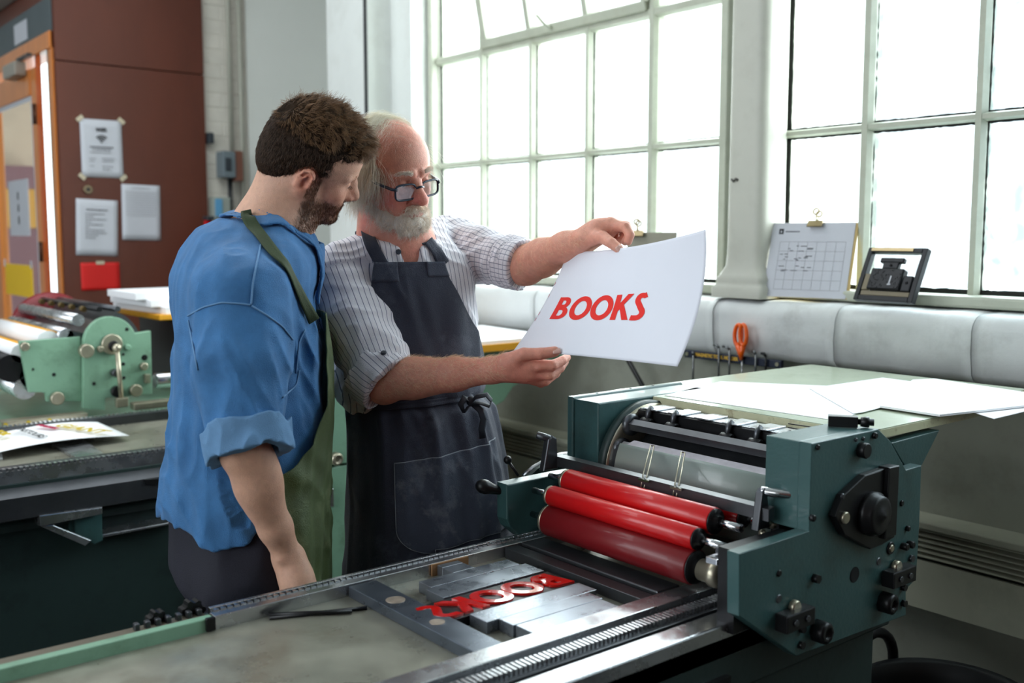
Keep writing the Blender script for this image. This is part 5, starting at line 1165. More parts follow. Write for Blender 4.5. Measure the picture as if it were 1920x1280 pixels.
def eye_pair(f, person, iris, look=(0.0, -0.25)):
    for s in (-1, 1):
        c = f.p(.0735, s * .0315, .003); mb = MB(); bm = bmesh.new(); bmesh.ops.create_uvsphere(bm, u_segments=48, v_segments=32, radius=.0126 * f.sc)
        d = unit(np.array([1.0, look[0], look[1]])); R = f.R
        vs = np.array([v.co[:] for v in bm.verts]); ang = np.degrees(np.arccos(np.clip(unit(vs) @ d, -1, 1)))
        colr = np.where(ang[:, None] < 10.5, np.array([[.01, .01, .01]]), np.where(ang[:, None] < 26, np.array([iris]), np.array([[.72, .68, .64]])))
        me = bpy.data.meshes.new('eye'); bm.to_mesh(me); bm.free()
        me.transform(Matrix([list(R[0]) + [c[0]], list(R[1]) + [c[1]], list(R[2]) + [c[2]], [0, 0, 0, 1]]))
        a = me.color_attributes.new('Col', 'FLOAT_COLOR', 'POINT'); cc = np.ones((len(vs), 4), np.float32); cc[:, :3] = colr; a.data.foreach_set('color', cc.ravel())
        o = link_mesh('eye', me, mat('eye_surface', (1, 1, 1, 1), rough=0.08, attr='Col', spec=0.6), person, True)

def lids(F, f, op=.0032):
    for s in (-1, 1): F.ell(f.p(.0880, s * .0320, .0012), (.0065, .0122, op), f.R, .003, 's')

def hand(F, wrist, fingers, thumb, palm, k=.006):
    """palm: list of (point, radius); each finger: list of points with radii, rooted inside the palm"""
    for i in range(len(palm) - 1): F.cone(palm[i][0], palm[i + 1][0], palm[i][1], palm[i + 1][1], .012)
    for fg in fingers + [thumb]:
        for i in range(len(fg) - 1): F.cone(fg[i][0], fg[i + 1][0], fg[i][1], fg[i + 1][1], .0025 if i else .008)
def nail(p, n, t, w, l, parent):
    mb = MB(); n = unit(np.asarray(n, float)); t = np.asarray(t, float); t = unit(t - n * (t @ n)); s = np.cross(n, t)
    G = []
    for i in range(7):
        u = -1 + 2 * i / 6; row = []
        for j in range(7):
            x = -1 + 2 * j / 6; sq = math.sqrt(max(0.05, 1 - 0.35 * u * u * u * u)) ; row.append(p + t * u * l + s * x * w * sq - n * (x * x * w * .45 + 0.0006 * u * u))
        G.append(row)
    sheet(G, .0008, mb); return mb.build('fingernail', mat('fingernail', srgb(222, 178, 165), rough=0.25), parent)

# ---------------------------------------------------------------- young man in the blue shirt
def build_young():
    T0 = time.time()
    f = Frm((0, 0, 0), cv(math.cos(.33) * math.cos(.42), -math.sin(.33), math.cos(.33) * math.sin(.42)), UPV, math.radians(36), sc=.915)
    f.o = at_d(573, 340, 1.87) - f.R @ np.array([-.006, -.078, -.004]) * f.sc
    body = Field(f.sc); add_head(body, f); lids(body, f); body.sc = 1.0
    D = 1.95
    nb = at_d(503, 452, D - .01)
    body.cone(f.p(-.030, 0, -.035), nb, .056, .064, .03); body.cone(f.p(-.006, 0, -.07), nb + [0.02, 0, 0.02], .042, .05, .03)
    body.cone(nb, at_d(455, 640, D), .07, .10, .05); body.cone(at_d(455, 640, D), at_d(448, 960, D), .10, .10, .05)
    SR = at_d(447, 562, 1.77); ER = at_d(455, 846, 1.70); WR = at_y(541, 1046, 1.605)
    SL = at_d(480, 545, 2.12); EL = at_d(470, 800, 2.18); WL = at_d(500, 960, 2.16)
    body.cone(nb - [0, 0, .03], SR, .05, .055, .03); body.cone(nb - [0, 0, .03], SL, .05, .055, .03)
    body.cone(SR, ER, .050, .038, .012)
    e1 = ER + (WR - ER) * .3
    body.chain([ER, e1, ER + (WR - ER) * .7, WR], [.036, .0345, .0285, .0225], .012)
    body.ell(ER + (WR - ER) * .25 + cv(.008, 0, 0), (.037, .036, .075), Frm((0, 0, 0), RGT, WR - ER).R, .02)
    body.ball(WR + cv(-.006, .004, -.022), .0085, .012)                                 # ulna knob
    body.cone(SL, EL, .052, .043, .02); body.cone(EL, WL, .043, .026, .02)
    # near hand rests behind the rail, fingers down
    H = lambda px, py, Y: at_y(px, py, Y)
    palm = [(WR, .0265), (H(556, 1082, 1.590), .026), (H(566, 1112, 1.575), .025)]
    for dx in (-.022, -.007, .008, .022):
        body.cone(WR + cv(dx * .5, 0, 0), H(566, 1118, 1.572) + cv(dx, 0, 0), .014, .0125, .012)
    fing = []
    for i, dx in enumerate((-.030, -.011, .009, .028)):
        a = H(566, 1118, 1.574) + cv(dx, 0, 0); L = (.030, .036, .037, .032)[i]
        b = a + cv(.004 + dx * .12, -L, .008); c = b + cv(.004, -L * .75, .012); e = c + cv(.002, -L * .5, .012)
        fing.append([(a, .0105), (b, .0092), (c, .0083), (e, .0072)])
    th = [(H(565, 1085, 1.585), .016), (H(590, 1112, 1.585), .013), (H(602, 1136, 1.59), .0105), (H(606, 1160, 1.60), .009)]
    body.cone(WR + cv(.005, 0, 0), th[0][0], .02, .016, .01)
    hand(body, WR, fing, th, palm)
    # far hand, out of sight behind the body
    for i in range(4):
        a = WL + cv(.05, -.02 - .012 * i, .01); body.chain([WL, a, a + cv(.03, -.012, .0), a + cv(.045, -.035, 0)], [.015, .010, .009, .008], .008)
    body.chain([WL, WL + cv(.03, .012, -.03), WL + cv(.055, .006, -.035)], [.016, .011, .009], .008)
    body.cone(WL, WL + cv(.045, -.03, .01), .022, .022, .01)
    lo = np.minimum.reduce([f.o - .17, at_d(300, 1150, 1.9)]); 
    P0 = [f.p(0, 0, .15), SR, ER, WR, SL, EL, WL, H(570, 1230, 1.6), f.p(.13, 0, 0), at_d(448, 960, D)]
    lo = np.min(P0, 0) - .12; hi = np.max(P0, 0) + .10
    v, q = body.mesh(lo, hi, .0024)
    l = f.loc(v.astype(np.float32)); x, y, z = l[:, 0], l[:, 1], l[:, 2]
    col = np.tile(np.array([[.66, .38, .27]]), (len(v), 1)); face = smooth01(z, -.16, -.10) * (np.linalg.norm(l, axis=1) < .19)
    red = (gauss(z, -.02, .03) * gauss(x, .07, .035) * .6 + gauss(z, -.03, .012) * gauss(x, .11, .012) * .5) * face
    ear = (np.abs(y) > .066) * gauss(x, -.006, .022) * gauss(z, 0, .035) * face
    col = col * (1 - .18 * np.clip(red + ear * 1.3, 0, 1)[:, None] * np.array([[0, 1.6, 1.8]]))
    lip = np.clip(gauss(z, -.0610, .0068) * (np.abs(y) < .0235) * (x > .0865) * 1.3, 0, 1)
    col = col * (1 - lip[:, None]) + lip[:, None] * np.array([[.46, .15, .12]])
    n1 = noise3(v, (260, 260, 260))
    jaw = np.clip(smooth01(-z, .030, .052) * smooth01(x, -.008, .022) * smooth01(z, -.112, -.094), 0, 1) * (np.abs(y) < .09)
    must = gauss(z, -.049, .0055) * (x > .084) * (np.abs(y) < .028)
    side = smooth01(x, .0, .012) * smooth01(-x, -.034, -.022) * smooth01(-z, -.02, .0) * (np.abs(y) > .05)
    bd = np.clip((jaw * .55 + must * .35 + side * .6) * (1 - lip) * (.45 + .8 * n1), 0, .8) * face
    gold = smooth01(x, .06, .09)[:, None] * bd[:, None]
    col = col * (1 - bd[:, None]) + bd[:, None] * np.array([[.055, .030, .018]]) + gold * np.array([[.09, .035, .01]])
    man = thing('person', 'person in a blue denim shirt and green apron, looking at the print', 'person')
    root = man
    bodyo = np_mesh('body', v, q, M_skin_y, root, col)
    eye_pair(f, root, (.10, .13, .12), (0.0, -.45))
    # eyelashes and brows
    rs = np.random.RandomState(3)
    M_h = hair_mat('dark_brown_hair', srgb(20, 15, 12), srgb(92, 66, 46)); M_hd = hair_mat('brown_facial_hair', srgb(40, 24, 16), srgb(135, 84, 48))
    br = []
    for s in (-1, 1):
        n = 420; u = rs.rand(n); p = np.array([f.p(.0945 - .021 * a * a - .003 * a, s * (.013 + .034 * a), .0235 + .004 * math.sin(a * 3) + rs.randn() * .0015) for a in u])
        t = np.array([f.v(-.1 - .5 * a, s * 1.0, .35 - .7 * a) for a in u]); nn = np.array([f.v(.9, s * .3 * a, .2) for a in u])
        br.append(grow(p, nn, t, .008 + .003 * rs.rand(n), 5, .25, .12, rs))
        m = 90; u = rs.rand(m); p = np.array([f.p(.0868 - .006 * (2 * a - 1) ** 2, s * (.021 + .021 * a), .0042 - .0015 * (2 * a - 1) ** 2) for a in u])
        t = np.array([f.v(1, s * .5 * (a - .3), -.35) for a in u]); br.append(grow(p, np.tile(f.v(0, 0, 1), (m, 1)), t, np.full(m, .0075), 5, -.1, .06, rs))
    strands('eyebrows', np.concatenate(br), np.linspace(.00022, .00007, 5), M_hd, root)
    # beard
    hair_z = lambda zz: np.interp(zz, [-.085, -.065, -.045, -.02, .0, .02, .04, .06, .075, .12], [-.080, -.062, -.040, .010, .024, .030, .044, .062, .082, .10])
    pp, nn = surf_samples(v, q, 260000, rs); ll = f.loc(pp.astype(np.float32)); X, Y, Z = ll.T
    w = (smooth01(-Z, .028, .05) * smooth01(X, -.006, .02) * smooth01(Z, -.110, -.092) * .9 + gauss(Z, -.049, .006) * (X > .082) * (np.abs(Y) < .03) + (X > .002) * (X < .026) * (Z > -.035) * (Z < .01) * (np.abs(Y) > .05)) * (np.linalg.norm(ll, axis=1) < .16)
    w *= 1 - np.clip(gauss(Z, -.061, .0075) * (np.abs(Y) < .024) * (X > .085) * 1.6, 0, 1)
    sel = rs.rand(len(w)) < w; sel[rs.permutation(np.flatnonzero(sel))[5200:]] = False
    p = pp[sel]; n = nn[sel]; g = np.tile(f.v(.25, 0, -1), (len(p), 1)); t = unit(g - n * (g * n).sum(1, keepdims=True))
    strands('stubble', grow(p, n, t, .0045 + .004 * rs.rand(len(p)), 4, .7, .25, rs), np.array([.00019, .00017, .00012, .00005]), M_hd, root)
    # hair mass
    hf = Field(f.sc); R = f.R; P = f.p
    hf.ell(P(-.009, 0, .044), (.0985, .0780, .0885), R, 0)
    hf.ell(P(-.060, 0, -.005), (.046, .060, .058), R, .03)
    hf.ell(P(.004, 0, .088), (.076, .060, .046), R, .03)
    hf.chain([P(.056, -.044, .070), P(.070, -.020, .084), P(.070, .022, .084), P(.056, .044, .070)], [.013, .017, .017, .013], .02)
    def cut(Pw):
        L_ = f.loc(Pw); h = np.interp(L_[:, 2], [-.085, -.065, -.045, -.02, .0, .02, .04, .06, .072, .085, .15], [-.085, -.066, -.044, .006, .020, .028, .044, .062, .080, .118, .14])
        wob = (noise3(Pw, (190, 190, 190)) - .5) * .007; d = (L_[:, 0] - h + wob) * .8
        earcut = .026 - np.linalg.norm((L_ - f32([-.006, 0, -.008])) * f32([1, 0, .72]), axis=1); earcut = np.where(np.abs(L_[:, 1]) > .04, earcut, -1)
        return np.maximum(np.maximum(d, -(L_[:, 2] + .082)), earcut)
    hf.fn(cut, f.o, .3, 0, 'i')
    def hdisp(Pw):
        L_ = f.loc(Pw); top = smooth01(L_[:, 2], .05, .11); r = noise3(L_ * f32([1, 1, 1]) + f32([0, .02, 0]) * np.sin(L_[:, :1] * 60), (45, 130, 70))
        return (np.abs(2 * r - 1) - .4) * (.002 + .009 * top)
    hf.disp.append(hdisp)
    c = f.p(0, 0, .05); hv, hq = hf.mesh(c - .16, c + .16, .0025)
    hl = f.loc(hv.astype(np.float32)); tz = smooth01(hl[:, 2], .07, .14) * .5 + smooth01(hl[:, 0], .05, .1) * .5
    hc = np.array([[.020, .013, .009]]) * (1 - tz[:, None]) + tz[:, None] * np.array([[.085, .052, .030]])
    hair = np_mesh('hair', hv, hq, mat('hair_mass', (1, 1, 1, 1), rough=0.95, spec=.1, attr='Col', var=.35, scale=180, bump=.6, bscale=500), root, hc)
    hp, hn = surf_samples(hv, hq, 46000, rs); L_ = f.loc(hp.astype(np.float32)); ok = (hn * (hp - c)).sum(1) > 0; hp, hn, L_ = hp[ok], hn[ok], L_[ok]
    crown = f32([-.062, -.012, .112]); dr = L_ - crown; tl = unit(dr + f32([.03, 0, 0])); top = smooth01(L_[:, 2], .06, .10)
    sidef = 1 - top; tl = tl * top[:, None] + f32([.15, 0, -1]) * sidef[:, None]
    tw = tl @ f32(R).T; tw = tw - hn * (tw * hn).sum(1, keepdims=True)
    clump = noise3(hp, (75, 75, 75)); sw = np.cross(hn, unit(tw)); tw = unit(tw) + sw * ((clump - .5) * 1.4 * top)[:, None]
    front = smooth01(L_[:, 0], .04, .09) * top
    Lh = (.006 + .006 * rs.rand(len(hp))) * sidef + (.014 + .012 * rs.rand(len(hp))) * top + .004 * front
    lift = .45 * sidef + (.30 + .5 * (clump - .5)) * top + .15 * front
    st = grow(hp - hn * (.001 + .003 * top)[:, None], hn, tw, Lh, 7, lift.astype(float), .16, rs, grav=None, wave=.35)
    M_ht = hair_mat('backlit_brown_hair', srgb(30, 20, 14), srgb(150, 112, 76)); tp_ = top > .5  # top strands: lighter brown, with backlight highlights put into the colour
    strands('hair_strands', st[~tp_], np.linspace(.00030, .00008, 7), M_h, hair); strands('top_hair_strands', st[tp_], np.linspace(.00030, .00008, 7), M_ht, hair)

    # ---- denim shirt
    yaw = -math.radians(22)
    T = Loft([(500, 436, D, .075, .085), (490, 462, D, .095, .150), (475, 500, D, .108, .185), (463, 550, D, .114, .180), (457, 650, D, .130, .172), (460, 760, D, .134, .168), (459, 870, D, .136, .170), (455, 1000, D, .138, .175)], yaw, 2.2)
    S = Field(); fn, c0, r0 = T.sdf(lo=zat(1010, D), hi=zat(452, D)); S.fn(fn, c0, r0, 0)
    fb, lb = T.f, T.l
    S.cone(nb - [0, 0, .022], SR + [0, 0, .01], .068, .074, .05); S.cone(nb - [0, 0, .022], SL + [0, 0, .01], .068, .074, .05)
    S.ell(at_d(415, 545, D - .02), (.085, .14, .12), np.stack([fb, lb, [0, 0, 1]], 1), .05)         # upper back
    c1 = SR + (ER - SR) * .45 + cv(.006, 0, 0); ce = ER + cv(.010, .012, 0)
    S.cone(SR + cv(.008, 0, .004), c1, .079, .077, .012); S.cone(c1, ce, .077, .052, .006)
    S.chain([SL, SL + (EL - SL) * .5, EL], [.075, .07, .062], .022)
    ax = unit(ce - c1); 
    def cutsl(Pw):
        near = np.linalg.norm((Pw - f32(ce)) - ((Pw - f32(ce)) @ f32(ax))[:, None] * f32(ax), axis=1) < .115
        d = (Pw - f32(ce)) @ f32(ax) + .004
        tors = (Pw - f32(ce)) @ FWD > .10
        return np.where(near & ~tors & (d > -.2), d, -1)
    hem_l = [-.20, -.12, -.07, -.02, .03, .08, .2]; hem_y = [zat(y_, D) for y_ in (938, 946, 974, 962, 925, 903, 895)]
    def cutt(Pw):
        x, y, a, b = T.local(Pw); zh = np.interp(x, hem_l, hem_y); d = zh - Pw[:, 2]
        arm = np.linalg.norm((Pw - f32(ce)), axis=1) < .0; return np.where(arm, -1, d)
    S.fn(cutt, c0, 2, .008, 'i')
    S.cone(ce - ax * .03, ce + ax * .14, .054, .054, .006, 's')
    S.fn(lambda Pw: -cutsl(Pw), ce, 2, .004, 's')
    # neck hole
    S.cone(nb - unit(f.o - nb) * .03, nb + unit(f.p(-.03, 0, -.04) - nb) * .12, .066, .072, .01, 's')
    def sdisp(Pw):
        x, y, a, b = T.local(Pw); L1 = np.stack([x, y, Pw[:, 2]], 1)
        # drape: long soft ridges, mostly downwards on the trunk, along and across the sleeve
        w1 = noise3(L1 + f32([.3, .1, 0]), (11, 11, 3.2)); w2 = noise3(L1 + f32([1.3, .7, .2]), (26, 26, 9)); w3 = noise3(np.stack([x + Pw[:, 2] * .5, y, Pw[:, 2] - x * .5], 1), (30, 16, 7))
        r = -(1 - np.abs(2 * w1 - 1)) * .020 - (1 - np.abs(2 * w2 - 1)) * .009 - (1 - np.abs(2 * w3 - 1)) ** 2 * .008
        low = smooth01(-Pw[:, 2], -1.40, -1.28)
        bt = zat(905, D); puff = -.008 * gauss(Pw[:, 2], bt, .05)
        return (r + .018) * (.55 + .45 * low) + puff
    S.disp.append(sdisp)
    PS = [nb, SR, SL, ER, EL, at_d(452, 1000, D), T.pt(zat(900, D), 0), T.pt(zat(900, D), PI), T.pt(zat(900, D), PI / 2), T.pt(zat(900, D), -PI / 2)]
    lo = np.min(PS, 0) - .12; hi = np.max(PS, 0) + .12
    v, q = S.mesh(lo, hi, .0038)
    M_den = mat('blue_denim', srgb(62, 118, 172), rough=0.82, var=.22, scale=22, bump=.5, bscale=650, dirt=srgb(52, 100, 150), dirt_amt=.5, dscale=14, sheen=.15)
    shirt = np_mesh('denim_shirt', v, q, M_den, root)
    # rolled cuff, collar, seams, pocket
    cf = Field(); wv = unit(np.cross(ax, FWD))
    cdir = unit(ax + cv(.10, .0, 0) * 1.0)
    cf.cone(ce - cdir * .045, ce + cdir * .03, .0735, .0700, 0); cf.cone(ce - cdir * .08, ce + cdir * .06, .052, .050, .006, 's')
    cf.fn(lambda Pw: np.abs((Pw - f32(ce)) @ f32(cdir) + .006 + (noise3(Pw, (25, 25, 25)) - .5) * .014) - .023, ce, .2, .012, 'i')
    cf.disp.append(lambda Pw: (np.abs(2 * noise3(Pw + f32([.5, 0, 0]), (38, 38, 22)) - 1) - .5) * .008 )
    v, q = cf.mesh(ce - .11, ce + .11, .0028)
    M_den2 = mat('denim_inside', srgb(104, 146, 188), rough=0.85, var=.15, scale=20, bump=.5, bscale=650)
    tag(np_mesh('rolled_cuff', v, q, M_den2, root), 'rolled cuff showing the paler inside of the denim')
    co = Field(); nd = unit(f.p(-.03, 0, -.04) - nb); nc = nb + nd * .012
    tt = unit(np.cross(nd, FWD)); n0 = nb + nd * .030
    def collar(Pw):
        w = Pw - f32(nc); a = w @ f32(nd); rr = np.linalg.norm(w - a[:, None] * f32(nd), axis=1); front = w @ f32(fb)
        top = .040 - .030 * smooth01(front, -.02, .085); h = top - a
        stand = np.maximum(np.abs(rr - .068) - .0022, np.maximum(a - top, -.02 - a))
        sd = np.full(len(Pw), .05, np.float32); nr = (rr < .15) & (rr > .05) & (np.abs(a) < .1)
        if nr.any(): sd[nr] = S.ev(Pw[nr])
        flap = np.maximum(np.abs(sd - .0065) - .0026, np.maximum(np.maximum(rr - .098 - .036 * smooth01(front, .045, .095), .064 - rr), a - top - .004))
        gap = np.where(front > 0, .005 + np.maximum(h, 0) * .25 - np.abs(w @ f32(lb)), -1)
        return np.maximum(np.minimum(stand, flap), gap)
    co.fn(collar, nb, .2, 0); co.disp.append(lambda Pw: (noise3(Pw, (40, 40, 40)) - .5) * .006)
    v, q = co.mesh(nb - .15, nb + .15, .0026)
    np_mesh('collar', v, q, M_den, root)
    # seams as raised stitched ridges on the cloth
    def seam(pts, name='seam', r=.0016, m=None, off=.0008):
        P3 = []
        for i in range(len(pts) - 1):
            for t in np.linspace(0, 1, 9)[:-1]:
                a = hit(S, pts[i][0] * (1 - t) + pts[i + 1][0] * t, pts[i][1] * (1 - t) + pts[i + 1][1] * t, off=off)
                if a is not None: P3.append(a)
        if len(P3) > 3:
            P3 = np.array(P3)
            for _ in range(2): P3[1:-1] = (P3[:-2] + 2 * P3[1:-1] + P3[2:]) / 4
            MB().tube([tuple(p) for p in P3], r, 6).build(name, m or M_den2, root)
    seam([(352, 592), (380, 576), (415, 567), (450, 569), (472, 572)]); seam([(471, 571), (474, 530), (484, 480), (490, 455)])
    seam([(472, 573), (500, 590), (530, 612), (552, 640)]); seam([(353, 600), (362, 650), (372, 700)])
    seam([(555, 700), (561, 640), (574, 614)]); seam([(530, 745), (556, 722), (562, 690)])
    # ---- green apron: bib, skirt, straps, ties
    M_grn = mat('green_canvas', srgb(76, 92, 52), rough=0.55, var=.22, scale=9, bump=.35, bscale=500, dirt=srgb(150, 160, 120), dirt_amt=.30, dscale=16, sheen=.1)
    A = Loft([(463, 550, D, .124, .185), (457, 650, D, .138, .178), (459, 760, D, .138, .174), (459, 870, D, .134, .176), (455, 1000, D, .138, .18), (452, 1150, D + .01, .142, .18), (450, 1500, D + .05, .165, .20)], yaw, 2.2)
    rows = np.array([586, 610, 650, 700, 750, 800, 840, 870, 895, 930, 980, 1040, 1120, 1250, 1420])
    rt = np.radians([-30, -33, -36, -40, -46, -56, -70, -92, -100, -80, -70, -66, -64, -64, -64]); ltt = np.radians([30, 33, 36, 40, 46, 56, 70, 92, 100, 95, 90, 88, 86, 84, 84])
    G = []
    for py in np.linspace(586, 1420, 150):
        z = zat(py, D, 560); u = np.linspace(0, 1, 90); th = np.interp(py, rows, rt) * (1 - u) + np.interp(py, rows, ltt) * u
        q3 = np.stack([np.cos(th) * .3, np.sin(th) * .3, np.full_like(th, z)], 1).astype(np.float32)
        wv1 = 1 - np.abs(2 * noise3(q3 + f32([.2, 0, 0]), (16, 16, 2.2)) - 1); wv2 = 1 - np.abs(2 * noise3(np.stack([q3[:, 0], q3[:, 1], q3[:, 2] + q3[:, 1] * .8], 1) + f32([0, .4, 0]), (9, 9, 17)) - 1)
        k = np.interp(py, [586, 700, 900, 1420], [.3, 1, 1, 1.6])
        G.append(A.pt(np.full_like(th, z), th, (wv1 * .014 + wv2 * .008 - .006) * k + .013))
    apron = sheet(np.array(G), .0022).build('green_apron', M_grn, root)
    # trousers and shoes
    M_nav = mat('navy_trousers', srgb(27, 27, 40), rough=0.8, var=.2, scale=10, bump=.3, bscale=500)
    t = Field(); Lg = Loft([(452, 900, D, .120, .160), (448, 960, D, .122, .165), (446, 1060, D, .125, .17)], yaw, 2.2)
    fn, cc, rr = Lg.sdf(lo=zat(1080, D), hi=zat(905, D)); t.fn(fn, cc, rr, 0); legs = []
    base = at_d(450, 1060, D)
    for s in (-1, 1):
        hp_ = np.array([base[0], base[1], zat(1060, D)]) + lb * s * .088; kn = hp_ + fb * .02; kn[2] = .50; an = kn + fb * -.01 + lb * s * .01; an[2] = .10
        t.chain([hp_, kn, an], [.098, .075, .066], .05); legs.append(an)
    t.disp.append(lambda Pw: (np.abs(2 * noise3(Pw, (14, 14, 5)) - 1) - .5) * .014)
    t.fn(lambda Pw: .055 - Pw[:, 2], base, 3, .01, 'i')
    lo = base - .32; lo[2] = 0; hi = base + .32; hi[2] = zat(890, D)
    v, q = t.mesh(lo, hi, .006); np_mesh('trousers', v, q, M_nav, root)
    shoes(legs, fb, lb, root)
    # straps snapped to the cloth
    def ribbon(Fd, pts, w, name, m, off=.003, th=.0016, wrap=None):
        C = []; 
        for i in range(len(pts) - 1):
            for tq in np.linspace(0, 1, 7)[:-1]:
                a = hit(Fd, pts[i][0] * (1 - tq) + pts[i + 1][0] * tq, pts[i][1] * (1 - tq) + pts[i + 1][1] * tq, off=off)
                if a is not None: C.append(a)
        C = np.array(C)
        for _ in range(14): C[1:-1] = (C[:-2] + 2 * C[1:-1] + C[2:]) / 4
        if wrap is not None: C = np.concatenate([C, np.array(wrap)])
        C = lift_off(Fd, C)
        Tn = unit(np.gradient(C, axis=0)); N = np.array([grad(Fd, p) for p in C])
        for _ in range(5): N[1:-1] = unit(N[:-2] + N[1:-1] + N[2:])
        B = unit(np.cross(Tn, N)); W_ = np.linspace(w[0], w[1], len(C))[:, None]
        G = np.stack([C + B * W_ * s for s in (-.5, -.25, 0, .25, .5)], 1)
        return sheet(G, th).build(name, m, root)
    both = Field(); both.ops = S.ops + co.ops; both.disp = S.disp
    M_st = mat('green_strap', srgb(52, 66, 38), rough=.7, var=.15, scale=20, bump=.3, bscale=500)
    tr = nb + nd * .035
    wrap = [tr + (-fb * .074 * math.cos(a) - lb * .080 * math.sin(a) + nd * (.006)) for a in np.linspace(.9, -1.2, 9)]
    ribbon(both, [(586, 600), (565, 560), (532, 505), (500, 458), (472, 420), (452, 398)], (.022, .026), 'neck_strap', M_st, wrap=wrap)
    # waist tie: loop and two hanging ends behind the back
    bk = T.pt(zat(950, D), PI - .35)
    K = at_d(338, 940, D - .05)
    MB().tube([K, K + cv(-.022, -.012, 0), K + cv(-.034, -.026, -.004), K + cv(-.024, -.034, 0), K + cv(-.006, -.022, 0), K + cv(.004, -.004, 0)], .0045, 6, flat=.35).build('apron_tie', mat('black_tape', srgb(26, 28, 26), rough=.7), root)
    for dx, l in ((.006, .21), (.022, .20)):
        MB().tube([K + cv(.002, -.01, 0), K + cv(dx, -.06, .0), K + cv(dx * 1.0 + .004, -.14, .0), K + cv(dx * 1.3, -l, 0)], .0045, 6, flat=.3).build('apron_tie', MATS['black_tape'], root)
    print('young', time.time() - T0)
    return body
def shoes(ankles, fb, lb, root):
    m = mat('black_shoe_leather', srgb(24, 23, 24), rough=.4, var=.2)
    for an in ankles:
        F = Field(); R = np.stack([fb, lb, [0, 0, 1]], 1); g = np.array([an[0], an[1], 0])
        F.ell(g + fb * .06 + [0, 0, .035], (.135, .048, .040), R, 0); F.cone(g + [0, 0, .05], g + [0, 0, .12], .045, .042, .03); F.ell(g + fb * .12 + [0, 0, .03], (.07, .045, .032), R, .02)
        F.fn(lambda P: .004 - P[:, 2], g, 1, .004, 'i')
        v, q = F.mesh(g - np.array([.2, .2, .02]), g + np.array([.24, .24, .18]), .006); np_mesh('shoe', v, q, m, root)

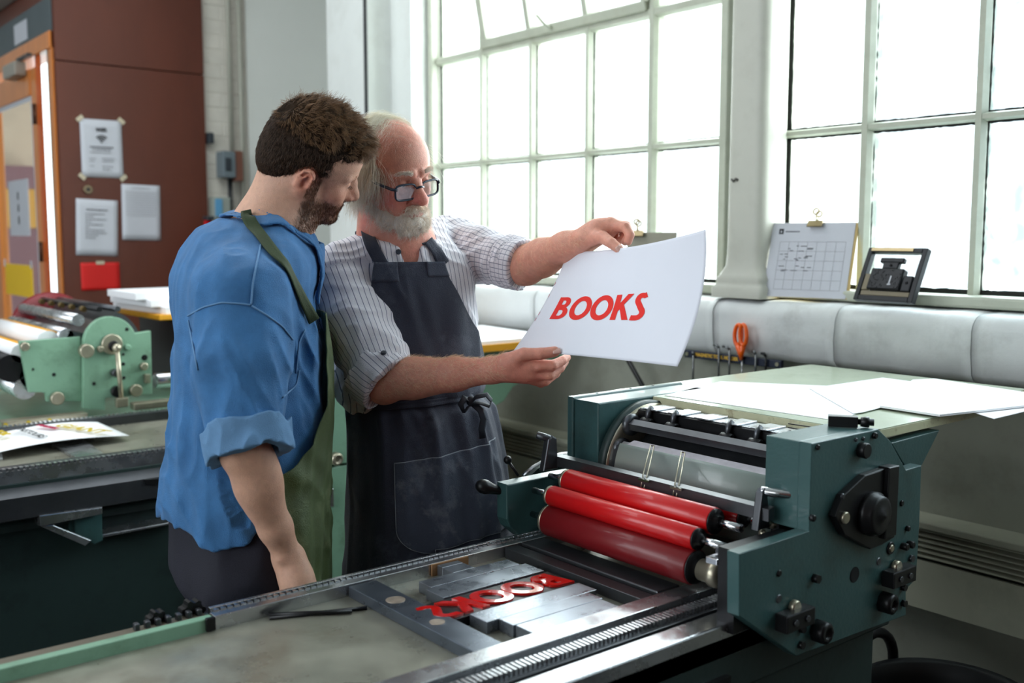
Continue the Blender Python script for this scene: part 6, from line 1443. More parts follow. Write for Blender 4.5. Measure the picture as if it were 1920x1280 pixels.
# ---------------------------------------------------------------- older man in the striped shirt
def rolled_sleeve_disp(P3, amp=1.0): return 0
def build_old():
    T0 = time.time()
    psi, Pt = math.radians(42), math.radians(18)
    f = Frm((0, 0, 0), cv(math.cos(Pt) * math.cos(psi), -math.sin(Pt), -math.cos(Pt) * math.sin(psi)), UPV, math.radians(15), sc=.91)
    f.o = at_d(797, 379, 2.04) - f.R @ np.array([.122, 0, -.032]) * f.sc
    body = Field(f.sc); add_head(body, f); lids(body, f, .0026); R = f.R; P = f.p
    # older features: bags, folds, fuller nose and ears
    for s in (-1, 1):
        body.ell(P(.083, s * .030, -.013), (.006, .014, .005), R, .006)
        body.cone(P(.092, s * .019, -.030), P(.080, s * .036, -.055), .002, .002, .004, 's')
        body.cone(P(.095, s * .012, .028), P(.078, s * .046, .024), .0065, .005, .008)
    body.ball(P(.113, 0, -.030), .0112, .01)
    for i, z in enumerate((.042, .050, .058, .066)):
        n = 9; pts = [P(.0905 - .0055 * abs(u) ** 2.2 * 5 * .9 - (z - .04) * .22, u * .042, z + .002 * math.sin(u * 5 + i)) for u in np.linspace(-1, 1, n)]
        body.chain(pts, [.0013] * n, .005, 's')
    body.cone(P(.097, -.004, .018), P(.094, -.0045, .034), .0008, .0008, .003, 's'); body.cone(P(.097, .004, .018), P(.094, .0045, .034), .0008, .0008, .003, 's')
    D = 2.20; body.sc = 1.0
    nb = at_d(742, 462, D - .04)
    body.cone(f.p(-.030, 0, -.04), nb, .056, .062, .03); body.cone(f.p(.01, 0, -.075), nb + [0.01, -.03, 0.0], .040, .045, .03)
    body.cone(at_d(752, 478, D - .10), at_d(757, 448, D - .11), .006, .004, .02)
    body.cone(nb, at_d(765, 600, D), .075, .10, .05); body.cone(at_d(765, 600, D), at_d(785, 830, D), .10, .10, .05)
    SR = at_d(648, 528, 2.13); ER = at_d(722, 716, 2.03); WR = at_d(925, 694, 1.965)
    SL = at_d(838, 462, 2.33); EL = at_d(985, 497, 2.17); WL = at_d(1098, 449, 2.02)
    body.cone(nb - [0, 0, .04], SR, .05, .052, .03); body.cone(nb - [0, 0, .04], SL, .05, .052, .03)
    body.cone(SR, ER, .050, .041, .02); body.chain([ER, ER + (WR - ER) * .25, ER + (WR - ER) * .65, WR], [.036, .0365, .031, .0235], .016)
    body.ell(ER + (WR - ER) * .28 + cv(0, .004, 0), (.034, .038, .07), Frm((0, 0, 0), UPV, WR - ER).R, .02)
    body.ball(ER + cv(-.004, -.016, 0), .022, .02)
    body.cone(SL, EL, .050, .041, .02); body.chain([EL, EL + (WL - EL) * .3, EL + (WL - EL) * .7, WL], [.038, .037, .030, .0235], .02)
    # right hand: thumb over the sheet, fingers beneath it
    A = at_d
    palm = [(WR, .0245), (A(958, 690, 1.955), .0235), (A(984, 696, 1.955), .0215)]
    body.cone(A(950, 690, 1.955), A(1003, 709, 1.968), .020, .0125, .01); body.cone(A(955, 684, 1.95), A(990, 684, 1.945), .020, .0135, .01)
    body.cone(A(955, 690, 1.965), A(998, 697, 1.955), .020, .0135, .01)
    thumb = [(A(948, 682, 1.945), .020), (A(982, 664, 1.928), .0125), (A(1014, 663, 1.922), .0112), (A(1040, 659, 1.9235), .0100)]
    fing = [[(A(988, 684, 1.945), .0130), (A(1036, 685, 1.938), .0102), (A(1054, 676, 1.955), .0088), (A(1063, 670, 1.972), .0078)],
            [(A(996, 698, 1.955), .0128), (A(1030, 703, 1.950), .0102), (A(1050, 690, 1.968), .0088), (A(1059, 678, 1.985), .0078)],
            [(A(1002, 708, 1.967), .0120), (A(1022, 714, 1.972), .0098), (A(1042, 700, 1.990), .0085), (A(1052, 686, 2.005), .0074)],
            [(A(1004, 713, 1.985), .0105), (A(1014, 718, 1.995), .0088), (A(1030, 708, 2.010), .0076), (A(1040, 696, 2.02), .0066)]]
    hand(body, WR, fing, thumb, palm)
    body.ball(A(1010, 690, 1.935), .0045, .008)
    # left hand: pinching the upper edge
    palm2 = [(WL, .0235), (A(1122, 434, 2.005), .0225), (A(1140, 428, 2.0), .0195)]
    body.cone(A(1110, 440, 2.01), A(1146, 421, 1.992), .02, .0118, .01); body.cone(A(1110, 440, 2.02), A(1146, 422, 2.012), .02, .0120, .01); body.cone(A(1110, 440, 2.025), A(1144, 426, 2.03), .02, .0118, .01)
    thumb2 = [(A(1110, 446, 2.0), .0185), (A(1130, 445, 1.965), .0125), (A(1147, 456, 1.935), .0102), (A(1160, 466, 1.922), .0092)]
    fing2 = [[(A(1147, 421, 1.99), .0118), (A(1173, 426, 1.965), .0098), (A(1181, 440, 1.957), .0088), (A(1178, 453, 1.962), .0076)],
             [(A(1147, 421, 2.012), .0118), (A(1174, 424, 1.992), .0098), (A(1180, 440, 1.978), .0088), (A(1172, 453, 1.972), .0076)],
             [(A(1145, 424, 2.03), .0112), (A(1168, 430, 2.018), .0094), (A(1170, 446, 2.0), .0082), (A(1160, 452, 1.99), .0072)],
             [(A(1142, 430, 2.045), .0100), (A(1158, 440, 2.04), .0085), (A(1156, 452, 2.02), .0074), (A(1148, 456, 2.005), .0066)]]
    hand(body, WL, fing2, thumb2, palm2)
    P0 = [f.p(0, 0, .15), f.p(-.12, 0, 0), SR, ER, WR, SL, EL, WL, A(1065, 672, 1.96), A(1186, 440, 1.96), at_d(785, 830, D)]
    lo = np.min(P0, 0) - .10; hi = np.max(P0, 0) + .08
    v, q = body.mesh(lo, hi, .0024)
    l = f.loc(v.astype(np.float32)); x, y, z = l[:, 0], l[:, 1], l[:, 2]
    col = np.tile(np.array([[.74, .355, .255]]), (len(v), 1)); head = (np.linalg.norm(l, axis=1) < .19)
    nz = noise3(v, (60, 60, 60)); nz2 = noise3(v, (170, 170, 170))
    red = (gauss(z, -.025, .03) * gauss(x, .075, .03) * .9 + gauss(z, -.03, .018) * gauss(x, .115, .016) * 1.1 + gauss(x, -.006, .02) * (np.abs(y) > .066) * .8 + smooth01(z, .06, .1) * .25) * head + .35 * nz
    red = red + .35 * smooth01(-z, .10, .16) * (np.linalg.norm(l, axis=1) < .26)
    armr = np.maximum(smooth01(-np.linalg.norm(v - WR, axis=1), -.16, -.05), 0) * .35
    red = np.clip(red + armr, 0, 1.3)
    col = col * (1 - red[:, None] * np.array([[.05, .32, .28]])) * (.92 + .16 * nz2[:, None])
    lip = np.clip(gauss(z, -.0655, .0055) * (np.abs(y) < .020) * (x > .0865), 0, 1)[:, None]; col = col * (1 - lip) + lip * np.array([[.48, .14, .12]])
    man = thing('person', 'person with white beard and glasses, striped shirt and navy apron, holding the print', 'person'); root = man
    np_mesh('body', v, q, M_skin_o, root, col)
    eye_pair(f, root, (.030, .040, .045), (.22, -.42))
    rs = np.random.RandomState(9)
    M_wh = hair_mat('white_hair', srgb(214, 204, 168), srgb(255, 252, 242), .5); M_wb = hair_mat('white_beard_hair', srgb(206, 178, 150), srgb(255, 250, 240), .5); M_gold = hair_mat('pale_gold_arm_hair', srgb(226, 178, 130), srgb(255, 236, 206), .4)
    # finger nails of the two thumbs
    nail(A(1043.5, 656.5, 1.914), -FWD + UPV * .6, A(1060, 656, 1.92) - A(1040, 659, 1.92), .0062, .0072, root)
    nail(A(1162, 466.5, 1.9128), -FWD + RGT * .15, A(1162, 467, 1.92) - A(1148, 455, 1.93), .0062, .0072, root)
    # brows
    br = []
    for s in (-1, 1):
        n = 420; u = rs.rand(n); p = np.array([P(.0985 - .024 * a * a, s * (.012 + .034 * a), .0265 + .003 * math.sin(a * 3) + rs.randn() * .0022) for a in u])
        t = np.array([f.v(.3, s * .9, .5 - .6 * a) for a in u]); nn = np.array([f.v(.9, s * .3 * a, .2) for a in u]); br.append(grow(p, nn, t, .008 + .006 * rs.rand(n), 6, .5, .35, rs))
    strands('eyebrows', np.concatenate(br), np.linspace(.00022, .00008, 6), M_wb, root)
    # beard and moustache: a soft mass and loose curling strands
    bf = Field(f.sc)
    bf.chain([P(.002, -.062, -.020), P(.018, -.060, -.060), P(.048, -.042, -.084), P(.074, -.018, -.096), P(.080, 0, -.099), P(.074, .018, -.096), P(.048, .042, -.084), P(.018, .060, -.060), P(.002, .062, -.020)], [.007, .012, .016, .019, .020, .019, .016, .012, .007], .02)
    bf.chain([P(.052, -.040, -.066), P(.080, -.022, -.088), P(.089, 0, -.089), P(.080, .022, -.088), P(.052, .04, -.066)], [.014, .014, .013, .014, .014], .015)
    bf.chain([P(.074, -.031, -.070), P(.089, -.018, -.054), P(.0985, -.005, -.0485), P(.0985, .005, -.0485), P(.089, .018, -.054), P(.074, .031, -.070)], [.009, .008, .006, .006, .008, .009], .008)
    bf.ell(P(.098, 0, -.0655), (.012, .015, .0042), R, .004, 's')
    bf.disp.append(lambda Pw: (np.abs(2 * noise3(Pw, (120, 120, 55)) - 1) - .5) * .006 + (noise3(Pw, (30, 30, 30)) - .5) * .004 + .002)
    c = P(.05, 0, -.07); bv, bq = bf.mesh(c - .11, c + .11, .0024); bl = f.loc(bv.astype(np.float32))
    w = np.clip(gauss(bl[:, 2], -.052, .012) * (bl[:, 0] > .07), 0, 1)[:, None]
    bc = np.array([[.84, .80, .74]]) * (1 - w) + w * np.array([[.70, .50, .34]]); bc = bc * (.75 + .45 * noise3(bv, (90, 90, 60))[:, None])
    beard = np_mesh('beard', bv, bq, mat('beard_mass', (1, 1, 1, 1), rough=.8, attr='Col', bump=.7, bscale=600), root, bc)
    bp, bn = surf_samples(bv, bq, 15000, rs); L_ = f.loc(bp.astype(np.float32)); cl = noise3(bp, (110, 110, 110))
    g = unit(f32([.25, 0, -1]) + np.stack([0 * cl, np.sign(L_[:, 1]) * .35, 0 * cl], 1) + (np.stack([noise3(bp + .3, (95,) * 3), noise3(bp + .7, (95,) * 3), noise3(bp + 1.3, (95,) * 3)], 1) - .5) * 2.4) @ f32(R).T
    g = g - bn * (g * bn).sum(1, keepdims=True)
    strands('beard_strands', grow(bp - bn * .002, bn, g, .008 + .012 * rs.rand(len(bp)), 7, .75, .55, rs, wave=.6), np.linspace(.00021, .00007, 7), M_wb, beard)
    # long thin hair: sides and back, a wispy crown
    hf = Field(f.sc); hf.ell(P(-.016, 0, .038), (.094, .0785, .080), R, 0); hf.ell(P(-.050, 0, -.02), (.046, .060, .060), R, .03)
    for s in (-1, 1): hf.ell(P(-.004, s * .062, .022), (.036, .018, .040), R, .02)
    def cut(Pw):
        L = f.loc(Pw); h = np.interp(L[:, 2], [-.09, -.06, -.03, .0, .03, .055, .08, .12], [-.07, -.030, .018, .036, .044, .032, -.008, -.05]); wob = (noise3(Pw, (120,) * 3) - .5) * .012
        return np.maximum((L[:, 0] - h + wob) * .8, -(L[:, 2] + .085))
    hf.fn(cut, f.o, .3, 0, 'i'); hf.disp.append(lambda Pw: (np.abs(2 * noise3(Pw, (130, 130, 26)) - 1) - .5) * .006)
    hv, hq = hf.mesh(f.p(0, 0, .04) - .15, f.p(0, 0, .04) + .15, .0026)
    hcol = np.array([[.78, .75, .66]]) * (.8 + .3 * noise3(hv, (150, 150, 25))[:, None])
    hair = np_mesh('hair', hv, hq, mat('white_hair_mass', (1, 1, 1, 1), rough=.6, attr='Col', bump=.7, bscale=500), root, hcol)
    hp, hn = surf_samples(hv, hq, 15000, rs); L_ = f.loc(hp.astype(np.float32)); cc = f.p(0, 0, .04); ok = ((hn * (hp - cc)).sum(1) > 0) & (L_[:, 2] > -.05); hp, hn, L_ = hp[ok], hn[ok], L_[ok]
    cl = noise3(hp, (70, 70, 40)); g = (np.stack([-.15 + (cl - .5) * .9 + 0 * cl, 0 * cl, -1 + 0 * cl], 1)) @ f32(R).T; g = g - hn * (g * hn).sum(1, keepdims=True)
    st_ = grow(hp, hn, g, .030 + .045 * rs.rand(len(hp)), 9, .35, .22, rs, grav=-UPV * .9, wave=.35)
    strands('hair_strands', st_, np.linspace(.00022, .00008, 9), M_wh, hair)
    # wisps from the top falling over the bald crown
    n = 2600; az = rs.uniform(-2.4, 2.4, n); el = rs.uniform(.55, 1.45, n)
    dl = np.stack([np.cos(el) * np.cos(az + PI) * -1 * -1, np.cos(el) * np.sin(az), np.sin(el)], 1); dl[:, 0] = np.cos(el) * np.cos(az) - .25
    p = np.array([P(-.008 + a[0] * .092, a[1] * .074, .043 + a[2] * .086) for a in dl]); nn = unit((np.stack([dl[:, 0] / .096, dl[:, 1] / .075, dl[:, 2] / .086], 1)) @ f32(R).T)
    g = np.stack([.1 + .5 * rs.rand(n), np.where(rs.rand(n) < .8, -1.0, .8), .1 * rs.randn(n)], 1) @ f32(R).T; g = g - nn * (g * nn).sum(1, keepdims=True)
    strands('hair_wisps', grow(p, nn, g, .03 + .04 * rs.rand(n), 10, .45, .25, rs, grav=-UPV * 1.1, wave=.3), np.linspace(.00017, .00006, 10), M_wh, hair)
    m = 1500; p = np.array([P(.038 - .05 * rs.rand(), -.054 - .016 * rs.rand(), .062 + .022 * rs.randn()) for _ in range(m)]); nn = np.tile(f.v(.2, -1, .1), (m, 1)); g = np.tile(f.v(-.30, -.25, -1), (m, 1)) + rs.randn(m, 3) * .16
    strands('side_lock', grow(p, nn, g, .065 + .045 * rs.rand(m), 12, .40, .28, rs, grav=-UPV * .5, wave=.5), np.linspace(.0002, .00008, 12), M_wh, hair)
    # hair of the forearms
    vv, nn = surf_samples(v, q, 140000, rs)
    def band(a, b, n_, up=None):
        ab = b - a; t = ((vv - a) @ ab) / (ab @ ab); dd = np.linalg.norm(vv - a - t[:, None] * ab, axis=1); wgt = (t > .02) & (t < 1.12) & (dd < .06) & (nn @ (UPV * .8 - FWD * .5) > -.1)
        i = np.flatnonzero(wgt); i = rs.permutation(i)[:n_]; g_ = np.tile(unit(ab) * .8 - UPV * .5, (len(i), 1)) + rs.randn(len(i), 3) * .45
        g_ = g_ - nn[i] * (g_ * nn[i]).sum(1, keepdims=True); return grow(vv[i], nn[i], g_, .007 + .010 * rs.rand(len(i)), 6, .8, .3, rs, wave=.4)
    strands('arm_hair', np.concatenate([band(ER, WR, 2600), band(EL, WL, 900)]), np.linspace(.00011, .00005, 6), M_gold, root)
    # ---- striped shirt
    yaw = math.radians(70)
    T = Loft([(742, 450, D - .03, .085, .10), (742, 475, D - .02, .100, .150), (748, 510, D, .110, .165), (758, 600, D, .124, .150), (762, 680, D, .128, .150), (775, 745, D, .118, .138), (785, 790, D, .115, .135)], yaw, 2.2)
    S = Field(); fn, c0, r0 = T.sdf(lo=zat(778, D), hi=zat(462, D)); S.fn(fn, c0, r0, 0); fb, lb = T.f, T.l
    S.cone(nb - [0, 0, .03], SR + [0, 0, .0], .066, .068, .05); S.cone(nb - [0, 0, .03], SL, .066, .066, .05)
    cR = ER + cv(-.004, .008, 0); m1 = SR + (cR - SR) * .45 + cv(-.010, 0, -.01)
    S.cone(SR + cv(-.004, .0, -.01), m1, .072, .074, .012); S.cone(m1, cR, .074, .060, .006)
    cL = SL + (EL - SL) * .93; m2 = SL + (cL - SL) * .5
    S.chain([SL, m2, cL], [.064, .058, .050], .01)
    # blouse of cloth over the waist at the back
    S.chain([at_d(640, 700, D + .0), at_d(668, 728, D - .06), at_d(720, 748, D - .10)], [.035, .036, .03], .03)
    axR = unit(cv(.62, -.50, -.25)); axL = unit(EL - SL)
    def endR(Pw):
        w = Pw - f32(cR); d = w @ f32(axR) - .010; near = (np.linalg.norm(w - (w @ f32(axR))[:, None] * f32(axR), axis=1) < .085) & ((w @ FWD.astype(np.float32)) < .075); return np.where(near, d, -1)
    def endL(Pw):
        w = Pw - f32(cL); d = w @ f32(axL) - .0; near = (np.linalg.norm(w - (w @ f32(axL))[:, None] * f32(axL), axis=1) < .09); return np.where(near, d, -1)
    S.fn(lambda Pw: -endR(Pw), cR, 2, .004, 's'); S.fn(lambda Pw: -endL(Pw), cL, 2, .004, 's')
    S.cone(cR - axR * .02, cR + axR * .10, .050, .050, .005, 's'); S.cone(cL - axL * .03, cL + axL * .08, .042, .042, .005, 's')
    nd = unit(f.p(-.02, 0, -.04) - nb)
    S.cone(nb - nd * .02, nb + nd * .12, .066, .078, .01, 's')
    # open neck: a narrow V below the throat
    S.cone(nb + fb * .075 + [0, 0, .00] + lb * .012, nb + fb * .118 + [0, 0, -.070] + lb * .012, .024, .003, .01, 's')
    def sdisp(Pw):
        x, y, a, b = T.local(Pw); L1 = np.stack([x, y, Pw[:, 2]], 1)
        rgt = Pw @ f32(RGT); dR = np.linalg.norm(Pw - f32(ER), axis=1); dL = np.linalg.norm(Pw - f32(cL), axis=1)
        w1 = noise3(L1 + f32([.3, .1, 0]), (12, 12, 5)); w3 = noise3(np.stack([x - Pw[:, 2] * .8, y, Pw[:, 2] + x * .8], 1), (34, 18, 13)); w2 = noise3(L1 + f32([1.3, .7, .2]), (24, 24, 16))
        r = -(1 - np.abs(2 * w1 - 1)) * .011 - (1 - np.abs(2 * w2 - 1)) * .007 - (1 - np.abs(2 * w3 - 1)) ** 2 * .005
        bunch = np.sin(((Pw - f32(ER)) @ f32(axR)) * 210 + 3 * w2) * .0022 * smooth01(-dR, -.14, -.05) + np.sin(((Pw - f32(cL)) @ f32(axL)) * 190 + 4 * w2) * .0026 * smooth01(-dL, -.15, -.04)
        return (r + .011) * .85 + bunch
    S.disp.append(sdisp)
    # rolled cuffs are thicker rings of the same cloth
    PS = [nb, SR, SL, ER, cL, at_d(785, 780, D), T.pt(zat(700, D), 0), T.pt(zat(700, D), PI), T.pt(zat(700, D), PI / 2), T.pt(zat(700, D), -PI / 2)]
    lo = np.min(PS, 0) - .11; hi = np.max(PS, 0) + .11
    v, q = S.mesh(lo, hi, .0034)
    def stripe(v):
        P_ = v.astype(np.float32); x, y, a, b = T.local(P_)
        def armc(p0, p1, ref):
            ax_ = unit(p1 - p0); w = P_ - f32(p0); t = w @ f32(ax_); u = unit(np.cross(ax_, ref)); u2 = np.cross(ax_, u)
            ang = np.arctan2(w @ f32(u), -(w @ f32(u2))); rr = np.linalg.norm(w - t[:, None] * f32(ax_), axis=1); return ang, rr, t / np.linalg.norm(p1 - p0)
        aR, rR, tR = armc(SR, cR, FWD); aL, rL, tL = armc(SL, cL, FWD)
        s_t = y.copy(); isR = (rR < .095) & (tR > .02) & ((P_ - f32(SR)) @ f32(FWD) < .10); isL = (rL < .08) & (tL > .12)
        s_t = np.where(isR, aR * .068, s_t); s_t = np.where(isL & ~isR, aL * .058, s_t)
        yoke = P_[:, 2] > zat(505, D); s2 = np.where(yoke & ~isR & ~isL, x, -9.0)
        return s_t, np.where(isL, .45 + tL * .0, np.where(isR, .3, 0)), (tL * np.linalg.norm(cL - SL)) * isL
    s_t, tint, cr_ = stripe(v)
    mS = bpy.data.materials.new('striped_cotton'); mS.use_nodes = True; N = mS.node_tree.nodes; L = mS.node_tree.links; b = N['Principled BSDF']; b.inputs['Roughness'].default_value = .85
    def lines_node(attr, per, wdt, seed=0):
        a = N.new('ShaderNodeAttribute'); a.attribute_name = attr; m1_ = N.new('ShaderNodeMath'); m1_.operation = 'DIVIDE'; L.new(a.outputs['Fac'], m1_.inputs[0]); m1_.inputs[1].default_value = per
        m2_ = N.new('ShaderNodeMath'); m2_.operation = 'FRACT'; L.new(m1_.outputs[0], m2_.inputs[0]); m3 = N.new('ShaderNodeMath'); m3.operation = 'SUBTRACT'; L.new(m2_.outputs[0], m3.inputs[0]); m3.inputs[1].default_value = .5
        m4 = N.new('ShaderNodeMath'); m4.operation = 'ABSOLUTE'; L.new(m3.outputs[0], m4.inputs[0]); m5 = N.new('ShaderNodeMapRange'); L.new(m4.outputs[0], m5.inputs['Value']); m5.inputs['From Min'].default_value = wdt; m5.inputs['From Max'].default_value = wdt + .06
        m5.inputs['To Min'].default_value = 1; m5.inputs['To Max'].default_value = 0; return m5.outputs['Result']
    l1 = lines_node('stripe', .0102, .030); l2 = lines_node('cross', .012, .04)
    ag = N.new('ShaderNodeAttribute'); ag.attribute_name = 'cross'; gt = N.new('ShaderNodeMath'); gt.operation = 'GREATER_THAN'; gt.inputs[1].default_value = .004; L.new(ag.outputs['Fac'], gt.inputs[0])
    mu = N.new('ShaderNodeMath'); mu.operation = 'MULTIPLY'; L.new(l2, mu.inputs[0]); L.new(gt.outputs[0], mu.inputs[1]); mx_ = N.new('ShaderNodeMath'); mx_.operation = 'MAXIMUM'; mh = N.new('ShaderNodeMath'); mh.operation = 'MULTIPLY'; mh.inputs[1].default_value = .5; L.new(mu.outputs[0], mh.inputs[0]); L.new(l1, mx_.inputs[0]); L.new(mh.outputs[0], mx_.inputs[1])
    mc = N.new('ShaderNodeMix'); mc.data_type = 'RGBA'; mc.inputs['A'].default_value = srgb(232, 229, 236); mc.inputs['B'].default_value = srgb(92, 98, 128); L.new(mx_.outputs[0], mc.inputs['Factor']); L.new(mc.outputs['Result'], b.inputs['Base Color'])
    tc = N.new('ShaderNodeTexCoord'); nzz = N.new('ShaderNodeTexNoise'); nzz.inputs['Scale'].default_value = 600; L.new(tc.outputs['Object'], nzz.inputs['Vector']); bp_ = N.new('ShaderNodeBump'); bp_.inputs['Strength'].default_value = .25; bp_.inputs['Distance'].default_value = .003; L.new(nzz.outputs['Fac'], bp_.inputs['Height']); L.new(bp_.outputs['Normal'], b.inputs['Normal'])
    np_mesh('striped_shirt', v, q, mS, root, attrs={'stripe': s_t, 'cross': cr_})
    for nm, ce, ax_, r1, r0, ln in (('rolled_cuff', cR, axR, .0665, .049, .026), ('rolled_cuff', cL, axL, .0555, .040, .024)):
        cf = Field(); cf.cone(ce - ax_ * .06, ce + ax_ * .04, r1 + .002, r1 - .002, 0); cf.cone(ce - ax_ * .09, ce + ax_ * .07, r0, r0, .006, 's')
        cf.fn(lambda Pw, ce=ce, ax_=ax_, ln=ln: np.abs((Pw - f32(ce)) @ f32(ax_) + .012 + (noise3(Pw, (25,) * 3) - .5) * .008) - ln, ce, .2, .008, 'i')
        cf.disp.append(lambda Pw: (np.abs(2 * noise3(Pw + f32([.5, 0, 0]), (45, 45, 28)) - 1) - .5) * .006)
        cvv, cq = cf.mesh(ce - .10, ce + .10, .0026); w = cvv - ce; u = unit(np.cross(ax_, FWD)); u2 = np.cross(ax_, u); ang = np.arctan2(w @ u, -(w @ u2))
        np_mesh(nm, cvv, cq, mS, root, attrs={'stripe': ang * r1, 'cross': (w @ ax_) + .05 if ce is cL else np.zeros(len(w))})
    # stand collar
    co = Field()
    def collar(Pw):
        w = Pw - f32(nb); a = w @ f32(nd); rr = np.linalg.norm(w - a[:, None] * f32(nd), axis=1); fr_ = w @ f32(fb); sd = np.abs(w @ f32(lb))
        return np.maximum(np.maximum(np.abs(rr - .073 - .002 * (a < 0)) - .0020, np.maximum(a - (.036 - .016 * smooth01(fr_, -.02, .08)), -.018 - a)), np.where(fr_ > 0, (.013 - sd), -1))
    co.fn(collar, nb, .2, 0); co.disp.append(lambda Pw: (noise3(Pw, (40,) * 3) - .5) * .004)
    cvv, cq = co.mesh(nb - .12, nb + .12, .0024); w = cvv - nb; np_mesh('stand_collar', cvv, cq, mS, root, attrs={'stripe': np.arctan2(w @ lb, w @ fb) * .074, 'cross': np.zeros(len(w))})
    M_btn = mat('dark_button', srgb(58, 62, 72), rough=.3)
    both = Field(); both.ops = S.ops + co.ops; both.disp = S.disp
    cfR = Field(); cfR.ops = list(S.ops); cfR.disp = S.disp; cfR.cone(cR - axR * .04, cR + axR * .02, .068, .066, .004)
    def button(Fd, px, py):
        p_ = hit(Fd, px, py)
        if p_ is None: return
        n_ = grad(Fd, p_); MB().lathe(tuple(p_), tuple(p_ + n_ * .003), [(-.002, .0056), (.0016, .0056), (.0026, .0046), (.0022, .0036)], 14).build('button', M_btn, root)
    button(both, 747, 472); button(cfR, 719, 661); button(both, 793, 455)
    # ---- navy apron
    M_nv = mat('navy_canvas', srgb(50, 54, 70), rough=.75, var=.16, scale=7, bump=.4, bscale=480, dirt=srgb(112, 118, 130), dirt_amt=.28, dscale=13, sheen=.15)
    Ap = Loft([(748, 500, D, .124, .170), (758, 560, D, .132, .160), (763, 650, D, .138, .156), (770, 720, D, .132, .146), (782, 745, D, .126, .140), (792, 800, D, .132, .146), (800, 900, D, .145, .156), (806, 1000, D, .152, .164), (808, 1080, D, .158, .170), (808, 1400, D + .05, .17, .18)], yaw, 2.3)
    rows = np.array([490, 520, 560, 600, 650, 700, 735, 750, 800, 900, 1100, 1500]); rt = np.radians([-33, -36, -40, -45, -54, -70, -92, -118, -140, -140, -138, -136]); lt_ = np.radians([26, 29, 36, 46, 60, 78, 98, 118, 125, 125, 122, 120])
    ripple = lambda py, th: 0
    def apt(py, th, extra=0.0):
        z = zat(py, D, 780); th = np.atleast_1d(th); q3 = np.stack([np.cos(th) * .3, np.sin(th) * .3, np.full_like(th, z)], 1).astype(np.float32)
        w1 = 1 - np.abs(2 * noise3(q3 + f32([.7, .2, 0]), (15, 15, 2.0)) - 1); w2 = 1 - np.abs(2 * noise3(np.stack([q3[:, 0], q3[:, 1], q3[:, 2] + q3[:, 1] * 1.2], 1) + f32([0, .9, 0]), (10, 10, 12)) - 1)
        k = float(np.interp(py, [490, 600, 735, 760, 900, 1400], [.35, .8, .5, .7, .8, 1.3])); gath = -.012 * math.exp(-((py - 742) / 11.0) ** 2)
        pl = np.maximum(0, np.cos(th * 9 + .6)) ** 6 * .010 * float(np.interp(py, [735, 765, 900, 1100], [0, 1, .6, .3]))
        tz = 0.0
        return Ap.pt(np.full_like(th, z), th, (w1 * .012 + w2 * .007 - .006) * k + .008 + gath + pl + extra)
    pys = np.concatenate([np.linspace(488, 1100, 170), np.linspace(1115, 1480, 24)]); G = []
    for py in pys:
        u = np.linspace(0, 1, 120); th = np.interp(py, rows, rt) * (1 - u) + np.interp(py, rows, lt_) * u
        top = py + (14 * (1 - u) - 6 * u if py < 520 else 0)
        G.append(apt(py, th))
    G = np.array(G)
    for j in range(120):     # bib top slants a little
        pass
    apron = sheet(G, .0022).build('navy_apron', M_nv, root)
    # patch pocket and hem bands of the bib
    M_nv2 = mat('navy_canvas_worn', srgb(66, 72, 88), rough=.8, var=.2, scale=9, bump=.4, bscale=480, dirt=srgb(140, 146, 158), dirt_amt=.38, dscale=17, sheen=.15)
    G = []
    for py in np.linspace(0, 1, 60):
        row = []
        for u in np.linspace(0, 1, 60):
            th = math.radians(-36 + 88 * u); yy = 838 - 26 * u + py * 155
            cr = .28; 
            if py > 1 - cr and u < cr: # rounded lower corner
                e = (py - (1 - cr)) / cr; umin = cr * (1 - math.sqrt(max(0, 1 - e * e))) ; u2 = umin + (u / cr) * (cr - umin); th = math.radians(-36 + 88 * u2)
            row.append(apt(yy, np.array([th]), .0032)[0])
        G.append(row)
    G = np.array(G); pocket = sheet(G, .0016).build('patch_pocket', M_nv2, root)
    edge = [G[i, 0] for i in range(60)] + [G[-1, j] for j in range(1, 50)]; MB().tube([tuple(p_) for p_ in edge], .0011, 5).build('stitching', mat('pale_thread', srgb(140, 146, 156), rough=.8), pocket)
    MB().tube([tuple(G[0, j]) for j in range(60)], .0013, 5).build('stitching', MATS['pale_thread'], pocket)
    G = np.array([apt(py, np.linspace(math.radians(-33 - (py - 488) * .09), math.radians(-15), 12), .0024) for py in np.linspace(488, 522, 8)]); sheet(G, .0012).build('strap_patch', M_nv2, root)
    G = np.array([apt(py, np.linspace(math.radians(10), math.radians(26 + (py - 488) * .09), 12), .0024) for py in np.linspace(488, 514, 8)]); sheet(G, .0012).build('strap_patch', M_nv2, root)
    def ribbon(Fd, pts, w, name, m, off=.003, th=.0016, pre=None):
        C = []
        for i in range(len(pts) - 1):
            for tq in np.linspace(0, 1, 7)[:-1]:
                a = hit(Fd, pts[i][0] * (1 - tq) + pts[i + 1][0] * tq, pts[i][1] * (1 - tq) + pts[i + 1][1] * tq, off=off)
                if a is not None: C.append(a)
        C = np.array(C)
        for _ in range(4): C[1:-1] = (C[:-2] + 2 * C[1:-1] + C[2:]) / 4
        if pre is not None: C = np.concatenate([C, np.array(pre)])
        C = lift_off(Fd, C)
        Tn = unit(np.gradient(C, axis=0)); N_ = np.array([grad(Fd, p) for p in C])
        for _ in range(5): N_[1:-1] = unit(N_[:-2] + N_[1:-1] + N_[2:])
        B = unit(np.cross(Tn, N_)); W_ = np.linspace(w[0], w[1], len(C))[:, None]
        sheet(np.stack([C + B * W_ * s for s in (-.5, -.25, 0, .25, .5)], 1), th).build(name, m, root)
    tr = nb + nd * .020
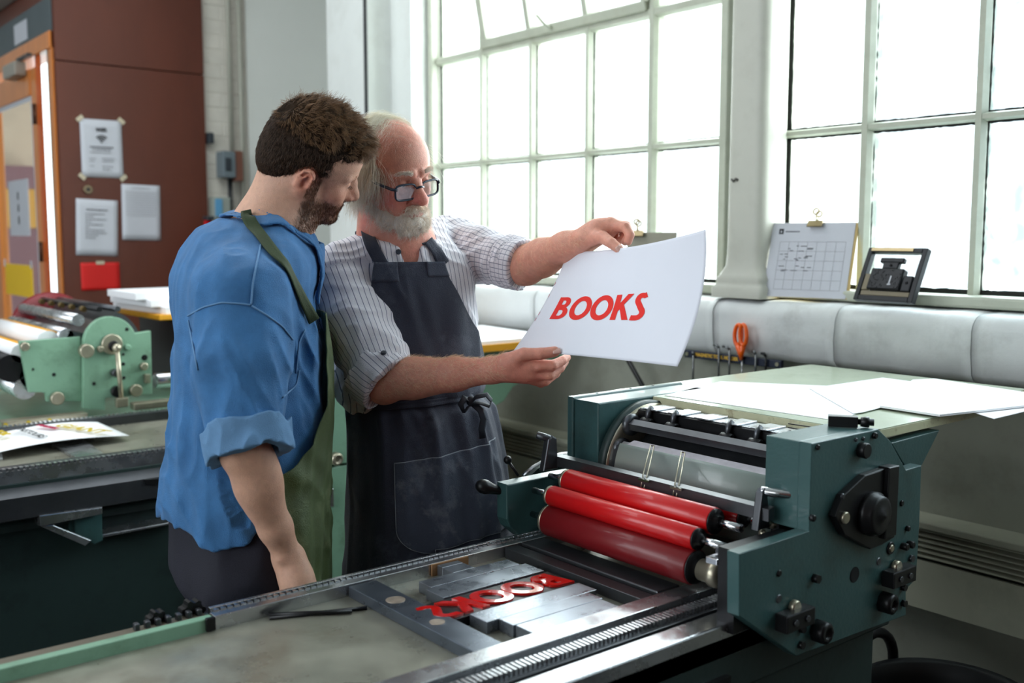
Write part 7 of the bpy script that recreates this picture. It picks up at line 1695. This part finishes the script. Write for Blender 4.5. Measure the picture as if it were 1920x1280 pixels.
    wrap = [tr + (-fb * .082 * math.cos(a) - lb * .082 * math.sin(a)) for a in np.linspace(1.0, -1.2, 9)]
    ribbon(both, [(731, 520), (714, 492), (698, 462), (684, 436), (675, 415), (672, 402)], (.026, .026), 'neck_strap', M_nv, pre=wrap)
    ribbon(both, [(833, 496), (822, 478), (808, 460), (800, 450)], (.026, .026), 'neck_strap', M_nv)
    # waist tie with a bow
    wz = np.linspace(math.radians(-118), math.radians(40), 40); G = np.array([apt(742 + o_, wz, .005) for o_ in (-7, -3, 1, 5)]); G[:, :, 2] += (np.linspace(-.012, .012, 40))[None, :]
    sheet(G, .002).build('waist_tie', M_nv, root)
    K = apt(748, np.array([math.radians(12)]), .016)[0]; K = at_d(883, 752, float((K - EYE) @ FWD) - .005)
    M_tie = mat('navy_tape', srgb(34, 38, 48), rough=.7)
    MB().sphere(K, .010, 12, (1, .8, 1.1)).build('bow_knot', M_tie, root)
    def bow(pts, w=.0075): MB().tube([K + cv(*p_) for p_ in pts], w, 6, flat=.16).build('bow_loop', M_tie, root)
    bow([(0, 0, 0), (.012, .010, -.01), (.032, .014, -.016), (.042, .002, -.012), (.038, -.010, -.006), (.022, -.004, -.006), (.004, -.002, 0)])
    bow([(0, 0, 0), (-.012, .008, -.012), (-.020, -.006, -.016), (-.014, -.022, -.012), (-.004, -.010, -.006)])
    bow([(.004, -.004, 0), (.020, -.018, -.008), (.026, -.036, -.006), (.022, -.056, -.004), (.024, -.075, 0)], .007)
    # trousers and shoes
    t = Field(); base = at_d(790, 900, D); legs = []
    t.ell([base[0], base[1], zat(880, D)], (.10, .125, .13), np.stack([fb, lb, [0, 0, 1]], 1), 0)
    for s in (-1, 1):
        hp_ = np.array([base[0], base[1], zat(930, D)]) + lb * s * .068; kn = hp_ + fb * .02; kn[2] = .50; an = kn - fb * .01 + lb * s * .01; an[2] = .10
        t.chain([hp_, kn, an], [.080, .068, .060], .05); legs.append(an)
    t.fn(lambda Pw: .055 - Pw[:, 2], base, 3, .01, 'i'); lo = base - .30; lo[2] = 0; hi = base + .30; hi[2] = zat(760, D)
    v, q = t.mesh(lo, hi, .007); np_mesh('trousers', v, q, mat('charcoal_trousers', srgb(40, 42, 52), rough=.8), root); shoes(legs, fb, lb, root)
    # ---- spectacles, worn
    M_gl = mat('dark_blue_acetate', srgb(34, 44, 62), rough=.18, coat=.3)
    M_lens = glass_mat('spectacle_lens', (.80, .78, .80, 1)); M_lens.node_tree.nodes['Mix Shader'].inputs[0].default_value = .22
    g = thing('eyeglasses', 'dark rectangular eyeglasses worn low by the bearded person', 'glasses')
    def rim(s):
        c = np.array([.1055, s * .0345, -.0105]); out = []
        for a in np.linspace(0, 2 * PI, 33)[:-1]:
            ca, sa = math.cos(a), math.sin(a); k = (abs(ca) ** 4 + abs(sa) ** 4) ** (-.25); yy = ca * k * .0262; zz = sa * k * .0168
            out.append(P(c[0] - .006 * abs(yy * s + .0345 * 1) / .05 - .004 - .06 * zz, c[1] + yy, c[2] + zz - .0012 * s * yy * 0))
        return out
    for s in (-1, 1):
        r_ = rim(s); MB().tube([tuple(p_) for p_ in r_ + r_[:2]], .0023, 6, cap=False).build('rim', M_gl, g)
        c_ = np.mean(r_, 0); b_ = MB(); b_.add([tuple(c_)] + [tuple(p_) for p_ in r_], [(0, i + 1, (i + 1) % 32 + 1) for i in range(32)], True); b_.build('lens', M_lens, g)
        a0 = P(.0945, s * .0605, .003); MB().tube([tuple(P(.0985, s * .0585, -.002)), tuple(P(.090, s * .0665, -.001)), tuple(P(.045, s * .074, .004)), tuple(P(.005, s * .079, .014)), tuple(P(-.012, s * .081, .008)), tuple(P(-.024, s * .079, -.012))], [.0034, .0036, .0034, .003, .0026, .0022], 6, flat=.8).build('temple', M_gl, g)
    MB().tube([tuple(P(.1035, -.0110, -.003)), tuple(P(.1085, 0, -.0005)), tuple(P(.1035, .0110, -.003))], .0024, 6).build('bridge', M_gl, g)
    print('old', time.time() - T0)
build_young()
build_old()
